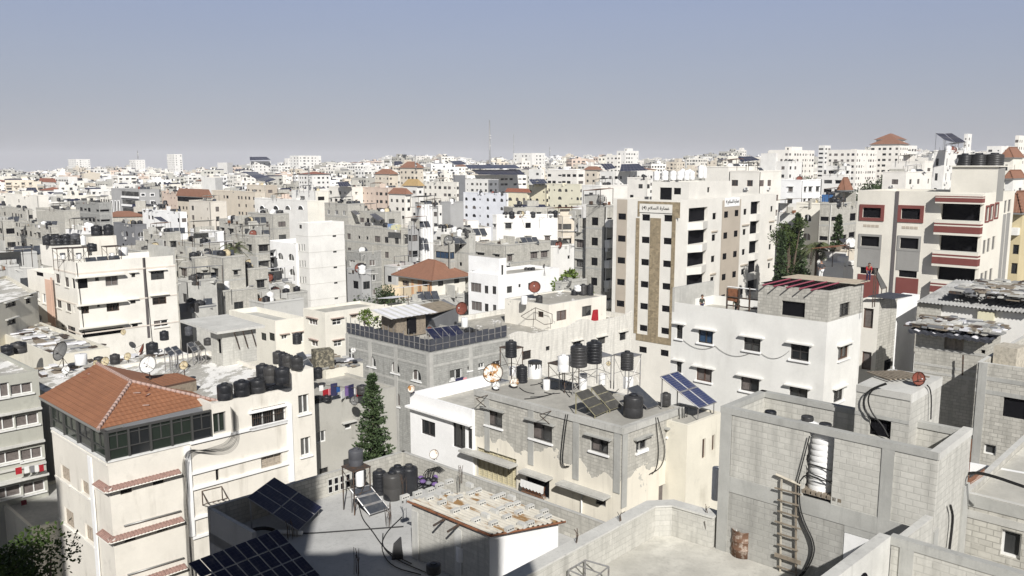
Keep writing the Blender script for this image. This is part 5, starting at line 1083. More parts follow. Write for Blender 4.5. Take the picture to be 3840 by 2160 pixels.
ph4 = Bld('', pts=(h4.C + unit(137) * (h4.WL.L - up), h4.C, h4.C + unit(44) * (h4.WR.L)), z1=zpt, z0=zb4, near=True, name='x'); bpy.data.objects.remove(ph4.root); ph4.root = h4.root
ph4.win('L', M5, (1040, 752, 1252, 885), kind='void'); ph4.win('R', M5, (1568, 762, 1660, 885), kind='grid', fm=FRD)
ph4.shell(BLK, ph=.5, pt=.2, roof=CON); k = MB()
for f in (0., .17, .36, .55, .72): a = ph4.WL.P(ph4.WL.L * (.12 + f * .95),   .55, zpt + .07); b = a + Vector((*unit(44), 0)) * 5.5 + Vector((0, 0, .12)); k = MB(); k.tube([a, b], .06, MAGM, 4); part('red_beam', k, h4.root)
k = MB(); q = [Vector((*(h4.C + (h4.Lp - h4.C) * a + (h4.Rp - h4.C) * b), zpt + z)) for a, b, z in ((.42, .6, .22), (-.02, .65, .2), (-.03, 1.02, .25), (.40, .98, .26))]; k.hexa([p - Vector((0, 0, .04)) for p in q], q, WOODP, flat('sandy_tarp', (.50, .43, .33), .8, var=.4)); part('tarp_roof', k, h4.root)
k = MB(); q = [Vector((*(h4.C + (h4.Lp - h4.C) * a + (h4.Rp - h4.C) * b), zpt + .03)) for a, b in ((.44, .12), (.03, .12), (.03, .55), (.44, .55))]; k.face(q, VOID); part('roof_opening', k, h4.root)
k = MB(); W = h4.WL; ua = up - 2.6
for u, z in ((ua, 2.1), (ua + .9, 2.2), (ua + 1.7, 2.3), (up - .1, 2.3)): k.tube([W.P(u, -.6, h4.zr), W.P(u, -.6, h4.zr + z)], .06, DARKM, 4)
for z in (.9, 1.5, 2.2): k.tube([W.P(ua, -.6, h4.zr + z), W.P(up, -.6, h4.zr + z)], .05, FRW if z > 2 else DARKM, 4)
k.face([W.P(ua, -.65, h4.zr + 1.2), W.P(ua + .9, -.65, h4.zr + 1.2), W.P(ua + .9, -.65, h4.zr + 2.1), W.P(ua, -.65, h4.zr + 2.1)], RUST); part('lean_to_frame', k, h4.root)
for a, b in (((148, 1090), (445, 1150)), ((445, 1150), (760, 1215)), ((860, 1215), (1115, 1195))): cable([h4.WL.P(*(lambda u, z: (u, .06, z))(*h4.WL.uv(M5(*p)))) for p in (a, b)], .015, f'thin grey wire sagging across the white wall at {"the blue window" if a[0] < 200 else "mid wall" if a[0] < 500 else "the two dark windows"}', FRG, .45)
pz = h4.zr
person(h4.WL.P(h4.WL.uv(M5(255, 760))[0], -1.0, pz), radians(20), 'child in a dark top standing at the white roof parapet', flat('dark_shirt', (.05, .06, .05), .9), NAVYC, 'stand', 1.28)
person(h4.WL.P(h4.WL.uv(M5(572, 760))[0], -1.1, pz), radians(-30), 'boy in a pale green top leaning over something beside the lean-to frame', flat('sage_shirt', (.16, .18, .13), .9), flat('grey_trousers', (.12, .12, .12), .9), 'bend', 1.6)
# its neighbour with tall dark openings
h4b = Bld('cream and block stair tower with tall dark openings beside the white building', M6(625, 742), M6(462, 715), M6(785, 735), d=62, near=True, name='apartment_house', cat='house')
h4b.win('L', M5, (1780, 812, 1870, 992), (1766, 1205, 1852, 1370), kind='curtain', fm=FRB); h4b.win('R', M6, (665, 1270, 755, 1400), kind='void'); h4b.shell(CREAM2, mR=BLK, ph=.3, roof=CON)
h4c = Bld('tall blank white end wall catching the sun beside the stair tower', M6(780, 745), M6(700, 735), M6(988, 705), d=66, near=True, name='apartment_house', cat='house'); h4c.shell(WHITE2, ph=.2, roof=ROOF)
k = MB(); q = [atz(M6(*p), h4b.z1 + .3) for p in ((520, 700), (740, 720), (920, 690), (700, 665))]; k.hexa([p - Vector((0, 0, .08)) for p in q], q, SHEET, SHEET); single('roof_sheet', k, 'dark sheet laid over the stair tower beside the white building', 'roof sheet')
P_ = h4b.at(.4, 1.3); person(atz(M6(520, 570), h4b.z1 + .5) , radians(-20), 'person in a red shirt crouched by the leaning black collector on the roof', REDC, NAVYC, 'bend', 1.5)
_p = atd(M6(90, 555), 70); person(_p - Vector((0, 0, .1)), radians(200), 'man in a dark shirt with hands on hips on the tarp roof', flat('charcoal_shirt', (.06, .06, .065), .9), WHITEC, 'akimbo', 1.72)
solar(atz(M6(690, 625), h4b.z1 + .4), atz(M6(640, 640), h4b.z1 + .4), atz(M6(570, 455), h4b.z1 + 2.6), atz(M6(590, 450), h4b.z1 + 2.6), 1, 1, 'black solar collector on edge beside the person in red', h4b.z1, SOLD, DARKM)
# ================================================================ the larger houses of the middle distance
def rep(b, side, vw, q, n, dz=3.1, **kw):
    r = b.W(side).rect(vw, *q)
    for i in range(n): b.winu(side, (r[0], r[1], r[2] - dz * i, r[3] - dz * i), **kw)
def panel(b, side, vw, q, m, pr=.05, name='panel'):
    W = b.W(side); r = W.rect(vw, *q); k = MB(); W.box(k, r[0], r[1], r[2], r[3], 0, pr, m); return part(name, k, b.root)
def frame(b, side, r, t, m, pr=.07, name='surround'):
    W = b.W(side); k = MB(); W.box(k, r[0] - t, r[1] + t, r[3], r[3] + t, 0, pr, m); W.box(k, r[0] - t, r[1] + t, r[2] - t, r[2], 0, pr, m); W.box(k, r[0] - t, r[0], r[2], r[3], 0, pr, m); W.box(k, r[1], r[1] + t, r[2], r[3], 0, pr, m); return part(name, k, b.root)
def lettering(txt, W, u, z, w, h, name, par, m):
    c = bpy.data.curves.new('lettering', 'FONT'); c.body = txt; c.extrude = .01; c.offset = .012; c.resolution_u = 3; o = bpy.data.objects.new('t', c); COL.objects.link(o); me = bpy.data.meshes.new_from_object(o.evaluated_get(bpy.context.evaluated_depsgraph_get())); bpy.data.objects.remove(o)
    xs = [v.co.x for v in me.vertices]; ys = [v.co.y for v in me.vertices]; sx, sy = w / (max(xs) - min(xs)), h / (max(ys) - min(ys))
    for v in me.vertices: v.co = ((v.co.x - min(xs)) * sx, -v.co.z, (v.co.y - min(ys)) * sy)
    me.materials.clear(); me.materials.append(m); return link(name, me, par, W.P(u, .14, z) - par.location, W.rz)
# ---- tower with the stone clad front and the written sign
SAL = plaster('limewashed_ivory', (.74, .72, .665), .12)
sa = Bld('tall ivory apartment tower with a brown stone clad stripe and Arabic sign', T4(2012, 792), T4(1262, 785), T5(1142, 738), d=113, aL=139, aR=50, name='apartment_tower')
rep(sa, 'L', T4, (1320, 946, 1412, 1020), 6, kind='void'); rep(sa, 'L', T4, (1598, 956, 1692, 1032), 7, kind='void'); rep(sa, 'L', T4, (1858, 964, 1957, 1042), 7, kind='void')
rep(sa, 'R', T5, (103, 940, 325, 1105), 5, kind='void'); rep(sa, 'R', T5, (385, 1003, 430, 1080), 5, kind='void'); rep(sa, 'R', T5, (518, 985, 566, 1060), 5, kind='void'); rep(sa, 'R', T5, (643, 968, 688, 1042), 5, kind='void'); rep(sa, 'R', T5, (752, 955, 790, 1025), 5, kind='void'); rep(sa, 'R', T5, (836, 868, 945, 1016), 5, kind='void'); rep(sa, 'R', T5, (1070, 922, 1098, 988), 5, kind='void')
sa.shell(SAL, ph=.9, roof=ROOF, rev=.3)
def strip(b, side, vw, x0, x1, yt, yb, m, pr=.06, name='cladding', z0=None):
    W = b.W(side); xc = (x0 + x1) / 2; k = MB(); W.box(k, W.uv(vw(x0, yt))[0], W.uv(vw(x1, yt))[0], W.uv(vw(xc, yb))[1] if z0 is None else z0, W.uv(vw(xc, yt))[1], 0, pr, m); return part(name, k, b.root)
zbt = sa.WL.uv(M4(705, 1100))[1]; zb1 = sa.WL.uv(M4(705, 1040))[1]
for x0, x1 in ((690, 722), (820, 915), (1017, 1050)): strip(sa, 'L', M4, x0, x1, -5, 0, RUBBLE, .06, 'stone_cladding', zb1)
W = sa.WL; ua, ub = W.uv(M4(690, 1000))[0], W.uv(M4(1050, 1000))[0]; k = MB(); W.box(k, ua, ub, zbt, zb1 - .01, 0, .06, RUBBLE); part('stone_cladding', k, sa.root)
zs0, zs1 = W.uv(T4(1590, 930))[1], W.uv(T4(1590, 830))[1]; us0, us1 = W.uv(T4(1575, 880))[0], W.uv(T4(1960, 880))[0]; k = MB(); W.box(k, ua - .15, ub + .1, zs1 + .02, sa.z1 - .25, 0, .07, RUBBLE); W.box(k, ua - .15, us0 - .02, zs0 - .6, zs1 + .02, 0, .072, RUBBLE); W.box(k, us1 + .02, ub + .1, zs0 - .6, zs1 + .02, 0, .072, RUBBLE); part('stone_cladding', k, sa.root)
k = MB(); W.box(k, us0, us1, zs0, zs1, 0, .12, SAL); sg = part('sign_board', k, sa.root)
INK = flat('dark_sign_ink', (.03, .028, .025), .7)
AR = '(4) ' + '\uFEE1\uFEFC\uFEB4\uFEDF\uFE8D \uFE93\uFEAD\uFE8E\uFEE4\uFECB'
lettering(AR, W, us0 + .4, zs0 + .22, us1 - us0 - .8, zs1 - zs0 - .5, 'sign_lettering', sa.root, INK)
WR_ = sa.WR; r = W.rect(T4, 1302, 790, 1422, 1400); ops = [(o[0] - r[0], o[1] - r[0], o[2], o[3]) for o in sa.op['L'] if r[0] < o[0] < r[1]]; k = MB(); wall_faces(k, Wall(W.P(r[0], .05).xy, W.P(r[1], .05).xy), 3, sa.z1 - .1, ops, TAN, .06); part('tan_strip', k, sa.root)
strip(sa, 'R', T5, 492, 710, 770, 900, TAN, .0, 'tan_strip', 3) if False else None
r = WR_.rect(T5, 492, 770, 710, 1400); k = MB(); ops = [(o[0] - r[0], o[1] - r[0], o[2], o[3]) for o in sa.op['R'] if r[0] < o[0] < r[1]]; Wt = Wall(WR_.P(r[0], .05).xy, WR_.P(r[1], .05).xy); wall_faces(k, Wt, 2, sa.z1 - .45, ops, TAN, .06); part('tan_strip', k, sa.root)
q = WR_.rect(T5, 525, 822, 697, 925); k = MB(); WR_.box(k, q[0], q[1], q[2], q[3], .05, .11, WHITE2); part('sign_board', k, sa.root); lettering(AR.replace('(4) ', '4 '), WR_, q[0] + .25, q[2] + .25, q[1] - q[0] - .5, (q[3] - q[2]) * .6, 'sign_lettering', sa.root, INK)
bq = WR_.rect(T5, 103, 940, 325, 1105); cq = WR_.rect(T5, 836, 868, 945, 1016)
for i in range(5):
    for (a, b, z, zt_), pr in ((bq, 1.0), (cq, .35)):
        z -= 3.1 * i; zt_ -= 3.1 * i; k = MB(); m_ = a + (b - a) * .42
        k.hexa([WR_.P(a - .25, 0, z - 1.05), WR_.P(m_, pr, z - 1.05), WR_.P(b + .2, .0, z - 1.05)], [WR_.P(a - .25, 0, z), WR_.P(m_, pr, z), WR_.P(b + .2, 0, z)], SAL); part('balcony', k, sa.root)
    for x0, x1, y0, y1 in ((375, 440, 960, 1230), (735, 815, 900, 1190), (1055, 1110, 870, 1130)):
        if i in (1, 3): rr_ = WR_.rect(T5, x0, y0, x1, y1); k = MB(); zt_ = rr_[3] - 3.1 * i; WR_.box(k, rr_[0], rr_[1], zt_ - .2, zt_, 0, .18, TAN); part('cornice', k, sa.root)
pu = Bld('', T4(2900, 592), T4(1675, 588), T5(505, 610), d=117, aL=139, aR=50, z0=sa.z1 - .9, name='x') if False else None
Pf = lambda a, b: sa.C + (sa.Lp - sa.C) * a + (sa.Rp - sa.C) * b
pz_ = atd(T4(2210, 575), 118).z; pb = Bld('', pts=(Pf(.62, .12), Pf(.04, .12), Pf(.04, .52)), z1=pz_, z0=sa.zr, name='x'); bpy.data.objects.remove(pb.root); pb.root = sa.root
pb.win('L', T4, (1808, 640, 1950, 785), (1972, 645, 2058, 722), kind='void'); pb.win('R', T5, (323, 700, 352, 760), kind='void'); pb.shell(SAL, ph=.3, roof=ROOF)
row_tanks(T4, [(1768, 555, 440, 72), (1868, 555, 435, 80), (1965, 552, 440, 76), (2045, 550, 440, 70), (2125, 550, 435, 66), (2190, 548, 440, 60)], pz_ - .3, 'white', 'on top of the stone clad tower', 'white tanks on the stone clad tower', 121)
row_tanks(T5, [(30, 600, 480, 60), (110, 605, 485, 58), (240, 590, 440, 60), (290, 590, 455, 50)], pz_ - .3, 'white', 'behind the stone clad tower edge', 'white tanks at the back of the stone clad tower', 123)
# ---- tower with the red striped balconies
CR8 = plaster('striped_tower_cream', (.72, .69, .61), .12); st = Bld('new cream tower with brick red striped balconies and red framed openings', T6(1748, 828), T6(245, 840), T6(2105, 738), d=88, name='apartment_tower')
fr1 = [st.WL.rect(T6, 300, 1005, 516, 1122), st.WL.rect(T6, 755, 1015, 980, 1140)]
for r in fr1: st.winu('L', r, 'void')
lo = [st.WL.rect(M6, 455, 160, 622, 250), st.WL.rect(M6, 808, 175, 977, 273), st.WL.rect(M6, 448, 418, 612, 502), st.WL.rect(M6, 797, 443, 962, 532)]
for r in lo: st.winu('L', r, 'void')
bal = [st.WL.rect(T6, 1222, 958, 1712, 1156), st.WL.rect(M6, 1165, 140, 1540, 300), st.WL.rect(M6, 1146, 420, 1520, 578)]
for r in bal: st.winu('L', (r[0], min(r[1], st.WL.L - .3), r[2] - .1, r[3]), 'void')
rw_ = [(1752, 995, 1788, 1160), (1802, 978, 1836, 1142), (1860, 958, 1895, 1118), (1971, 920, 2001, 1068), (2015, 908, 2050, 1052)]
for q in rw_: rep(st, 'R', T6, q, 4, kind='curtain', fm=FRG)
st.shell(CR8, ph=.9, pt=.3, roof=CONL, rev=.14, cap=CONL)
for r in fr1: frame(st, 'L', r, .32, REDP, .09)
for r in lo[:2]: frame(st, 'L', r, .22, MIDG, .08)
for i, r in enumerate(lo):
    k = MB(); st.WL.box(k, r[0] - .2, r[1] + .2, r[2] - (2.15 if i < 2 else 3.4), r[2] - (.23 if i < 2 else .06), 0, .05, MIDG if i < 2 else REDP); part('wall_panel', k, st.root)
for r in fr1:
    for j in range(4): k = MB(); u = r[0] + .15 + (r[1] - r[0] - .6) * j / 3; st.WL.box(k, u, u + .32, r[2] - .95, r[2] - .7, 0, .03, TAN); part('vent_tile', k, st.root)
k = MB(); u = st.WL.uv(T6(692, 900))[0]; st.WL.box(k, u, u + .28, 0, st.z1 - .02, -.0, .1, flat('painted_groove_shade', (.12, .11, .11), .9)); part('shadow_strip', k, st.root)  # groove drawn as a raised dark strip, its shade put into the colour
k = MB(); st.WL.box(k, u + .3, st.WL.uv(T6(1015, 900))[0], 0, st.z1 - .01, 0, .12, CR8) if False else None
sp = [st.WL.rect(T6, 1190, 842, 1748, 955), st.WL.rect(T6, 1172, 1152, 1732, 1328), st.WL.rect(M6, 1122, 293, 1546, 435), st.WL.rect(M6, 1105, 562, 1532, 692), (0, 0, 0, 0)]
sp[4] = (sp[3][0], sp[3][1], sp[3][2] - 3.1, sp[3][3] - 3.1)
for r in sp:
    u0, u1, h = r[0], min(r[1], st.WL.L + .02), r[3] - r[2]; o = None; k = MB(); st.WL.box(k, u0, u1, r[2], r[3], 0, .85, CR8, CONL); o = part('balcony', k, st.root)
    for f0, f1 in ((.16, .60), (.70, .80)): k = MB(); st.WL.box(k, u0 - .012, u1 + .012, r[2] + h * f0, r[2] + h * f1, 0, .865, REDP); part('red_stripe', k, o)
for q in rw_[:3]:
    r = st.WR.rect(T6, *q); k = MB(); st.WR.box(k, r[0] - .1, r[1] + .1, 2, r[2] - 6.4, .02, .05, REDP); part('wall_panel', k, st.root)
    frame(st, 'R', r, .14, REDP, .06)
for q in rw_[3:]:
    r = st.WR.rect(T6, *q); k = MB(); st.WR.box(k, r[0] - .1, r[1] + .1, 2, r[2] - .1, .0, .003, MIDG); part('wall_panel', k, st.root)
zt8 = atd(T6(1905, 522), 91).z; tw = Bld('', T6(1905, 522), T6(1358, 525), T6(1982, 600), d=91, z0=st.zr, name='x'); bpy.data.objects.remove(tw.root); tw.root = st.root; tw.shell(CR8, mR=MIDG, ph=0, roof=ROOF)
k = MB(); tw.WL.box(k, -.25, tw.WL.L + .2, zt8 - .002, zt8 + .12, -5, .2, CR8); part('stair_house_cap', k, st.root)
row_tanks(T6, [(1497, 520, 362, 150), (1662, 522, 358, 172), (1848, 522, 355, 180)], zt8 + .12, 'black', 'on the red striped tower stair house', 'big tanks on the striped tower', 93, 22); dpx(T6, 1408, 488, 60, zt8 + .2, 180, 15, 'white dish at the edge of the striped tower stair house', DISHW, d=91)
# ---- ochre block at the right edge
yo = Bld('ochre yellow apartment block cut off by the right edge', M6(1912, 60), M6(1780, 40), M6(2100, 50), d=104, z1=31, lenR=8); yo.win('L', M6, (1830, 235, 1885, 322), (1815, 402, 1872, 500), (1800, 580, 1862, 685), fm=FRD); yo.shell(OCHRE, ph=0)
hip_roof(yo.root, (yo.Lp, yo.C, yo.Rp, yo.Bk), 31.02, 33.2, .6, TILE2)
k = MB(); r = yo.WL.rect(M6, 1830, 80, 1895, 145); yo.WL.box(k, r[0], r[1], r[2], r[3], 0, 1, WHITE); part('balcony', k, yo.root)
# ---- cream building with many windows and the tank tower
ca = Bld('cream five storey building with pinkish bands, curved corner windows and loaded roof', M1(680, 400), M1(480, 368), M1(1582, 330), d=97, near=True, name='apartment_building')
ca.win('R', M1, (705, 542, 796, 632), (745, 1000, 1130, 1062), kind='void'); ca.win('R', M1, (955, 516, 1070, 608), kind='curtain', fm=FRG); ca.win('R', M1, (862, 527, 895, 565), (1190, 493, 1226, 531), (880, 770, 905, 800), (1180, 736, 1230, 770), (1197, 948, 1250, 983), fm=FRD, hood=CREAM2); ca.win('R', M1, (1366, 472, 1488, 552), kind='slide', fm=FRD, hood=CREAM2)
ca.win('R', M1, (735, 790, 806, 860), (965, 756, 1080, 838), (1380, 698, 1508, 776), kind='bars', fm=FRB, hood=CREAM2); ca.win('R', M1, (1395, 918, 1525, 980), kind='mixed', fm=FRW, sill=CREAM2)
ca.win('L', M1, (503, 500, 540, 582), (588, 530, 622, 616), (515, 730, 555, 806), (600, 768, 640, 836), (556, 960, 580, 1016), (610, 975, 682, 1062), kind='mixed', fm=FRD, sill=CREAM2); ca.win('L', M1, (650, 542, 678, 632), (664, 790, 678, 850), kind='void')
ca.shell(CREAM2, ph=1.0, pt=.2, roof=CONL)
BND = plaster('pinkish_band', (.68, .62, .55), .2); BNG = plaster('grey_band', (.64, .63, .59), .2)
for z, h in ((ca.z1 - 1.25, .16), (ca.z1 - 4.55, .14), (ca.z1 - 7.65, .14), (ca.z1 - 10.75, .14)): [ca.band(s, z, h, .04, BND) for s in 'LR']
for a, b in (((690, 540), (1120, 505)), ((690, 792), (1140, 742)), ((700, 1002), (1150, 950))): p, q = ca.WR.uv(M1(*a)), ca.WR.uv(M1(*b)); k = MB(); ca.WR.box(k, -.3, q[0], p[1], p[1] + .14, 0, .55, CREAM2); part('ledge', k, ca.root)
k = MB(); u = ca.WR.uv(M1(1305, 600))[0]; ca.WR.box(k, u, u + .3, ca.z1 - 9, ca.z1 - .01, 0, .02, flat('painted_shadow', (.11, .10, .10), .9)); part('shadow_strip', k, ca.root)  # vertical shadow beside the projecting floors, painted as a dark strip
for u_, b_ in ((690, 0), (1305, 1)): cable([ca.WR.P(ca.WR.uv(M1(u_, 420))[0] + .1 * j, .1, ca.z1 - j * 3.2) for j in range(4)], .03, 'black cable down the ' + ('corner' if not b_ else 'painted shadow strip at the middle') + ' of the banded cream building')
cw = Bld('', pts=(ca.Lp + unit(137) * 9, ca.Lp - ca.WL.n * .35, ca.Lp - ca.WL.n * .35 + unit(44) * 8), z1=atd(M1(265, 505), 106).z, name='x', near=True); bpy.data.objects.remove(cw.root); cw.root = ca.root
cw.win('L', M1, (320, 450, 390, 520), kind='void'); cw.win('L', M1, (320, 655, 358, 730), (385, 680, 415, 765), (345, 875, 380, 930), (370, 1060, 398, 1125), kind='slide', fm=FRW, sill=CREAM2); cw.shell(CREAM2, ph=.8); panel(ca, 'L', M1, (485, 540, 500, 1190), plaster('salmon_strip', (.66, .46, .36), .2))
k = MB(); a = cw.WL.uv(M1(408, 545)); b = cw.WL.uv(M1(460, 1100)); cw.WL.box(k, a[0], cw.WL.uv(M1(458, 560))[0], 3, a[1], 0, .06, MATS['salmon_strip']); part('salmon_strip', k, ca.root)
def subblock(b, C, Lp, Rp, d, m, z0, ph=0, wins=(), **kw):
    q = Bld('', C, Lp, Rp, d=d, z0=z0, name='x', **kw); bpy.data.objects.remove(q.root); q.root = b.root
    for w in wins: q.win(*w[:2], *w[2], **w[3])
    q.shell(m, ph=ph); return q
t1 = subblock(ca, M1(482, 252), M1(362, 246), M1(792, 240), 103, CREAM2, ca.zr); t2 = subblock(ca, M1(798, 165), None, M1(1052, 152), 105, CREAM, ca.zr, lenL=4)
row_tanks(M1, [(432, 240, 148, 70), (480, 246, 182, 66), (538, 250, 178, 68), (602, 248, 176, 66), (660, 244, 180, 56), (715, 242, 178, 54)], t1.z1, 'plain', 'along the banded cream roof block', 'tanks along the banded cream building', 104); row_tanks(M1, [(520, 200, 145, 60), (600, 200, 138, 78), (680, 200, 132, 78)], t1.z1, ['plain', 'plain', 'grey'], 'in the rear row of the banded building', 'rear tanks of the banded cream building', 107)
row_tanks(M1, [(878, 155, 58, 84), (985, 150, 50, 74)], t2.z1, 'plain', 'on the cream stair block', 'tanks on the cream stair block', 106); tk(M1, 835, 300, 222, 76, ca.zr + 1.9, 'plain', 'black tank standing before the cream stair block', d=101); tk(M1, 1118, 338, 258, 72, ca.zr, 'drum', 'white drum tank at the right of the banded cream roof', d=101); tk(M1, 757, 240, 150, 40, t1.z1, 'white', 'slim white tank at the end of the black row', d=103.5)
for i, x in enumerate((570, 715, 1015)): stand(atd(M1(x, 365), 99.5).xy.to_3d() + Vector((0, 0, ca.zr)), 1.6, 2.4, f'{("first", "second", "third")[i]} thin boiler frame on the banded cream roof from its left', m=DARKM); tk(M1, x, 365, 310, 40, ca.zr, 'heater', f'white boiler inside the {("first", "second", "third")[i]} thin frame on the banded cream roof', d=99.5)
for i, x in enumerate((820, 925, 1030)): solar(atd(M1(x - 45, 395 - i * 8), 98.3), atd(M1(x + 60, 388 - i * 8), 98.8), atd(M1(x + 45, 348 - i * 8), 99.8), atd(M1(x - 50, 355 - i * 8), 99.4), 1, 1, f'{ORD[i]} black collector behind the banded cream parapet', ca.zr, SOLD, FRG, legs=False, name='solar_collector', cat='solar collector')
k = MB(); W = Wall(ca.Rp, ca.Bk); W.box(k, 0, W.L, ca.zr, ca.z1 + .9, -.2, -.002, CON); part('rear_parapet', k, ca.root)
dpx(M1, 1122, 1032, 46, None, 240, 15, 'tan dish on the balcony of the banded cream building', DISHT, d=96)
# ---- white tower and its wing
wt = Bld('tall bright white block with thin slits and tiny windows above the grey houses', M2(1097, 42), M2(985, 40), M2(1425, 25), d=163, name='apartment_tower'); rep(wt, 'R', M2, (1322, 146, 1355, 166), 5, kind='slide', fm=FRD)
for x in (1013, 1038, 1060): rep(wt, 'L', M2, (x, 232, x + 11, 292), 3, dz=3.1 * 1.02, kind='slide', fm=FRG)
wt.win('L', M2, (1018, 55, 1042, 90), kind='slide'); wt.shell(WHITE, ph=.3, roof=CON); [wt.band(s, wt.z1 - 3.1 * i - 2.6, .12, .03, BNG) for i in range(6) for s in 'LR']
ww_ = Bld('', M2(988, 228), M2(716, 230), None, d=166, lenR=9, name='x'); bpy.data.objects.remove(ww_.root); ww_.root = wt.root
ww_.win('L', M2, (825, 310, 873, 370), (920, 318, 972, 380), (835, 442, 878, 502), (930, 455, 980, 514), kind='grid', fm=FRW, arch=True); ww_.win('L', M2, (735, 305, 790, 400), (740, 435, 795, 505), kind='void'); ww_.shell(WHITE2, ph=.9, roof=ROOFW); [ww_.band('L', ww_.z1 - 3.1 * i - 3.2, .2, .5, WHITE2, 0, ww_.WL.L * .4) for i in range(3)]
row_tanks(M2, [(1318, 100, 48, 50), (1352, 100, 46, 40)], wt.z1 - .9, 'plain', 'behind the bright white slit tower', 'tanks behind the white tower', 168)
# ---- yellowish cream houses with hooded shutters
be = Bld('pale yellow house with shuttered hooded windows and dishes on its roof', M2(1250, 852), M2(1055, 842), M2(1768, 786), d=104, near=True, name='apartment_house', cat='house')
LEM = plaster('pale_lemon_plaster', (.755, .73, .65), .35); HOO = plaster('dull_rose_hood', (.42, .33, .29), .5)
be.win('L', M2, (1105, 905, 1182, 962), (1128, 1100, 1186, 1156), kind='curtain', fm=FRW, hood=HOO); be.win('R', M2, (1320, 905, 1402, 962), (1334, 1100, 1406, 1156), kind='grid', fm=FRW, hood=HOO); be.win('R', M2, (1490, 868, 1540, 900), kind='shutter', hood=HOO); be.win('R', M2, (1705, 882, 1738, 928), (1600, 928, 1632, 962), kind='slide', fm=FRD); be.shell(LEM, ph=.35, roof=ROOF)
bf = Bld('low pale yellow house with a glazed corner bay and roof terrace', M2(800, 925), M2(385, 870), M2(1060, 925), d=108, near=True, name='apartment_house', cat='house'); bf.win('L', M2, (672, 1035, 720, 1102), (745, 1035, 797, 1105), kind='green', fm=FRD); bf.win('R', M2, (860, 1050, 910, 1092), (968, 1030, 1058, 1120), kind='slide', fm=FRW, hood=HOO); bf.shell(LEM, ph=.7, roof=CON)
bs = Bld('small grey block hut with slab roof and black doorway on the wide pale roof', M2(318, 1030), M2(214, 1018), M2(626, 1000), d=63, near=True, z0=zwr, name='roof_hut', cat='hut'); bs.win('L', M2, (276, 1088, 312, 1222), kind='void'); bs.shell(BLKL, ph=0, roof=TERR, rev=.3); k = MB(); W = bs.WR; W.box(k, -.6, W.L + .5, bs.z1 + .002, bs.z1 + .18, -6, .5, CONL); part('slab', k, bs.root)
for u in (.25, .5, .75): k = MB(); W.obox if False else k.tube([W.P(W.L * u, .6, bs.z1), W.P(W.L * (u + .22), .1, bs.z1 - 1.4)], .05, DARKM, 4); part('strut', k, bs.root)
# ---- grey block building with the dark roof fence
fb = Bld('grey block house with arched white windows and a dark sheet fence round its roof', M3(510, 1215), M2(1440, 1038), M3(1218, 1078), d=77, near=True, name='apartment_house', cat='house')
for q in ((312, 490, 406, 615), (590, 560, 684, 692), (836, 650, 940, 782), (640, 925, 690, 1085)): fb.win('L', Y4, q, kind='mixed', fm=FRW, sill=WHITE2, arch=True)
fb.win('L', Y4, (60, 410, 150, 520), kind='grid', fm=FRW); fb.win('R', Y4, (1282, 645, 1425, 765), (1490, 606, 1540, 662), (1620, 570, 1690, 628), kind='slide', fm=FRW, hood=None, sill=WHITE2); fb.win('R', Y4, (1785, 545, 1880, 615), kind='bars', fm=FRW)
fb.shell(blocks('fence_house_blockwork', (.40, .40, .375)), ph=.15, pt=.2, roof=ROOF)
for s, us in (('L', (.02, .31, .62, .985)), ('R', (.015, .5))):
    for f in us: k = MB(); W = fb.W(s); W.box(k, f * W.L - .25, f * W.L + .25, 0, fb.z1 - .02, 0, .05, CON); part('column', k, fb.root)
    for dz in (.3, 1.5, 3.6): fb.band(s, fb.z1 - dz, .22, .03, CON)
fe = root('roof_fence', 'dark sheet fence on thin posts round the arched window house roof', 'fence', (*fb.C, fb.z1)); 
for W, n in ((fb.WL, 17), (fb.WR, 12)):
    for i in range(n):
        a, b = W.L * i / n, W.L * (i + 1) / n; k = MB(); W.box(k, a + .04, b - .04, fb.z1 + .08, fb.z1 + 1.15 + .06 * (i % 3), -.18, -.14, SHEET); part('sheet', k, fe)
        k = MB(); k.tube([W.P(a, -.1, fb.z1), W.P(a, -.1, fb.z1 + 1.3 + R.uniform(0, .7))], .03, STEEL, 4); part('post', k, fe)
    k = MB(); W.box(k, 0, W.L, fb.z1 + .62, fb.z1 + .68, -.13, -.09, STEEL); part('rail', k, fe)
Pz = fb.zr
a_ = lambda x, y, z: atz(Y4(x, y), Pz + z)
solar(a_(1115, 320, .72), a_(1480, 245, .72), a_(1365, 122, 1.55), a_(985, 172, 1.55), 4, 1, 'tilted solar array of four dark modules behind the dark roof fence', Pz, SOL, STEEL, fw=.04)
shk = root('roof_shack', 'ramshackle roof shack of rusty sheets under a pale lean-to roof', 'shack', a_(740, 230, 0)); c = a_(740, 240, 0); k = MB()
k.box(c + Vector((0, 0, 1.1)), (3.8, 2.6, 2.), WOOD, .75); part('wall', k, shk); k = MB(); k.box(c + Vector((.1, -.1, 1.2)), (1.1, 2.66, 1.6), VOID, .75); part('doorway', k, shk); k = MB()
for i in range(24): t = Vector((cos(.75), sin(.75), 0)); n = Vector((-t.y, t.x, 0)); p = c + t * (-2.9 + i * .25); k.face([p - n * 2 + Vector((0, 0, 2.3 + .05 * (i % 2))), p + t * .25 - n * 2 + Vector((0, 0, 2.3 + .05 * ((i + 1) % 2))), p + t * .25 + n * 2 + Vector((0, 0, 2.75 + .05 * ((i + 1) % 2))), p + n * 2 + Vector((0, 0, 2.75 + .05 * (i % 2)))], TARPW if i % 4 else CONL)
part('sheet_roof', k, shk); 
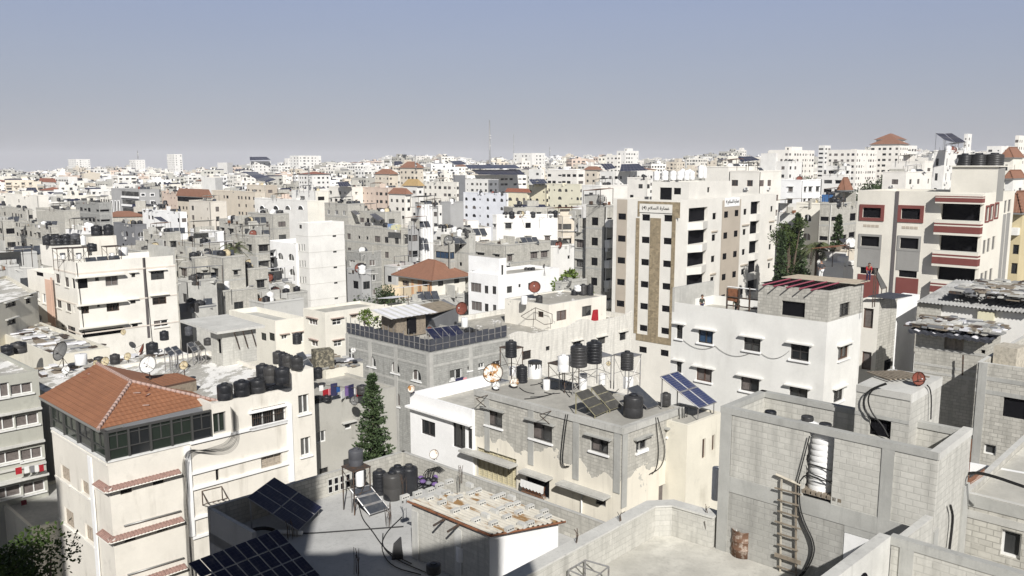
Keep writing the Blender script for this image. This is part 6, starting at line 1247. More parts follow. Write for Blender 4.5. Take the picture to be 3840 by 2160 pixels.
cc = a_(1000, 150, 0); big = root('thatched_shelter', 'wide shelter roofed with brown torn matting above the fenced roof', 'shelter', cc); k = MB(); q = [atd(M3(*p), d) for p, d in (((505, 865), 88), ((770, 800), 97), ((640, 735), 103), ((290, 805), 92))]; k.hexa([p - Vector((0, 0, .1)) for p in q], q, WOOD, flat('brown_matting', (.32, .27, .20), .95, var=.8, vs=2)); part('matting', k, big); k = MB(); k.prism([p.xy for p in q], q[0].z - 3, q[0].z - .8, GREYD); part('wall', k, big)
row_tanks(M3, [(870, 1058, 985, 80), (925, 1058, 1000, 60), (985, 1055, 1018, 55), (1045, 1048, 1025, 50)], Pz, 'plain', 'low behind the dark roof fence', 'low tanks behind the dark fence')
tk(M3, 827, 985, 895, 62, Pz, 'drum', 'white drum with black lid behind the dark fence', d=86); dpx(M3, 808, 780, 120, Pz + 1, 215, 15, 'tall rusty dish edge on by the white villa', DISHR, d=92, pole=.5); dpx(M3, 590, 890, 52, Pz, 230, 30, 'small white dish above the roof shack', DISHW, d=84, pole=1.6); dpx(M3, 510, 912, 46, Pz, 230, 20, 'small orange brown dish above the roof shack', DISHR, d=85, pole=1.6)
k = MB(); 
for i in range(420): p = a_(R.uniform(300, 1000), R.uniform(150, 235), 0); p.z = Pz + R.uniform(.3, 1.4); leaf(k, p, Vector((R.uniform(-1, 1), R.uniform(-1, 1), R.uniform(0, 1))).normalized(), .28, .09, LEAF, R)
single('climbing_vine', k, 'thin green vine scrambling along the inside of the dark fence', 'vine'); leafy(atz(Y4(270, 175), Pz), 2.2, .8, 'small bright green bush at the left end of the dark fence', 3, LEAF, 500, 'shrub', .25, .2, 8)
for i, (x, m, w) in enumerate(((1300, WHITEC, 40), (1385, NAVYC, 95), (1448, PINKC, 42))):
    W = fb.WR; r = W.rect(Y4, x - w / 2, 740, x + w / 2, 782); k = MB(); W.box(k, r[0], r[1], r[2], r[3], .12, .16, m); single('hanging_cloth', k, f'{("white", "navy blue", "pink")[i]} cloth drying at the window of the arched window house', 'laundry')
# ---- cream stone house with the scalloped parapet, and the house behind it
so_C = fb.Rp + fb.WR.n * .0 + unit(44) * .3; so = Bld('cream stone house with a scalloped parapet and small dark windows', pts=(so_C + unit(137) * 14, so_C, so_C + unit(44) * meet(M4(665, 830), so_C, unit(44))), z1=Wall(so_C, so_C + unit(44)).uv(M4(100, 985))[1], near=True, name='stone_house', cat='house')
so.win('R', M4, (118, 1108, 192, 1165), (342, 1070, 412, 1135), (542, 1026, 598, 1100), kind='slide', fm=FRD, hood=STONE); so.win('R', M3, (1347, 1195, 1430, 1275), kind='bars', fm=FRD); so.win('R', M3, (1563, 1155, 1600, 1195), kind='slide', fm=FRD)
so.shell(STONE, ph=.6, pt=.25, roof=ROOFP); W = so.WR; k = MB(); n = 48
sc = lambda u: .55 * max(0, sin(u * .62 + .8)) ** 1.5 + .12
for i in range(n): u0, u1 = W.L * i / n, W.L * (i + 1) / n; k.hexa([W.P(u0, .002, so.z1), W.P(u1, .002, so.z1), W.P(u1, -.25, so.z1), W.P(u0, -.25, so.z1)], [W.P(u0, .002, so.z1 + sc(u0)), W.P(u1, .002, so.z1 + sc(u1)), W.P(u1, -.25, so.z1 + sc(u1)), W.P(u0, -.25, so.z1 + sc(u0))], STONE)
part('scalloped_parapet', k, so.root)
sh2 = Bld('cream flat roofed house with flaking render behind the scalloped parapet', M3(1590, 782), M3(1190, 738), M4(420, 720), d=92, near=True, name='house', cat='house'); sh2.win('R', M3, (1660, 832, 1750, 920), kind='curtain', fm=FRB); sh2.win('R', M4, (200, 790, 286, 882), kind='slide', fm=FRD); sh2.win('L', M3, (1490, 840, 1540, 892), kind='bars', fm=FRB)
sh2.shell(peel('flaking_cream_render', (.50, .49, .45), (.78, .75, .67), sh2.z1 + 1.2), ph=.15, pt=.25, roof=ROOFP, cap=CONL)
row_tanks(M4, [(130, 735, 640, 60), (165, 660, 600, 80), (208, 735, 650, 60), (210, 690, 590, 72), (272, 720, 588, 64)], sh2.zr, ['plain', 'white', 'plain', 'black', 'black'], 'at the flaking cream house roof end', 'tanks of the flaking cream house', 100)
tk(M3, 1366, 778, 700, 58, sh2.zr, 'drum', 'white drum by the black tank on the flaking cream house'); tk(M3, 1502, 770, 690, 62, sh2.zr, 'plain', 'black tank beside the rusty dish on the flaking cream house'); dpx(M3, 1462, 625, 108, sh2.zr + .6, 262, 20, 'brown rusty dish facing the camera above the flaking cream house', DISHR); dpx(M3, 1548, 585, 40, sh2.zr, 200, 15, 'small grey dish far behind the brown rusty dish', DISHG, d=118, pole=2.2)
k = MB(); W = so.WR; u = W.uv(M4(360, 880))[0]; z = W.uv(M4(360, 925))[1]; k.hexa([W.P(u - .5, -.6, z - .1), W.P(u + .5, -.6, z - .1), W.P(u + .5, -.9, z - .1), W.P(u - .5, -.9, z - .1)], [W.P(u - .3, -.6, z + 1.2), W.P(u + .4, -.6, z + 1.2), W.P(u + .4, -.8, z + 1.2), W.P(u - .3, -.8, z + 1.2)], REDC); single('red_cloth', k, 'red cloth hung out above the scalloped stone parapet', 'laundry')
k = MB(); W = sh2.WL; q = [W.P(*(lambda u, z: (u, w, z))(*W.uv(M3(*p)))) for p, w in (((1400, 870), 1.2), ((1500, 800), .6), ((1640, 860), .4), ((1640, 945), .4), ((1590, 950), .8), ((1520, 900), 1.0), ((1450, 900), 1.2))]
for a, b in ((0, 1), (1, 2), (2, 3), (0, 6), (6, 5), (5, 4), (4, 3), (1, 5)): k.tube([q[a], q[b]], .035, DARKM, 4)
single('canopy_frame', k, 'bare rusty canopy frame over the flaking cream terrace', 'metal frame')
# ---- white villa and the house with the orange tiles
vi = Bld('snow white three storey villa with blank side and dark windows', M3(1130, 515), M3(860, 505), M3(1685, 420), d=125, near=True, name='villa', cat='house'); vi.win('L', M3, (880, 582, 976, 665), (886, 750, 982, 832), kind='curtain', fm=FRG); vi.win('L', M3, (1005, 607, 1040, 678), (1076, 612, 1112, 684), (1006, 770, 1042, 842), (1080, 780, 1113, 840), kind='slide', fm=FRD); vi.win('R', M3, (1210, 612, 1258, 672), (1315, 592, 1336, 622), (1403, 580, 1450, 642), kind='slide', fm=FRD); vi.shell(WHITE2, ph=.5, roof=ROOF)
v2_ = subblock(vi, M3(1140, 360), M3(862, 370), M3(1205, 378), 127.5, WHITE2, vi.zr, wins=(('L', M3, ((890, 472, 928, 495),), dict(kind='slide')), ('R', M3, ((1160, 420, 1180, 510),), dict(kind='void'))))
row_tanks(M3, [(1385, 470, 440, 40), (1415, 472, 440, 40), (1445, 468, 438, 40)], vi.zr, 'plain', 'on the snow white villa roof', 'tanks on the white villa', 135)
hr = Bld('yellow and brown house under a wide orange tiled hip roof', M3(530, 552), M3(226, 520), M3(832, 495), d=138, near=True, name='villa', cat='house'); hr.win('L', M3, (262, 560, 322, 607), (442, 566, 490, 612), kind='curtain', fm=FRB); hr.win('R', M3, (586, 562, 634, 610), (733, 540, 778, 586), kind='grid', fm=FRD); hr.shell(plaster('buff_plaster', (.70, .60, .44), .3), mR=LEM, ph=0)
hip_roof(hr.root, (hr.Lp, hr.C, hr.Rp, hr.Bk), hr.z1 + .02, hr.z1 + 2.7, .9, TILE2)
for x0, x1 in ((345, 365), (403, 438), (492, 528)): strip(hr, 'L', M3, x0, x1, 553, 690, ORANGE, .06, 'orange_strip')
k = MB(); r = hr.WL.rect(M3, 160, 600, 235, 690); hr.WL.box(k, r[0], r[1], r[2], r[3], 0, 2, MATS['buff_plaster']); part('balcony', k, hr.root)
# ---- houses along the left edge
l1R = atd(B1(240, 150), 64); l1 = Bld('grey plastered block with long white framed window strips at the left edge', pts=(l1R.xy - unit(44) * 16 + unit(137) * 10, l1R.xy - unit(44) * 16, l1R.xy), z1=l1R.z, near=True, name='apartment_building')
for q in ((-60, 232, 60, 325), (66, 232, 205, 300), (-60, 440, 92, 530), (97, 425, 245, 500), (-60, 665, 130, 740), (130, 640, 268, 715), (-60, 885, 135, 960), (145, 850, 285, 925)): l1.win('R', B1, q, kind='curtain', fm=FRW, sill=FRW)
l1.shell(plaster('sage_grey_plaster', (.42, .42, .37), .9), ph=.25, roof=ROOFW)
for y, pr in ((410, .25), (620, .3), (830, .6), (765, .15)): l1.band('R', l1.WR.uv(B1(150, y))[1], .14, pr, CONL)
for i, (x, w, m) in enumerate(((95, 40, REDC), (145, 30, WHITEC), (180, 26, flat('grey_cloth', (.2, .2, .21), .9)), (208, 24, WHITEC), (238, 28, REDC), (128, 34, flat('maroon_cloth', (.16, .03, .04), .9)))):
    r = l1.WR.rect(B1, x - w / 2, 740 - (x - 100) * .12, x + w / 2, 782 - (x - 100) * .12 if i < 5 else 975) if i < 5 else l1.WR.rect(B1, 110, 945, 145, 975); W = l1.WR; k = MB(); W.box(k, r[0], r[1], r[2], r[3], .9, .94, m); single('hanging_cloth', k, f'{["dark red", "long white", "grey", "short white", "bright red", "maroon"][i]} cloth on the line of the left edge block', 'laundry')
l2 = Bld('weathered cream block with hooded windows behind the white roofs at the left edge', pts=(atd(M1(-250, 700), 95).xy + unit(137) * 8, atd(M1(-250, 700), 86).xy, atd(M1(342, 745), 95).xy), z1=atd(M1(100, 720), 92).z, near=True, name='apartment_building')
for q in ((50, 755, 145, 800), (65, 910, 145, 960), (80, 1070, 160, 1118), (235, 720, 278, 770), (265, 640, 300, 700)): l2.win('R', M1, q, kind='grid', fm=FRD, hood=CONL)
l2.shell(CREAMD, ph=.3, roof=ROOFW)
tk(M1, 70, 1245, 1140, 90, 0, 'plain', 'left black tank of two before the weathered cream block', 'tanks before the weathered cream block', d=76); tk(M1, 175, 1225, 1112, 115, 0, 'plain', 'right black tank of two before the weathered cream block', 'tanks before the weathered cream block', d=77)
lw = Bld('low house with whitewashed sheet roof and a slanted white gable behind the tiled roof', B1(330, 310), B1(235, 150), B1(500, 150), z=19.6, lenL=10, lenR=13, name='house', cat='house'); lw.shell(WHITE, ph=.15, roof=ROOFW)
lw2 = Bld('jumbled low house with a patched white roof below the banded cream building', M1(480, 1240), M1(-80, 1250), M1(1080, 1170), z=20.3, lenR=4.5, name='house', cat='house'); lw2.shell(CREAMD, ph=.3, roof=ROOFW)
rubble(lambda: Vector((*(lw2.C + (lw2.Lp - lw2.C) * R.random() + (lw2.Rp - lw2.C) * R.random()), lw2.zr)), 80, 'scrap and sheets lying on the patched white roof', (CON, ROOFW, WOOD, DARKM, GREYD, TARPW), (.0, .2), (.4, 2.8))
rubble(lambda: Vector((*(lw.C + (lw.Lp - lw.C) * R.random() + (lw.Rp - lw.C) * R.random()), lw.zr)), 70, 'loose sheets and scrap behind the tiled roof', (CON, TARPW, WOOD, DARKM, TARPW), (.0, .25), (.3, 2.6))
for x, y, w, m, lb, az, d in ((565, 1205, 160, DISHG, 'big grey mesh dish before the banded cream building', 215, 74), (1290, 1205, 135, DISHR, 'large red brown dish below the banded cream building', 205, 79), (1350, 1325, 150, DISHW, 'largest plain white dish behind the tiled roof', 235, 57.5), (600, 1372, 68, DISHW, 'small white dish left of the tiled ridge', 240, 63), (958, 1297, 80, DISHT, 'round tan dish behind the tiled ridge', 230, 65), (1160, 1250, 66, DISHT, 'yellow dish below the cream balcony', 230, 74), (865, 1305, 42, DISHT, 'little cream dish touching the tiled ridge', 230, 65), (1668, 1330, 76, DISHT, 'peeling cream dish with a dark top on the wide pale roof', 235, 58.5)):
    P = atd(M1(x, y), d); r = w / 2.415 / 2 * (P - Vector((0, 0, CAMH))).length / FPX; dish(Vector((P.x, P.y, zwr if d < 75 and x > 1200 else P.z - r * 1.5)), r, az, 26, lb, m, P.z - (zwr if d < 75 and x > 1200 else P.z - r * 1.5), DISHG if m in (DISHW,) else m)
P = atz(M2(392, 1255), zwr); dish(P, 1.0, 228, 25, 'big yellowish dish lying before the block hut', DISHT, 1.0, DISHT); 
tk(M1, 738, 1330, 1225, 92, 0, 'drum', 'white drum tank left of the tiled ridge', d=67); tk(M1, 1045, 1322, 1222, 78, 0, 'plain', 'black tank behind the round tan dish', d=67); tk(M1, 895, 1315, 1248, 72, 0, 'plain', 'low black tank between the white drum and tan dish', d=67); tk(M1, 1382, 1240, 1115, 96, 0, 'plain', 'black tank beside the large red brown dish', d=78); tk(M1, 1490, 1105, 1012, 72, 0, 'plain', 'black tank on a stand before the banded cream corner', d=80); tk(M1, 1712, 1060, 972, 64, 0, 'grey', 'grey topped tank by the block hut', d=90); tk(M1, 1885, 1150, 1078, 70, 0, 'plain', 'black tank behind the tilted brown collector', d=86); tk(M2, 282, 1010, 940, 52, 0, 'plain', 'black tank on the slab of the block hut', d=92); tk(M2, 1000, 1140, 1032, 76, 0, 'black', 'ribbed black tank on a white frame before the pale yellow house', d=86)
for i, (a, b, c, d) in enumerate((((1540, 1252), (1590, 1220), (1530, 1160), (1482, 1180)), ((1612, 1240), (1660, 1215), (1598, 1150), (1545, 1165)), ((1750, 1212), (1800, 1192), (1740, 1115), (1690, 1130)), ((1820, 1200), (1868, 1180), (1800, 1105), (1755, 1120)))):
    zl = zwr + .2; solar(atd(M1(*a), 61.5 + 2.5 * (i > 1)), atd(M1(*b), 61.9 + 2.5 * (i > 1)), atd(M1(*c), 63 + 2.5 * (i > 1)), atd(M1(*d), 62.6 + 2.5 * (i > 1)), 1, 2, f'{ORD[i]} small tilted collector on the wide pale roof, {"nearer" if i < 2 else "farther"} pair', zwr, SOLG if i == 3 else SOLD, STEEL, name='solar_collector', cat='solar collector')
# ---- grey wall, laundry roof and the Norfolk pine
gw = Bld('grey rendered house wall behind the tall pine with laundry on its roof', B2(790, 372), None, B2(1322, 262), d=58, lenL=9, near=True, name='house', cat='house'); gw.win('R', B2, (820, 532, 880, 606), kind='slide', fm=FRW); gw.win('R', B2, (1000, 482, 1042, 522), kind='slide', fm=FRW, hood=CONL); gw.win('R', B2, (990, 708, 1040, 750), (840, 765, 895, 800), kind='slide', fm=FRD); gw.shell(plaster('ashen_plaster', (.43, .42, .38), .9), ph=.2, roof=ROOF)
conifer(atd(B2(1190, 1000), 49).xy.to_3d() + Vector((0, 0, 8.5)), atd(B2(1195, 185), 49).z - 8.5, 2.35, 'tall dark green pine rising between the cream and grey houses', 5, 1.15)
cl = [WHITEC, REDC, PINKC, NAVYC, TARPB, WHITEC, PURPC, NAVYC, WHITEC, REDC, PURPC]
for i in range(11):
    P = atd(B2(850 + i * 27, 262 + (i % 3) * 8), 59); k = MB(); k.box(P - Vector((0, 0, .1 * (i * 7 % 4))), (.32 + .2 * (i % 2), .04, .4 + .17 * (i * 5 % 4)), cl[i], .7 + .3 * (i % 3)); single('hanging_cloth', k, f'{["white", "red", "pink", "navy", "blue", "white", "purple", "dark", "white", "crimson", "violet"][i]} garment, {ORD[i]} along the line behind the pine', 'laundry')
cable([atd(B2(830, 235), 59), atd(B2(1165, 260), 59)], .02, 'clothes line behind the tall pine', DARKM, .1)
row_tanks(B2, [(780, 225, 120, 50), (832, 205, 128, 52)], gw.zr + 1, 'plain', 'standing behind the laundry roof', 'tanks at the laundry roof', 62); row_tanks(B2, [(830, 365, 310, 70), (885, 355, 305, 60), (1110, 305, 240, 70)], gw.zr, 'plain', 'low among the laundry behind the pine', 'low tanks among the laundry', 58.5); dpx(B2, 1062, 290, 56, gw.zr, 235, 18, 'grey dish on the edge of the laundry roof', DISHG, d=58); dpx(B2, 1058, 145, 34, gw.zr + 2, 235, 18, 'small white dish on the shabby wall above the laundry', DISHW, d=66); dpx(B2, 1422, 268, 46, 17, 235, 18, 'brown dish before the arched window wall', DISHR, d=56) if False else None
k = MB(); P = atd(B2(860, 75), 67); k.box(P, (1.5, 1.3, 1.5), flat('woven_sack', (.08, .075, .06), .9, var=.8, vs=4, vc=(.4, .36, .26)), .5); single('covered_tank', k, 'dark tank wrapped in a patterned rug on the shabby roof', 'water tank')
shb = Bld('shabby low house of patched sheets between the wide pale roof and the arched window house', B2(880, 150), B2(640, 90), B2(975, 120), d=66, lenR=3.5, name='house', cat='house'); shb.win('L', B2, (905, 120, 960, 250), kind='void') if False else None; shb.shell(CREAMD, ph=.1, roof=ROOFP); rubble(lambda: Vector((*(shb.C + (shb.Lp - shb.C) * R.random() + (shb.Rp - shb.C) * R.random()), shb.zr)), 90, 'planks and scrap on the shabby low house', RM, (.0, .3), (.3, 2))
solar(atd(B2(760, 150), 63), atd(B2(800, 120), 63.4), atd(B2(735, 30), 65), atd(B2(690, 45), 64.6), 1, 2, 'dark collector leaning behind the clustered pier tanks', None, SOLD, STEEL, name='solar_collector', cat='solar collector', legs=False)
# leafy tree in the shaded lower left corner
P = atd(B1(70, 1449), 31); leafy(Vector((P.x, P.y, 1)), atd(B1(150, 1060), 31).z - 1., 1.9, 'leafy green tree in the shaded alley at the lower left', 12, leafmat('alley_leaf', (.03, .055, .013), (.065, .10, .024)), 11000, 'broadleaf_tree', .15, .72, 26)
lo_ = Bld('dim low yard house in the shaded alley', B1(200, 1150), B1(0, 1080), B1(380, 1060), d=58, lenL=8, lenR=6, name='house', cat='house'); lo_.shell(CREAMD, ph=.2, roof=CON)
# ================================================================ houses of the middle distance
TANKN = [0]
AC = cached('ac', lambda: (lambda m: (m.box((0, -.2, 0), (.8, .32, .55), FRW), m.box((.12, -.365, 0), (.42, .01, .42), FRG), m.mesh('air_conditioner'))[-1])(MB()))
def clutter(b, label, d):
    rr = random.Random(int(d * 7 + b.C.x)); k = MB(); Q = lambda: b.at(rr.uniform(.06, .94), rr.uniform(.06, .94)); tx, nx = b.WR.t, b.WL.t; w8 = ' '.join(label.split()[:8])
    for _ in range(rr.randint(14, 26)):
        p = Q(); s = rr.random()
        if s < .5: k.box(p + Vector((0, 0, .2)), (rr.uniform(.2, 1.3), rr.uniform(.15, .8), rr.uniform(.1, .7)), rr.choice((CON, GREYD, WOOD, TARPW, RUST, CONL, DARKM)), rr.choice((.78, .78, rr.uniform(0, 3))))
        elif s < .75: k.tube([p, p + Vector((0, 0, rr.uniform(.6, 1.6)))], .03, DARKM, 4)
        else: a = rr.uniform(0, 6.3); k.tube([p + Vector((0, 0, .06)), p + Vector((cos(a) * rr.uniform(1, 4), sin(a) * rr.uniform(1, 4), .06))], .04, rr.choice((PIPE, CABLE)), 4)
    o = part('roof_clutter', k, b.root); o['kind'] = 'stuff'
    for _ in range(rr.randint(1, 3)):
        k = MB(); p = Q(); t, n = rr.choice(((tx, nx), (nx, tx))); l = rr.uniform(1.5, 4); c = b.C + (b.Rp - b.C) * .5 + (b.Lp - b.C) * .5
        p = p.lerp(Vector((c.x, c.y, p.z)), .4); k.obox(p, t, n, (-l / 2, -.09, b.zr), (l / 2, .09, b.zr + rr.uniform(.8, 2.2)), rr.choice((b.m, BLK, CON))); part('low_wall', k, b.root)
    if rr.random() < .55:
        k = MB(); p = Q().lerp(b.at(.5, .5), .5); w, e = rr.uniform(1.4, 2.8), rr.uniform(1, 1.8); q = [p + Vector((*(tx * x + nx * y), 2.1 + .35 * (y > 0))) for x, y in ((-w, -e), (w, -e), (w, e), (-w, e))]; k.hexa([v - Vector((0, 0, .06)) for v in q], q, rr.choice((TARPW, CON, RUST, WOOD, GREYD)))
        for v in q: k.tube([v, Vector((v.x, v.y, b.zr))], .05, DARKM, 4)
        part('lean_to', k, b.root)
    if rr.random() < .65: p = b.at(rr.uniform(.1, .4), rr.uniform(.2, .7)); dish(p, rr.uniform(.5, .9), rr.uniform(215, 245), 25, 'dish on roof of ' + w8, rr.choice((DISHW, DISHW, DISHG, DISHR, DISHT)), .8, None, 'rooftop dishes of the middle distance', 12, d < 200)
    if rr.random() < .6:
        p = b.at(rr.uniform(.08, .3), rr.uniform(.15, .6)); o = root('solar_collector', 'tilted collector on roof of ' + w8, 'solar collector', p, 0, 'rooftop collectors of the middle distance'); k = MB(); u = Vector((.94, .34, 0)); v = Vector((-.34, .94, .62))
        for i in range(rr.randint(1, 3)): q = p + u * 1.15 * i + Vector((0, 0, .15)); k.hexa([q, q + u * 1.05, q + u * 1.05 + v * 1.7, q + v * 1.7], [x + Vector((0, 0, .08)) for x in (q, q + u * 1.05, q + u * 1.05 + v * 1.7, q + v * 1.7)], FRG, SOLD)
        part('panel', k, o)
    for W, ops in ((b.WL, b.op['L']), (b.WR, b.op['R'])):
        for w in ops:
            if d < 260 and rr.random() < .16: q = link('air_conditioner', AC, b.root, W.P((w[0] + w[1]) / 2 + rr.choice((-.6, .6, 0)), .02, w[2] - .5) - b.root.location, W.rz)
        if ops and rr.random() < .7: u = W.L * rr.choice((.03, .97)); k = MB(); k.tube([W.P(u, .08, b.z1 - .3), W.P(u, .08, max(b.z0, b.z1 - 13))], .06, rr.choice((PIPE, FRG, CABLE)), 5); part('drain_pipe', k, b.root)
def mid(label, vw, xl, xc, xr, y, d, m, style='std', ph=.7, hood=None, mR=None, tanks=0, pent=0, roof=None, aL=137, aR=44, hip=None, hm=None, name='apartment_house', near=False, dark=False, **au):
    b = Bld(label, vw(xc, y), vw(xl, y) if xc - xl > 6 else None, vw(xr, y) if xr - xc > 6 else None, d=d, aL=aL, aR=aR, lenL=None if xc - xl > 6 else 9, lenR=None if xr - xc > 6 else 9, name=name, cat='house' if name != 'apartment_tower' else 'tower')
    if style != 'none': b.auto(style, hood=hood, **au)
    b.shell(m, mR=mR, ph=0 if hip else ph, pt=.2, roof=roof or R.choice((ROOF, ROOFP, CON, ROOF)))
    if hip: hip_roof(b.root, (b.Lp, b.C, b.Rp, b.Bk), b.z1 + .02, b.z1 + hip, .6, hm or TILE2, caps=d < 250)
    elif d < 420:
        for z in (b.z1 - .25,): [b.band(s, z, .14, .06, m if m not in (BLK, BLKD, BLKL) else CON) for s in 'LR']
        if m in (BLK, BLKD, BLKL):
            for i in range(1, 4): [b.band(s, b.z1 - .6 - 3.05 * i, .25, .02, CONB) for s in 'LR' if b.z1 - 3.05 * i > 2]
    if d < 360 and not hip: clutter(b, label, d)
    tops = [(.12, .2, b.zr), (.3, .5, b.zr), (.6, .3, b.zr), (.2, .75, b.zr), (.75, .7, b.zr), (.5, .12, b.zr), (.85, .4, b.zr)]
    if pent: p, z = b.pent(R.uniform(.35, .5), R.uniform(.3, .45), .35, .4, 2.6, m if m not in (BLKD,) else BLK); tops = [(None, p, z), (None, p + Vector((1.1, .4)), z)] + tops
    for i in range(tanks):
        t = tops[i % len(tops)]; P = Vector((t[1].x, t[1].y, t[2])) if t[0] is None else b.at(t[0] + R.uniform(-.04, .04), t[1] + R.uniform(-.04, .04))
        k = R.choice(('plain', 'plain', 'plain', 'black', 'white')); q = {'plain': 'smooth black', 'black': 'ribbed black', 'white': 'white'}[k]
        w = label.split(); tank(P, R.uniform(.55, .68), R.uniform(1.25, 1.6), k, f'{q} tank, {ORD[i]} on roof of ' + ' '.join(w[:8]), 'rooftop tanks of the middle distance', 10)
    return b
GP2 = plaster('light_grey_plaster', (.52, .52, .50), .7)
mid('blank cream block with three little windows at one corner', T1, 60, 455, 570, 733, 330, CREAM2, 'std', skip=.82, nf=3)
mid('white house under a dark red hip roof beside taller white block', T1, 465, 640, 660, 580, 620, WHITE, hip=2.6, hm=TILEB, nf=6)
mid('white nine storey block with dark balconies far on the left side', T1, 655, 800, 912, 515, 640, WHITE, 'wide', name='apartment_tower', nf=7)
cbd = mid('grey office house striped by white balcony bands', T1, 1312, 1645, 1880, 662, 322, GREYP, 'none', ph=.6)
for i in range(5):
    r = cbd.WL.rect(T1, 1440, 700, 1640, 735)
    for f0, f1, w in ((0, .0, 0),):
        k = MB(); cbd.WL.box(k, r[0], r[1], r[2] - 3 * i - .9, r[2] - 3 * i - .2, 0, .5, WHITE2); o = part('balcony', k, cbd.root); k = MB(); cbd.WL.box(k, r[0] + .1, r[1] - .1, r[2] - 3 * i - .18, r[3] - 3 * i + .4, 0, .03, GLASS); part('window', k, cbd.root)
for x in (1330, 1372, 1408): r = cbd.WL.rect(T1, x - 7, 800, x + 7, 1010); k = MB(); cbd.WL.box(k, r[0], r[1], r[2], r[3], 0, .12, GLASS); part('window', k, cbd.root); frame(cbd, 'L', r, .25, WHITE2, .15)
for x in (1690, 1800):
    r = cbd.WR.rect(T1, x - 22, 712, x + 18, 738); k = MB(); cbd.WR.box(k, r[0], r[1], r[2], r[3], 0, .1, GLASS); part('window', k, cbd.root); frame(cbd, 'R', r, .25, WHITE2, .13); r = cbd.WR.rect(T1, x - 18, 800, x + 22, 915); k = MB(); cbd.WR.box(k, r[0], r[1], r[2], r[3], 0, .1, GLASS); part('window', k, cbd.root); frame(cbd, 'R', r, .25, WHITE2, .13)
mid('dark grey block house with broken top windows, left of the striped office', T1, 890, 1165, 1318, 818, 285, BLKD, 'wide', tanks=2, skip=.2)
mid('blank grey block wall house in front of the dark grey one', T1, 425, 755, 940, 908, 262, BLK, 'none', tanks=2)
mid('grey tower with pale balcony strips at the far left edge', T1, -40, 28, 168, 1025, 215, BLK, 'wide', nf=4)
mid('long grey house with two low windows at the left edge', T1, -60, 332, 350, 892, 300, BLK, 'std', tanks=2, skip=.4)
mid('grey block house with cluttered roof before the left tower', T1, 235, 590, 690, 1090, 205, BLK, 'std', tanks=3, hood=CON)
mid('little white house with two dark windows among grey blocks', T1, 770, 1088, 1100, 1112, 180, WHITE2, 'std', tanks=2, nf=2, pent=0)
mid('dark grey house with arched windows and black tanks above', T1, 1340, 1592, 1730, 1075, 215, GREYD, 'arch', tanks=5, fm=FRW)
mid('bright white walled house with tilted solar panels on top', T1, 1682, 2130, 2205, 930, 270, WHITE2, 'std', tanks=2, skip=.7, nf=2)
mid('grey block house with two white awning sheets', T1, 1690, 1975, 2132, 1168, 180, BLK, 'std', tanks=1, hood=CONB)
mid('peach house with tiny arched door behind the striped office', T1, 1905, 2085, 2145, 690, 350, PINK, 'std', tanks=2)
mid('long grey block house just behind the banded cream roof', M1, 1060, 1275, 1590, 285, 130, BLK, 'none', ph=.9, tanks=1)
rh = mid('beige house with a dark loggia under a brown tiled hip', T2, 45, 400, 452, 758, 320, BEIGE, 'std', hip=2.9, hm=TILE2, top=4.4)
k = MB(); [W_.box(k, .3, W_.L - .2, rh.z1 - 1.9, rh.z1 - .15, .0, .04, VOID) for W_ in (rh.WL, rh.WR)]; part('loggia', k, rh.root)
be1 = mid('beige block with tall framed window slots and a small inscription', T2, 185, 440, 625, 803, 275, plaster('sand_plaster', (.64, .60, .53), .2), 'std', bay=3.6, ww=1.1, wh=1.5, tanks=0)
mid('wide beige block with flat parapet above the tall slots', T2, 452, 965, 1090, 692, 335, BEIGE, 'std', skip=.45)
mid('brown sided beige block with an orange awning on its terrace', T2, 868, 1090, 1226, 612, 345, BEIGE, 'std', mR=TAN, tanks=3, skip=.3)
ar = mid('white house with four big dark arches and a cream side', T2, 958, 1582, 1695, 792, 255, WHITE, 'none', mR=LEM)
for x in (1050, 1212, 1352, 1505): 
    r = ar.WL.rect(T2, x - 30, 858, x + 30, 902); k = MB(); u = (r[0] + r[1]) / 2; h = r[3] - r[2]; k.face([ar.WL.P(u + (r[1] - r[0]) / 2 * cos(pi * j / 12), .02, r[2] + h * sin(pi * j / 12)) for j in range(13)], GLASS); part('arched_window', k, ar.root); k = MB(); k.tube([ar.WL.P(u + (r[1] - r[0]) / 2 * 1.1 * cos(pi * j / 12), .06, r[2] + h * 1.1 * sin(pi * j / 12)) for j in range(13)], .12, WHITE2, 4); part('arch_moulding', k, ar.root)
mid('white upper block with one wide dark window over the arches', T2, 1395, 1680, 1840, 678, 272, WHITE, 'std', mR=LEM, nf=1, bay=8, ww=2.4, tanks=0, skip=0)
mid('long cream block with hooded windows right of the arched house', T2, 1835, 2110, 2300, 632, 335, CREAM2, 'std', tanks=1, hood=CONL)
mid('grey block house carrying a row of black tanks', T2, 1785, 2062, 2260, 832, 222, BLK, 'std', tanks=5, fm=FRW)
mid('grey block house with white frames above the palm', T2, 540, 912, 990, 1037, 172, BLK, 'std', tanks=5, hood=CON)
mid('wide grey block house with six tanks beyond the palm', T2, 880, 1160, 1365, 950, 198, BLK, 'std', tanks=6)
mid('rough grey block house right behind the palm crown', T2, 690, 965, 1135, 1203, 160, BLK, 'std', hood=CONB)
ws = mid('small white house with a scalloped parapet and twin doors', T2, 200, 522, 545, 1160, 158, WHITE2, 'std', nf=2, bay=3.8, wh=1.5)
mid('grey block house with dishes before the scalloped white house', T2, 40, 358, 552, 1302, 142, BLK, 'std', tanks=3)
mid('cream windowless end wall on a green and grey house', T2, 330, 492, 580, 523, 450, WHITE, 'none', mR=GREYP)
mid('grey house with square windows, low beside the white slit tower', M2, 20, 315, 525, 342, 125, BLK, 'std', tanks=3, hood=CONB, nf=3)
mid('grey block house with a roofed terrace beside the white wing', M2, 270, 560, 735, 450, 128, BLK, 'std', tanks=1, hood=CONB)
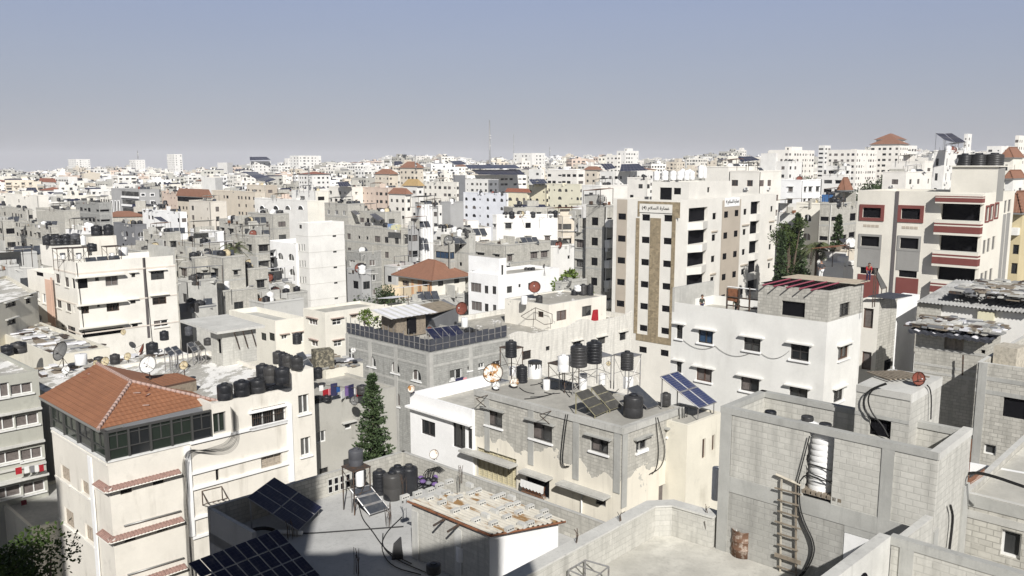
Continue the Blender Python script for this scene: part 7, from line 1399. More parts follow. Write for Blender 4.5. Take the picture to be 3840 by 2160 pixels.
mid('long grey block house under a whitewashed sheet roof', M2, -60, 330, 640, 650, 124, BLK, 'std', tanks=2, roof=ROOFW, ph=.1, nf=2, bay=3.6)
mid('low grey house with a black edged white roof before the white tower', M2, 540, 700, 955, 590, 138, GP2, 'std', ph=.1, roof=ROOFW, skip=.6)
mid('grey rooftop yard with a line of black tanks', M2, 640, 745, 1095, 690, 130, CON, 'none', tanks=6)
mid('crumbling grey house with a tank stand in its yard', M2, 340, 700, 1060, 760, 122, GP2, 'none', tanks=2)
mid('dark grey house with small openings right of the white tower', M2, 1450, 1582, 1672, 462, 128, GREYP, 'std', skip=.5, tanks=2)
mid('brown grey house with arched grilled window beyond the white tower', M2, 1445, 1560, 1775, 300, 168, BLKD, 'std', fm=FRW)
mid('grey corner house with a blue and yellow banner on its roof', M3, -260, 250, 340, 92, 166, BLK, 'std', tanks=4, nf=5)
k = MB(); P = atd(M3(190, 75), 165); k.box(P, (4., .1, 1.1), flat('banner_print', (.20, .30, .52), .6, var=1, vs=.5, vc=(.66, .63, .40), vt=(.47, .53)), -.75); k.box(P + Vector((1.4, -1.3, -.5)), (.1, .1, 2), DARKM); single('roof_banner', k, 'blue and yellow banner stretched over the grey corner house', 'banner')
mid('narrow grey house with paired windows before the white ribs', M3, 340, 348, 412, 60, 160, GREYP, 'std', tanks=0)
wrb = mid('windowless block front with tall bright white vertical ribs', M3, 395, 415, 522, -130, 168, GREYP, 'none')
for i in range(4): k = MB(); wrb.WR.box(k, .4 + i * wrb.WR.L / 4.2, .4 + i * wrb.WR.L / 4.2 + wrb.WR.L * .13, 2, wrb.z1 - .1, 0, .5, WHITE2); part('rib', k, wrb.root)
mid('white house with cluttered roof and red tarpaulin strip', M3, 515, 640, 735, 90, 185, WHITE, 'std', tanks=5)
mid('grey block terrace house with a blue curtained window', M3, 545, 688, 700, 205, 142, BLK, 'std', nf=2, bay=7, ww=2.6, kind='blue', skip=0)
mid('grey block box carrying seven black tanks and one white', M3, 690, 868, 925, 132, 143, BLKL, 'std', tanks=7, skip=.85)
mid('wide grey block house with a stepped front and dark sliding windows', M3, 920, 1180, 1605, 236, 150, BLK, 'std', ph=.5, hood=CONB, nf=3)
mid('rough white house wall before the grey balcony tower', M3, 1600, 1612, 1832, 250, 160, WHITE, 'std', skip=.75)
pal = mid('long white apartment row with recessed balconies and hooded windows', T4, -150, -120, 805, 962, 185, WHITE, 'std', aR=14, tanks=7, hood=CONL, bay=4.2, skip=.1)
mid('beige annex with a dark blue shed front at the row end', T4, 640, 655, 812, 965, 176, BEIGE, 'std', aR=14, nf=2)
gt = mid('raw grey concrete tower with hollow windows left of the stone clad one', T4, 940, 1176, 1262, 848, 124, BLK, 'raw', ph=0, nf=6, bay=4.5)
for i in range(5): r = gt.WR.rect(T4, 1185, 1015, 1258, 1105); k = MB(); gt.WR.box(k, -.2, gt.WR.L + .2, r[2] - 3.05 * i, r[3] - 3.05 * i, 0, .9, WHITE); part('balcony', k, gt.root)
mid('lower grey annex with white panels beside the raw tower', T4, 805, 935, 950, 1118, 128, BLK, 'std', hood=CON, nf=4)
mid('pale blue white house with rows of arched windows', T3, 1378, 1882, 1892, 962, 300, BLUEW, 'arch', tanks=3, nf=4, bay=3.4)
mid('yellow house front with arched windows under a red canopy', T4, -2, 240, 255, 700, 296, YELLOW, 'arch', hip=1.4, hm=TILEB, nf=4)
yl = mid('yellow arched window block under a navy solar roof', T4, 240, 468, 480, 612, 305, YELLOW, 'arch', nf=4)
mid('pale lemon block with arched windows beside the yellow one', T4, 470, 870, 885, 600, 318, plaster('pale_lemon_wall', (.73, .70, .56), .3), 'arch', nf=5)
mid('white house with a dark railing and bare beige side wall', T4, 888, 1110, 1428, 612, 208, WHITE, 'std', mR=WARM, tanks=2, sides='L')
mid('plain white house with small twin windows behind the stone tower', T4, 1425, 1655, 1700, 520, 235, WARM, 'std', tanks=2, skip=.35)
mid('white block with a few small windows below the industrial panels', T4, 262, 405, 445, 422, 420, WHITE, 'std', tanks=2)
mid('wide white block crowned by a long dark window band', T4, 478, 830, 925, 432, 372, WARM, 'wide')
mid('beige house with an orange roofed terrace in the far middle', T4, 918, 1068, 1120, 432, 420, BEIGE, 'std', hip=1.8, hm=TILE2)
mid('white house with a gabled window bay under navy panels', T4, 1100, 1265, 1730, 450, 340, WHITE, 'std')
mid('white house with a low brown hip and balcony near the pale long block', T3, 500, 690, 765, 972, 310, CREAM2, 'std', hip=2.2, hm=TILE2)
mid('pink beige house with a hanging balcony column', T3, 165, 490, 665, 893, 325, PINK, 'std', tanks=1)
mid('white house under a mustard hip roof in the far middle', T3, 670, 830, 905, 874, 345, WHITE, 'std', hip=2.8, hm=tilemat('mustard_tiles', (.42, .29, .13)))
mid('long white block with dotted air conditioners and windows', T3, 905, 1300, 1312, 828, 352, CREAM2, 'std', nf=5)
mid('windowless charcoal side wall between two white blocks', T3, 1272, 1280, 1400, 747, 385, GREYD, 'none')
mid('white block with charcoal upper storey under industrial panels', T3, 1400, 1672, 1795, 795, 412, WHITE, 'std', mR=GREYD)
mid('white factory hall carrying long rows of solar panels', T3, 1395, 1420, 2125, 745, 480, WHITE, 'wide', nf=2, aR=25)
mid('tan villa under an orange hip on slender pilasters', T3, 630, 800, 905, 660, 470, BEIGE, 'std', hip=3.6, hm=TILE2)
mid('beige villa under a small orange hip near the pink block', T3, 335, 500, 605, 735, 480, BEIGE, 'std', hip=3., hm=TILE2)
mid('grey flat roofed house holding two tilted solar arrays', T3, -20, 455, 640, 1180, 215, BLK, 'std', tanks=2)
mid('low white house with a dim terrace in the middle', T3, 820, 1085, 1100, 1100, 225, WHITE, 'std', tanks=2)
mid('grey netted terrace house under the long pale block', T3, 1100, 1225, 1380, 1062, 240, GREYP, 'none', tanks=2)
mid('cream stepped block behind the second written sign', T5, 580, 935, 1200, 503, 172, CREAM2, 'std', fm=FRB, nf=3)
mid('cream wall with blank front above the second written sign', T5, 300, 575, 940, 452, 190, CREAM2, 'none', mR=CREAM2)
mid('blank white slab block rising behind the cream stepped block', T5, 955, 1135, 1160, 297, 415, WHITE, 'none', nf=1)
mid('white house with few windows below the blank white slab', T5, 1140, 1285, 1450, 392, 330, WHITE, 'std', skip=.5, tanks=3)
mid('long pinkish white block of many windows on the skyline', T5, 1050, 1290, 1590, 257, 480, WARM, 'std', nf=7, pent=1, name='apartment_tower')
mid('slim white tower with balcony slabs on the skyline', T5, 1640, 1715, 1782, 205, 620, WHITE, 'wide', nf=7, name='apartment_tower')
mid('pink beige block with brown striped windows on the skyline', T5, 1742, 2090, 2330, 255, 465, WARM, 'std', nf=7, name='apartment_tower')
mid('white house with banded upper storeys before the pinkish block', T5, 1730, 1965, 2025, 445, 350, WHITE, 'wide', tanks=3)
mid('white balcony house above the blue tarpaulin roofs', T5, 1680, 1945, 2005, 548, 300, WHITE, 'wide', tanks=1)
mid('white apartment house with air conditioners and a black edged side', T5, 1185, 1435, 1665, 612, 228, WHITE2, 'std', hood=CONL, nf=5)
mid('white house with a dark rear wing under a brown sheet roof', T5, 1142, 1390, 1400, 1005, 150, WHITE, 'std', roof=TILEB, ph=0)
mid('cream villa with arched grilles and narrow lancet windows', T5, 1375, 1650, 1790, 885, 142, LEM, 'arch', ph=.8, fm=FRW)
mid('grey topped villa with deep white balconies by the striped tower', T5, 1655, 1795, 2110, 885, 138, BLK, 'wide', tanks=3, nf=4)
mid('blue tarpaulin sided house under a row of white drums', T5, 1675, 1800, 1900, 790, 212, flat('blue_wall_sheet', (.06, .16, .36), .6, var=.3), 'none', tanks=5)
mid('small brown tiled house beside the blue tarpaulins', T5, 1885, 1950, 2010, 735, 215, GREYP, 'std', hip=3, hm=TILE2)
rt_ = mid('tall white tower under stacked red hip roofs on the skyline', T6, 395, 742, 842, 252, 500, WARM, 'std', nf=8, hip=3.4, hm=TILE2, name='apartment_tower', fl=3.0)
q2 = subblock(rt_, T6(690, 195), T6(460, 195), T6(800, 195), 508, WARM, rt_.z1 - 1); hip_roof(rt_.root, (q2.Lp, q2.C, q2.Rp, q2.Bk), q2.z1, q2.z1 + 3.4, 1., TILE2, caps=False, name='upper_roof')
mid('white balconied block right behind the red hip tower', T6, 830, 880, 945, 270, 510, WHITE, 'wide', nf=6)
mid('pale grey white house with four small square windows in a row', T6, 538, 815, 1128, 578, 225, WARM, 'std', nf=2, bay=4.6, ww=1.5, skip=0, sides='LR')
mid('set back white upper house with two dark windows', T6, 645, 1035, 1135, 450, 245, WARM, 'std', nf=1, bay=5, ww=1.9)
mid('white block with paired slit windows under a solar canopy', T6, 1140, 1270, 1590, 322, 195, WHITE, 'slot', tanks=4, nf=5)
mid('yellowish villa with tall slots under a red hip at the right edge', T6, 1935, 2080, 2190, 412, 245, LEM, 'slot', hip=2.6, hm=TILE2)
mid('low orange roofed house at the right edge', T6, 1985, 2080, 2205, 660, 190, WHITE, 'std', hip=1.6, hm=TILE2, nf=1)
mid('cream tower cut by the right edge on the skyline', T6, 2105, 2150, 2260, 150, 430, WARM, 'std', nf=8, name='apartment_tower')
mid('white water tower like block with a stepped crown on the skyline', T6, 1500, 1545, 1592, 130, 460, WHITE, 'std', nf=7, name='apartment_tower', skip=.5)
mid('wide white block beneath the striped stair house horizon', T6, 1770, 1940, 2090, 275, 520, WHITE, 'std', nf=6)
mid('low whitewashed house with a dark doorway before the striped tower', M6, 60, 300, 410, 398, 108, WHITE, 'std', nf=1, tanks=2, ph=.5)
mid('plain block hut under a broken slab behind the low white house', M6, 220, 330, 415, 280, 122, BEIGE, 'none', ph=0)
mid('red sheet roofed low house behind the orange tiled villa', M3, 100, 205, 470, 432, 152, GP2, 'std', nf=1, roof=flat('red_sheet', (.34, .05, .07), .7, var=.5))
mid('pale house with a sagging canopy at the orange villa', M3, 165, 300, 640, 760, 126, CON, 'std', ph=.2, nf=1, roof=ROOFW)
mid('low grey yard house between the villa and the shelter', M3, 560, 640, 862, 700, 138, CON, 'std', ph=.4, nf=1)
mid('walled grey garden plot with concrete posts', M3, 1680, 1705, 1935, 575, 120, CON, 'none', ph=1.)
mid('cream garden wall house below the dark bush', M3, 10, 80, 300, 800, 118, LEM, 'none', ph=1.2)
mid('long low cream roof left of the banded cream building', M1, -80, 90, 335, 310, 128, GP2, 'none', roof=ROOFW)
mid('grey block house above the low cream roof at the left edge', M1, -60, 70, 100, 420, 118, GP2, 'std', nf=2)
mid('grey block house stepping down right of the banded cream building', M1, 1600, 1745, 1935, 345, 128, BLK, 'std', tanks=2, hood=CONB)
mid('grey yard wall house with beams right of the banded cream building', M1, 1610, 1700, 1960, 560, 118, CON, 'std', nf=1, tanks=2)
mid('low grey rooftop with rods and tanks at the banded cream corner', M1, 1625, 1735, 1960, 800, 108, GREYD, 'none', tanks=3, mR=CON)
# big landmark towers of the skyline
mid('twin white slab towers with stepped tops far on the skyline', T1, 803, 895, 1062, 305, 1500, WHITE, 'std', nf=13, name='apartment_tower', bay=4)
mid('square white tower with a lattice mast on its roof', T1, 1525, 1600, 1712, 312, 1300, WHITE, 'std', nf=8, name='apartment_tower', bay=4, wh=1.5)
mid('tall white tower with dark attic at the far skyline', T1, 1970, 2055, 2150, 245, 1250, WHITE, 'std', nf=11, name='apartment_tower', bay=4)
mid('broad white ten storey slab with rounded balconies on the skyline', T2, 1375, 1480, 1745, 262, 900, WHITE, 'std', nf=10, name='apartment_tower', bay=4.2, ww=1.8)
mid('slimmer white slab attached to the rounded balcony slab', T2, 1312, 1355, 1385, 295, 930, WHITE, 'std', nf=8, name='apartment_tower', bay=4)
mid('white block crowned by a great navy solar canopy', T2, 905, 960, 1150, 330, 880, WHITE, 'std', nf=6, name='apartment_tower', bay=4)
mid('narrow cream gable block with a dark side on the skyline', T2, 520, 635, 700, 345, 820, WHITE, 'none', mR=GREYP, name='apartment_tower')
mid('white block with a red roof band and dark arch in the far middle', T2, 1480, 1640, 1850, 482, 560, WHITE, 'std', nf=4, hip=1.5, hm=TILEB)
mid('white stepped block with dotted windows below the far masts', T4, 80, 300, 455, 232, 720, WHITE, 'std', nf=8, name='apartment_tower', bay=3.8)
mid('white tower with a blocky crown above the navy roofs', T4, 1300, 1405, 1560, 205, 640, WHITE, 'std', nf=8, pent=1, name='apartment_tower')
mid('white dotted block left of the blocky crowned tower', T4, 1175, 1310, 1350, 255, 620, WARM, 'std', nf=7, name='apartment_tower')
# rooftop solar fields and canopies
def canopy(vw, q, d, dz, nc, nr, label, base=0):
    p = [atd(vw(*a), d + e) for a, e in zip(q, (0, 0, dz, dz))]; z = min(p[0].z, p[1].z)
    return solar(*p, nc, nr, label, z - 2.2, SOL, STEEL, gap=.05, fw=.04)
canopy(T2, ((905, 318), (1150, 312), (1100, 278), (900, 278)), 878, 12, 6, 2, 'great navy solar canopy on stilts on the skyline block')
canopy(T2, ((1070, 590), (1215, 545), (960, 455), (815, 450)), 500, 40, 6, 2, 'long navy solar slope running down in the far city')
canopy(T3, ((1440, 670), (2060, 665), (1990, 625), (1395, 625)), 482, 14, 12, 2, 'upper long row of solar panels on the white factory hall'); canopy(T3, ((1560, 740), (2115, 742), (2040, 680), (1465, 682)), 474, 12, 12, 2, 'lower long row of solar panels on the white factory hall')
canopy(T3, ((1290, 625), (1420, 615), (1350, 575), (1205, 580)), 560, 14, 5, 2, 'smaller navy array left of the factory hall')
canopy(T4, ((300, 598), (490, 592), (440, 540), (262, 545)), 303, 8, 6, 2, 'navy solar roof on the yellow arched window block')
canopy(T4, ((1335, 448), (1665, 438), (1560, 360), (1355, 365)), 338, 12, 7, 3, 'broad blue solar roof over the gabled white house'); canopy(T4, ((1170, 435), (1290, 410), (1240, 358), (1105, 358)), 345, 10, 4, 2, 'smaller blue solar roof beside the broad one')
canopy(T6, ((1400, 238), (1525, 232), (1350, 125), (1270, 128)), 190, 5, 4, 2, 'farther of two solar canopies on stilts near the striped tower'); canopy(T6, ((1270, 205), (1400, 240), (1260, 130), (1158, 125)), 188, 5, 4, 2, 'nearer of two solar canopies on stilts near the striped tower')
canopy(T2, ((1960, 628), (2110, 625), (2060, 572), (1935, 575)), 333, 6, 5, 1, 'small navy array on the long hooded cream block'); canopy(T3, ((370, 1285), (440, 1262), (340, 1195), (270, 1205)), 212, 6, 5, 1, 'blue array tilted on the flat grey roof, nearer one'); canopy(T3, ((110, 1215), (165, 1200), (100, 1160), (38, 1165)), 218, 5, 4, 1, 'small array tilted on the flat grey roof, farther one')
canopy(T1, ((1900, 1040), (1995, 1050), (1900, 985), (1810, 988)), 262, 5, 3, 1, 'tilted panels upon the bright white walled house'); canopy(T5, ((720, 400), (950, 378), (850, 335), (680, 338)), 330, 8, 5, 2, 'navy solar roof on posts behind the cream stepped block'); canopy(T1, ((300, 690), (450, 690), (420, 640), (320, 640)), 480, 8, 4, 2, 'dark solar roof at the left of the far white house'); canopy(T3, ((560, 635), (670, 610), (640, 580), (560, 585)), 600, 8, 4, 2, 'dark array above the white roofs in the far middle')
# masts
def mast(P, h, r, label, n=8):
    o = root('lattice_mast', label, 'mast', P); P = Vector(P); k = MB()
    for a in range(3): k.tube([P + Vector((cos(a * 2.09) * r, sin(a * 2.09) * r, 0)), P + Vector((cos(a * 2.09) * r * .45, sin(a * 2.09) * r * .45, h))], r * .22, STEEL, 4)
    part('leg', k, o); k = MB()
    for i in range(int(h / (r * 3))):
        f = 1 - .55 * i * r * 3 / h
        for a in range(3): k.tube([P + Vector((cos(a * 2.09) * r * f, sin(a * 2.09) * r * f, i * r * 3)), P + Vector((cos(a * 2.09 + 2.09) * r * f, sin(a * 2.09 + 2.09) * r * f, i * r * 3 + r * 3))], r * .13, STEEL, 3)
    part('lattice', k, o)
    for z, s in ((.58, 1.2), (.64, 1.), (.4, .8)): k = MB(); k.lathe([(0, 0), (r * s, 0), (r * s, r * .9), (0, r * .9)], DISHW, 8, Matrix.Translation(P + Vector((r, -r, h * z)))); part('antenna_drum', k, o)
P = atd(T3(1688, 525), 700); mast(Vector((P.x, P.y, P.z - 6)), atd(T3(1675, 95), 700).z - P.z + 6, .75, 'tall grey lattice mast standing above the middle skyline')
P = atd(T3(1972, 480), 1300); mast(Vector((P.x, P.y, P.z - 10)), atd(T3(1970, 265), 1300).z - P.z + 10, .6, 'faint thin mast right of the tall lattice one')
P = atd(T3(812, 640), 470); mast(Vector((P.x, P.y, P.z - 4)), atd(T3(812, 505), 470).z - P.z + 4, .5, 'short mast beside the orange hip villa')
P = atd(T1(1630, 305), 1300); mast(P, atd(T1(1630, 205), 1300).z - P.z, .7, 'lattice mast on the roof of the square white tower')
P = atd(T4(508, 270), 900); mast(P, atd(T4(508, 160), 900).z - P.z, .5, 'thin aerial right of the white dotted skyline block')
P = atd(T2(1605, 640), 275); mast(Vector((P.x, P.y, P.z - 3)), atd(T2(1605, 390), 275).z - P.z + 3, .35, 'thin roof mast above the white arched house'); P = atd(T2(1430, 590), 275); mast(P, atd(T2(1430, 400), 275).z - P.z, .35, 'second roof mast left above the white arched house')
# trees of the middle distance
def ground(vw, x, y, d): P = atd(vw(x, y), d); return Vector((P.x, P.y, 0)), P.z
for i, (vw, x, yt, d, r, lb) in enumerate(((M5, 1195, -40, 126, 3.5, 'dark broad pine behind the ivory tower'), (M5, 1050, 130, 120, 2.2, 'slim spiky pine close to the ivory tower wall'), (T5, 1880, 1035, 128, 3.0, 'conical pine before the grey topped villa'))): P, z = ground(vw, x, yt, d); conifer(P, z, r, lb, 20 + i, .8, base=.12)
P, z = ground(M5, 1105, 0, 124); leafy(P, z + .8, 2.1, 'rounded bright green tree top behind the ivory tower', 31, leafmat('olive_leaf', (.045, .07, .02), (.075, .105, .03)), 4500, 'broadleaf_tree', .32, .72)
P, z = ground(M5, 1365, 260, 112); palm(P, z, 3.0, 'date palm before the low whitewashed house', 4); P, z = ground(M2, 430, 265, 138); palm(P, z, 3.2, 'palm with yellow green fronds among grey houses', 9, 26)
P, z = ground(M5, 1240, 470, 116); leafy(P, z + 2, 3.2, 'dark bushy tree at the foot of the palm', 33, None, 5000, 'broadleaf_tree', .35, .3); P, z = ground(M3, 70, 640, 128); leafy(P, z + .8, 4., 'dense dark tree left of the orange tiled villa', 35, None, 8000, 'broadleaf_tree', .35, .3); P, z = ground(M2, 1760, 660, 129); 
for i, (vw, x, y, d, r, lb) in enumerate(((M3, 1740, 440, 126, 2.2, 'pale green bush in the walled plot'), (M3, 1870, 500, 124, 2.4, 'second green bush in the walled plot, nearer the tower'), (T6, 590, 520, 300, 7, 'dark tree under the red hip tower'), (T6, 510, 570, 290, 6, 'smaller dark tree left under the red hip tower'), (T6, 300, 580, 330, 7, 'dark spreading tree before the pink beige block'), (T5, 1580, 520, 420, 6, 'greyish trees at the foot of the pinkish block'), (T6, 440, 640, 260, 4, 'dark cypress like tree by the orange roof'))): P, z = ground(vw, x, y, d); leafy(P, z, r, lb, 50 + i, LEAFD if i > 1 else LEAF, 2000, 'broadleaf_tree', .35 + d * .0016, .35, 10)
# ================================================================ the far city
g = MB(); GR = plaster('dusty_ground', (.33, .31, .27), .6)
g.face([(-4000, -60, 0), (4000, -60, 0), (4000, 4700, 0), (-4000, 4700, 0)], GR); tag(part('ground', g, None), kind='structure')
def sky_y(x): return 634 - 44 * max(0, min(1, (x - 700) / 900)) - 22 * max(0, min(1, (x - 2500) / 900)) + 8 * sin(x * .011)
FARM = [WHITE, WHITE, WHITE2, CREAM2, CREAM2, CREAM, WARM, WARM, BEIGE, GP2, BLKL, BLK, BLK, PINK, LEM]
MCOL = {WHITE.name: 'white', WHITE2.name: 'bright white', CREAM.name: 'cream', CREAM2.name: 'ivory', WARM.name: 'off white', BEIGE.name: 'beige', GP2.name: 'light grey', BLKL.name: 'pale block', BLK.name: 'grey block', PINK.name: 'pinkish', LEM.name: 'lemon'}
def far_mesh(mb, c, a, b, z, m, ang, rr, roofkind, det, sub=True):
    t, n = unit(ang), unit(ang + 90)
    if sub and rr.random() < .6: far_mesh(mb, c + t * rr.choice((-1, 1)) * a * .5 + n * rr.uniform(-.3, .3) * b, a * rr.uniform(.5, .8), b * rr.uniform(.5, .8), z + rr.choice((-6.1, -3.05, -3.05, 3.05)), rr.choice((m, m, rr.choice(FARM))), ang, rr, 'flat', det, False)
    q = [c - t * a / 2 - n * b / 2, c + t * a / 2 - n * b / 2, c + t * a / 2 + n * b / 2, c - t * a / 2 + n * b / 2]
    z0 = max(0, z - 24); ph = .8
    for i in range(4):
        W = Wall(q[i], q[(i + 1) % 4]); vis = W.n.dot(-c) > 0
        if not vis or not det: mb.face([W.P(0, 0, z0), W.P(W.L, 0, z0), W.P(W.L, 0, z), W.P(0, 0, z)], m); continue
        nb = max(1, int(W.L / rr.choice((2.6, 3.0, 3.6)))); st = rr.random(); cw = [rr.choice((.4, .75, .75, .9, 1.4)) for _ in '1234']; bj = rr.randrange(nb); mb.face([W.P(0, 0, z0), W.P(W.L, 0, z0), W.P(W.L, 0, z), W.P(0, 0, z)], m)
        for f in range(int(min(7, (z - z0) / 3.05))):
            zc = z - 2.4 - f * 3.05
            if st < .15: continue
            for j in range(nb):
                if rr.random() < .1: continue
                uc = (j + .5) * W.L / nb
                if j == bj and st > .35: mb.obox(W.A, W.t, W.n, (max(0, uc - 1.5), .0, zc - 1.45), (min(W.L, uc + 1.5), 1.1, zc - .45), m)
                uc = (j + .5) * W.L / nb; w = min(W.L / nb * .42, cw[j % 4]); h = .5 if cw[j % 4] < .5 else .78
                mb.obox(W.A, W.t, W.n, (uc - w, -.05, zc - h), (uc + w, .02, zc + h), GLASS)
                if det > 1 and st > .55: mb.obox(W.A, W.t, W.n, (uc - w - .2, .021, zc + h), (uc + w + .2, .5, zc + h + .15), m)
                if det > 1 and st > .82: mb.obox(W.A, W.t, W.n, (uc - w - .2, .021, zc - h - .5), (uc + w + .2, .9, zc - h + .2), m)
    zr = z - (ph if roofkind == 'flat' else 0)
    mb.face([(*p, zr) for p in q], ROOF)
    if roofkind == 'flat':
        cc = (q[0] + q[2]) / 2
        inn = [p + (cc - p).normalized() * .35 for p in q]
        for i in range(4): j = (i + 1) % 4; mb.face([(*q[i], z), (*q[j], z), (*inn[j], z), (*inn[i], z)], m); mb.face([(*inn[j], zr), (*inn[i], zr), (*inn[i], z), (*inn[j], z)], m)
        if rr.random() < .9: s = rr.uniform(3, 4.5); p = c + t * rr.uniform(-a, a) * .22 + n * rr.uniform(-b, b) * .22; h = rr.uniform(2.2, 3.6); mb.obox(p, t, n, (-s / 2, -s / 2, zr), (s / 2, s / 2, zr + h), m)
        else: p = None; h = 0
        for _ in range(rr.randint(4, 8) if det > 1 else rr.randint(2, 5)):
            r_ = rr.random(); x = c + t * rr.uniform(-a, a) * .38 + n * rr.uniform(-b, b) * .38
            if r_ < .42: far_t.append((x, zr, rr))
            elif r_ < .55: mb.box((x.x, x.y, zr + .8), (1.4, 1.2, 1.6), WTANK, .7)
            elif r_ < .75: w = rr.uniform(2, 5); mb.hexa([(*(x + t * u + n * v), zr + .5 + .9 * (v > 0)) for u, v in ((-w, -1), (w, -1), (w, 1), (-w, 1))], [(*(x + t * u + n * v), zr + .58 + .9 * (v > 0)) for u, v in ((-w, -1), (w, -1), (w, 1), (-w, 1))], SOL)
            else: mb.obox(x, t, n, (-2, -1.2, zr), (2, 1.2, zr + rr.uniform(.8, 2)), rr.choice((m, CON, WTANK, GREYD)))
    else:
        e = [(*(p + (p - c).normalized() * .7), z) for p in q]; top = (*c, z + 1.6); r0, r1 = c - t * max(0, a - b) / 2, c + t * max(0, a - b) / 2
        tm = TILE2 if roofkind == 'red' else TILEB
        mb.face([e[0], e[1], (*r1, z + 1.7), (*r0, z + 1.7)], tm); mb.face([e[2], e[3], (*r0, z + 1.7), (*r1, z + 1.7)], tm); mb.face([e[1], e[2], (*r1, z + 1.7)], tm); mb.face([e[3], e[0], (*r0, z + 1.7)], tm)
far_t = []
rf = random.Random(2024)
LM = [(330, 'the far left corner'), (700, 'the twin white slab towers'), (1040, 'the mast topped tower'), (1340, 'the navy solar canopy'), (1600, 'the rounded balcony slab'), (1830, 'the orange hip villas'), (2130, 'the tall lattice mast'), (2420, 'the white dotted block'), (2800, 'the blocky crowned tower'), (3100, 'the long pinkish block'), (3400, 'the red hip tower'), (9999, 'the stilted solar canopies')]
def place_of(x):
    px = 0
    for lx, nm in LM:
        if x < lx: return nm
    return LM[-1][1]
cand = []
d = 120.
while d < 3600:
    step = 12.5 + d * .0125
    n = int(1.25 * d / (step * 1.12)); 
    for i in range(n):
        az = -.6 + 1.2 * (i + rf.uniform(.1, .9)) / n; dd = d + rf.uniform(-.35, .35) * step; c = Vector((sin(az) * dd, cos(az) * dd)); a, b = (rf.uniform(8.5, 15) * (1 + d / 4000) for _ in '12')
        if any((c - fc).length < fr + max(a, b) * .55 for fc, fr in FOOT): continue
        zz = rf.uniform(9, 14) if dd < 260 else rf.uniform(12, 22) if dd < 700 else rf.uniform(14, 26)
        x = 1920 + FPX * tan(az) * 1.0
        cap = CAMH - (sky_y(x) - HY) / FPX * dd + rf.uniform(-.012, .004) * dd * (.6)
        if dd > 600: zz += max(0, cap - 22) * rf.uniform(.25, .95) * (1 if x > 1100 else .8)
        if dd > 450: zz = min(zz, cap)
        zz = max(zz, 8)
        cand.append((dd, c, a, b, zz, x))
    d += step
cand.sort(key=lambda q: q[0])
vis = [q for q in cand if -100 < q[5] < 3940]
def shown(q):                                           # skip what the nearer filler and the big houses surely hide
    return True
NIND = 190; cnt = {}; stuff = MB()
for i, (dd, c, a, b, zz, x) in enumerate(vis):
    m = rf.choice(FARM); ang = rf.choice((44, 47, 40, 50, 44, 20)) ; rk = 'red' if rf.random() < .055 else 'brown' if rf.random() < .02 else 'flat'
    if dd < 330 and m in (WHITE, WHITE2, CREAM2) and rf.random() < .6: m = rf.choice((BLK, BLK, GP2, BLKL))
    ind = i < NIND
    mb = MB() if ind else stuff
    far_mesh(mb, c, a, b, zz, m, ang, rf, rk, 2 if dd < 900 else 1 if dd < 2300 else 1)
    if ind:
        px, py = proj((c.x, c.y, zz)); nm = place_of(px); rowd = 'low down' if dd < 190 else 'mid way' if dd < 300 else 'far out'
        col = MCOL[m.name]; fl = max(2, int(zz / 3.05)); rc = {'red': 'orange roofed ', 'brown': 'brown roofed ', 'flat': ''}[rk]; what = f'{rc}{col} {["", "", "two", "three", "four", "five", "six", "seven", "eight", "nine", "ten"][min(10, fl)]} storey house' + ''
        key = (what, rowd, nm); cnt[key] = cnt.get(key, 0) + 1; nth = cnt[key]
        lab = f'{what} {rowd} by {nm}' + ('' if nth == 1 else f', {ORD[min(nth - 1, 11)]}')
        single('house', mb, lab, 'house', 'flat roofed houses filling the city')
tag(part('distant_houses', stuff, None), 'hazy mass of pale far houses reaching to the skyline', 'houses', kind='stuff')
tb_, tn = MB(), 0
for x, z, rr in far_t:
    d_ = x.length; r_, h_ = rf.uniform(.55, .75), rf.uniform(1.2, 1.6); k_ = rf.randint(1, 4)
    for j in range(k_): tb_.lathe([(r_, 0), (r_, h_ * .86), (r_ * .45, h_), (0, h_)], BLACK if rf.random() < .75 else WTANK, 8, Matrix.Translation((x.x + j * 1.35, x.y + .3 * j, z + (1.2 if rf.random() < .3 else 0))))
tag(part('distant_water_tanks', tb_, None), 'black and white water tanks dotting the far roofs', 'water tanks', kind='stuff')
# ---------------------------------------------------------------- the house the camera stands in: it throws the shadow in the foreground
cb = root('apartment_block', 'tall cream apartment block behind the viewpoint that shades the near roofs', 'building', (0, -8, 0))
k = MB(); k.prism([(-10, -14), (CBX, -14), (CBX, -1.2), (-10, -1.2)], 0, CBZ, CREAM); part('wall', k, cb)
k = MB(); k.prism([(-10, -13), (CBX2, -13), (CBX2, -1.8), (-10, -1.8)], CBZ, CBZ2, CREAM, ROOF); part('roof_storey', k, cb)
k = MB(); k.prism([(-21.5, -14), (-10.01, -14), (-10.01, -1.2), (-21.5, -1.2)], 0, 43.7, CREAM, ROOF); part('shade_wing', k, cb); k = MB(); k.prism([(-52, -14), (-21.51, -14), (-21.51, -1.2), (-52, -1.2)], 0, 54, CREAM, ROOF); part('shade_wing', k, cb)  # unseen wings, their heights shaped to shade the alley and left edge
k = MB()
for x in (CBX2 + 2.2,): k.lathe([(0, 0), (1.1, 0), (1.1, 1.5), (.5, 1.9), (0, 1.9)], BLACK, 16, Matrix.Translation((x, -4, CBZ)))
part('roof_tank', k, cb)
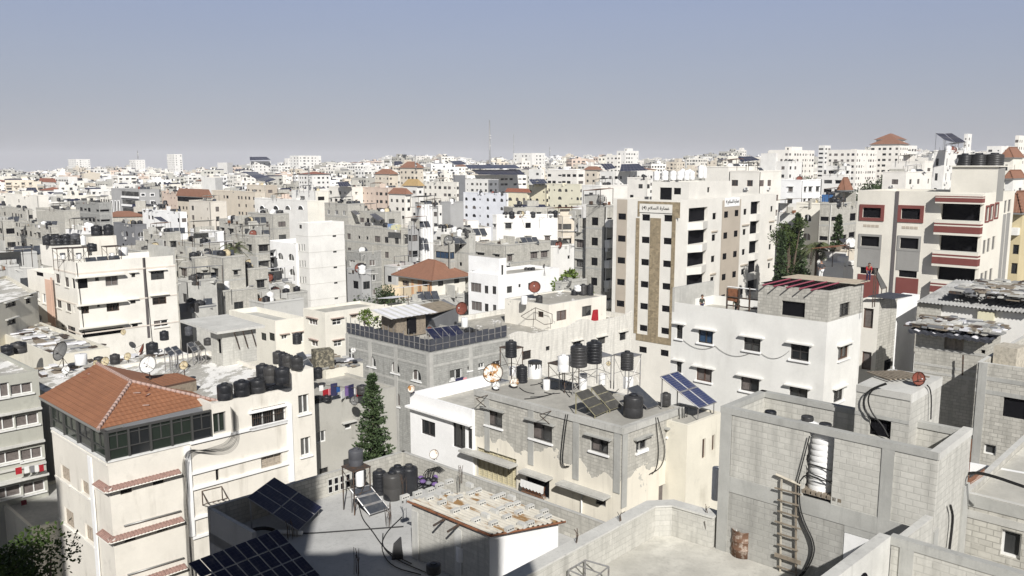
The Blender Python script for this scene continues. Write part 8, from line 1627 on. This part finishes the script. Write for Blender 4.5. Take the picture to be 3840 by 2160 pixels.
# ---------------------------------------------------------------- sky, sun, air, camera
SUN_AZ, SUN_EL = radians(SAZ), radians(SEL)
w = bpy.data.worlds.new('World'); SC.world = w; w.use_nodes = True; nt = w.node_tree; bg = nt.nodes['Background']
sky = N(nt, 'ShaderNodeTexSky', sky_type='NISHITA', sun_disc=False, sun_elevation=SUN_EL, sun_rotation=pi - SUN_AZ, air_density=1.0, dust_density=1.2, ozone_density=2.0, altitude=50)
tc = N(nt, 'ShaderNodeTexCoord'); sp_ = N(nt, 'ShaderNodeSeparateXYZ'); L(nt, tc.outputs['Generated'], sp_.inputs[0])
cr = N(nt, 'ShaderNodeValToRGB'); L(nt, sp_.outputs[2], cr.inputs[0]); e = cr.color_ramp.elements
e[0].position = 0.; e[0].color = SKYC[0]; e[1].position = .10; e[1].color = SKYC[1]
for p_, c_ in ((.21, SKYC[2]), (.45, SKYC[3]), (1., SKYC[4])): q = e.new(p_); q.color = c_
nz = noise(nt, 2.2, 5, .55, tc.outputs['Generated'], (1, 1, 5)); L(nt, mixc(nt, 1., mixc(nt, SKYMIX, sky.outputs[0], cr.outputs[0]), mixc(nt, nz, (.955, .96, .965), (1.045, 1.04, 1.03)), 'MULTIPLY'), bg.inputs['Color']); bg.inputs['Strength'].default_value = SKYS
sl = bpy.data.lights.new('Sun', 'SUN'); sl.energy = SUNS; sl.angle = radians(.53); sl.color = (1, .968, .925); so_ = bpy.data.objects.new('sun', sl); COL.objects.link(so_)
sd = Vector((sin(SUN_AZ) * cos(SUN_EL), -cos(SUN_AZ) * cos(SUN_EL), sin(SUN_EL))); so_.rotation_euler = sd.to_track_quat('Z', 'Y').to_euler()
if HAZE > 0:
    hm_ = bpy.data.materials.new('city_haze'); hm_.use_nodes = True; nt = hm_.node_tree; nt.nodes.remove(nt.nodes['Principled BSDF']); pv = N(nt, 'ShaderNodeVolumePrincipled', inp={'Color': (.86, .88, .94, 1), 'Density': HAZE, 'Anisotropy': -.3}); L(nt, pv.outputs[0], nt.nodes['Material Output'].inputs['Volume'])
    k = MB(); k.prism([(-4100, -70), (4100, -70), (4100, 4800), (-4100, 4800)], -1, 110, hm_); tag(part('haze', k, None), kind='stuff')
cam = bpy.data.cameras.new('Camera'); co = bpy.data.objects.new('camera', cam); COL.objects.link(co); co.location = (0, 0, CAMH); co.rotation_euler = (pi / 2 - PITCH, 0, 0)
cam.sensor_width = 36; cam.lens = FPX * 36 / 3840; cam.clip_start = .3; cam.clip_end = 20000; SC.camera = co
vs = SC.view_settings; vs.view_transform = 'Standard'; vs.look = 'None'; vs.exposure = EXPO; vs.gamma = 1; SC.cycles.use_denoising = True; SC.cycles.max_bounces = 6; SC.cycles.diffuse_bounces = 3; SC.cycles.glossy_bounces = 2; SC.cycles.volume_bounces = 0; SC.cycles.use_adaptive_sampling = True
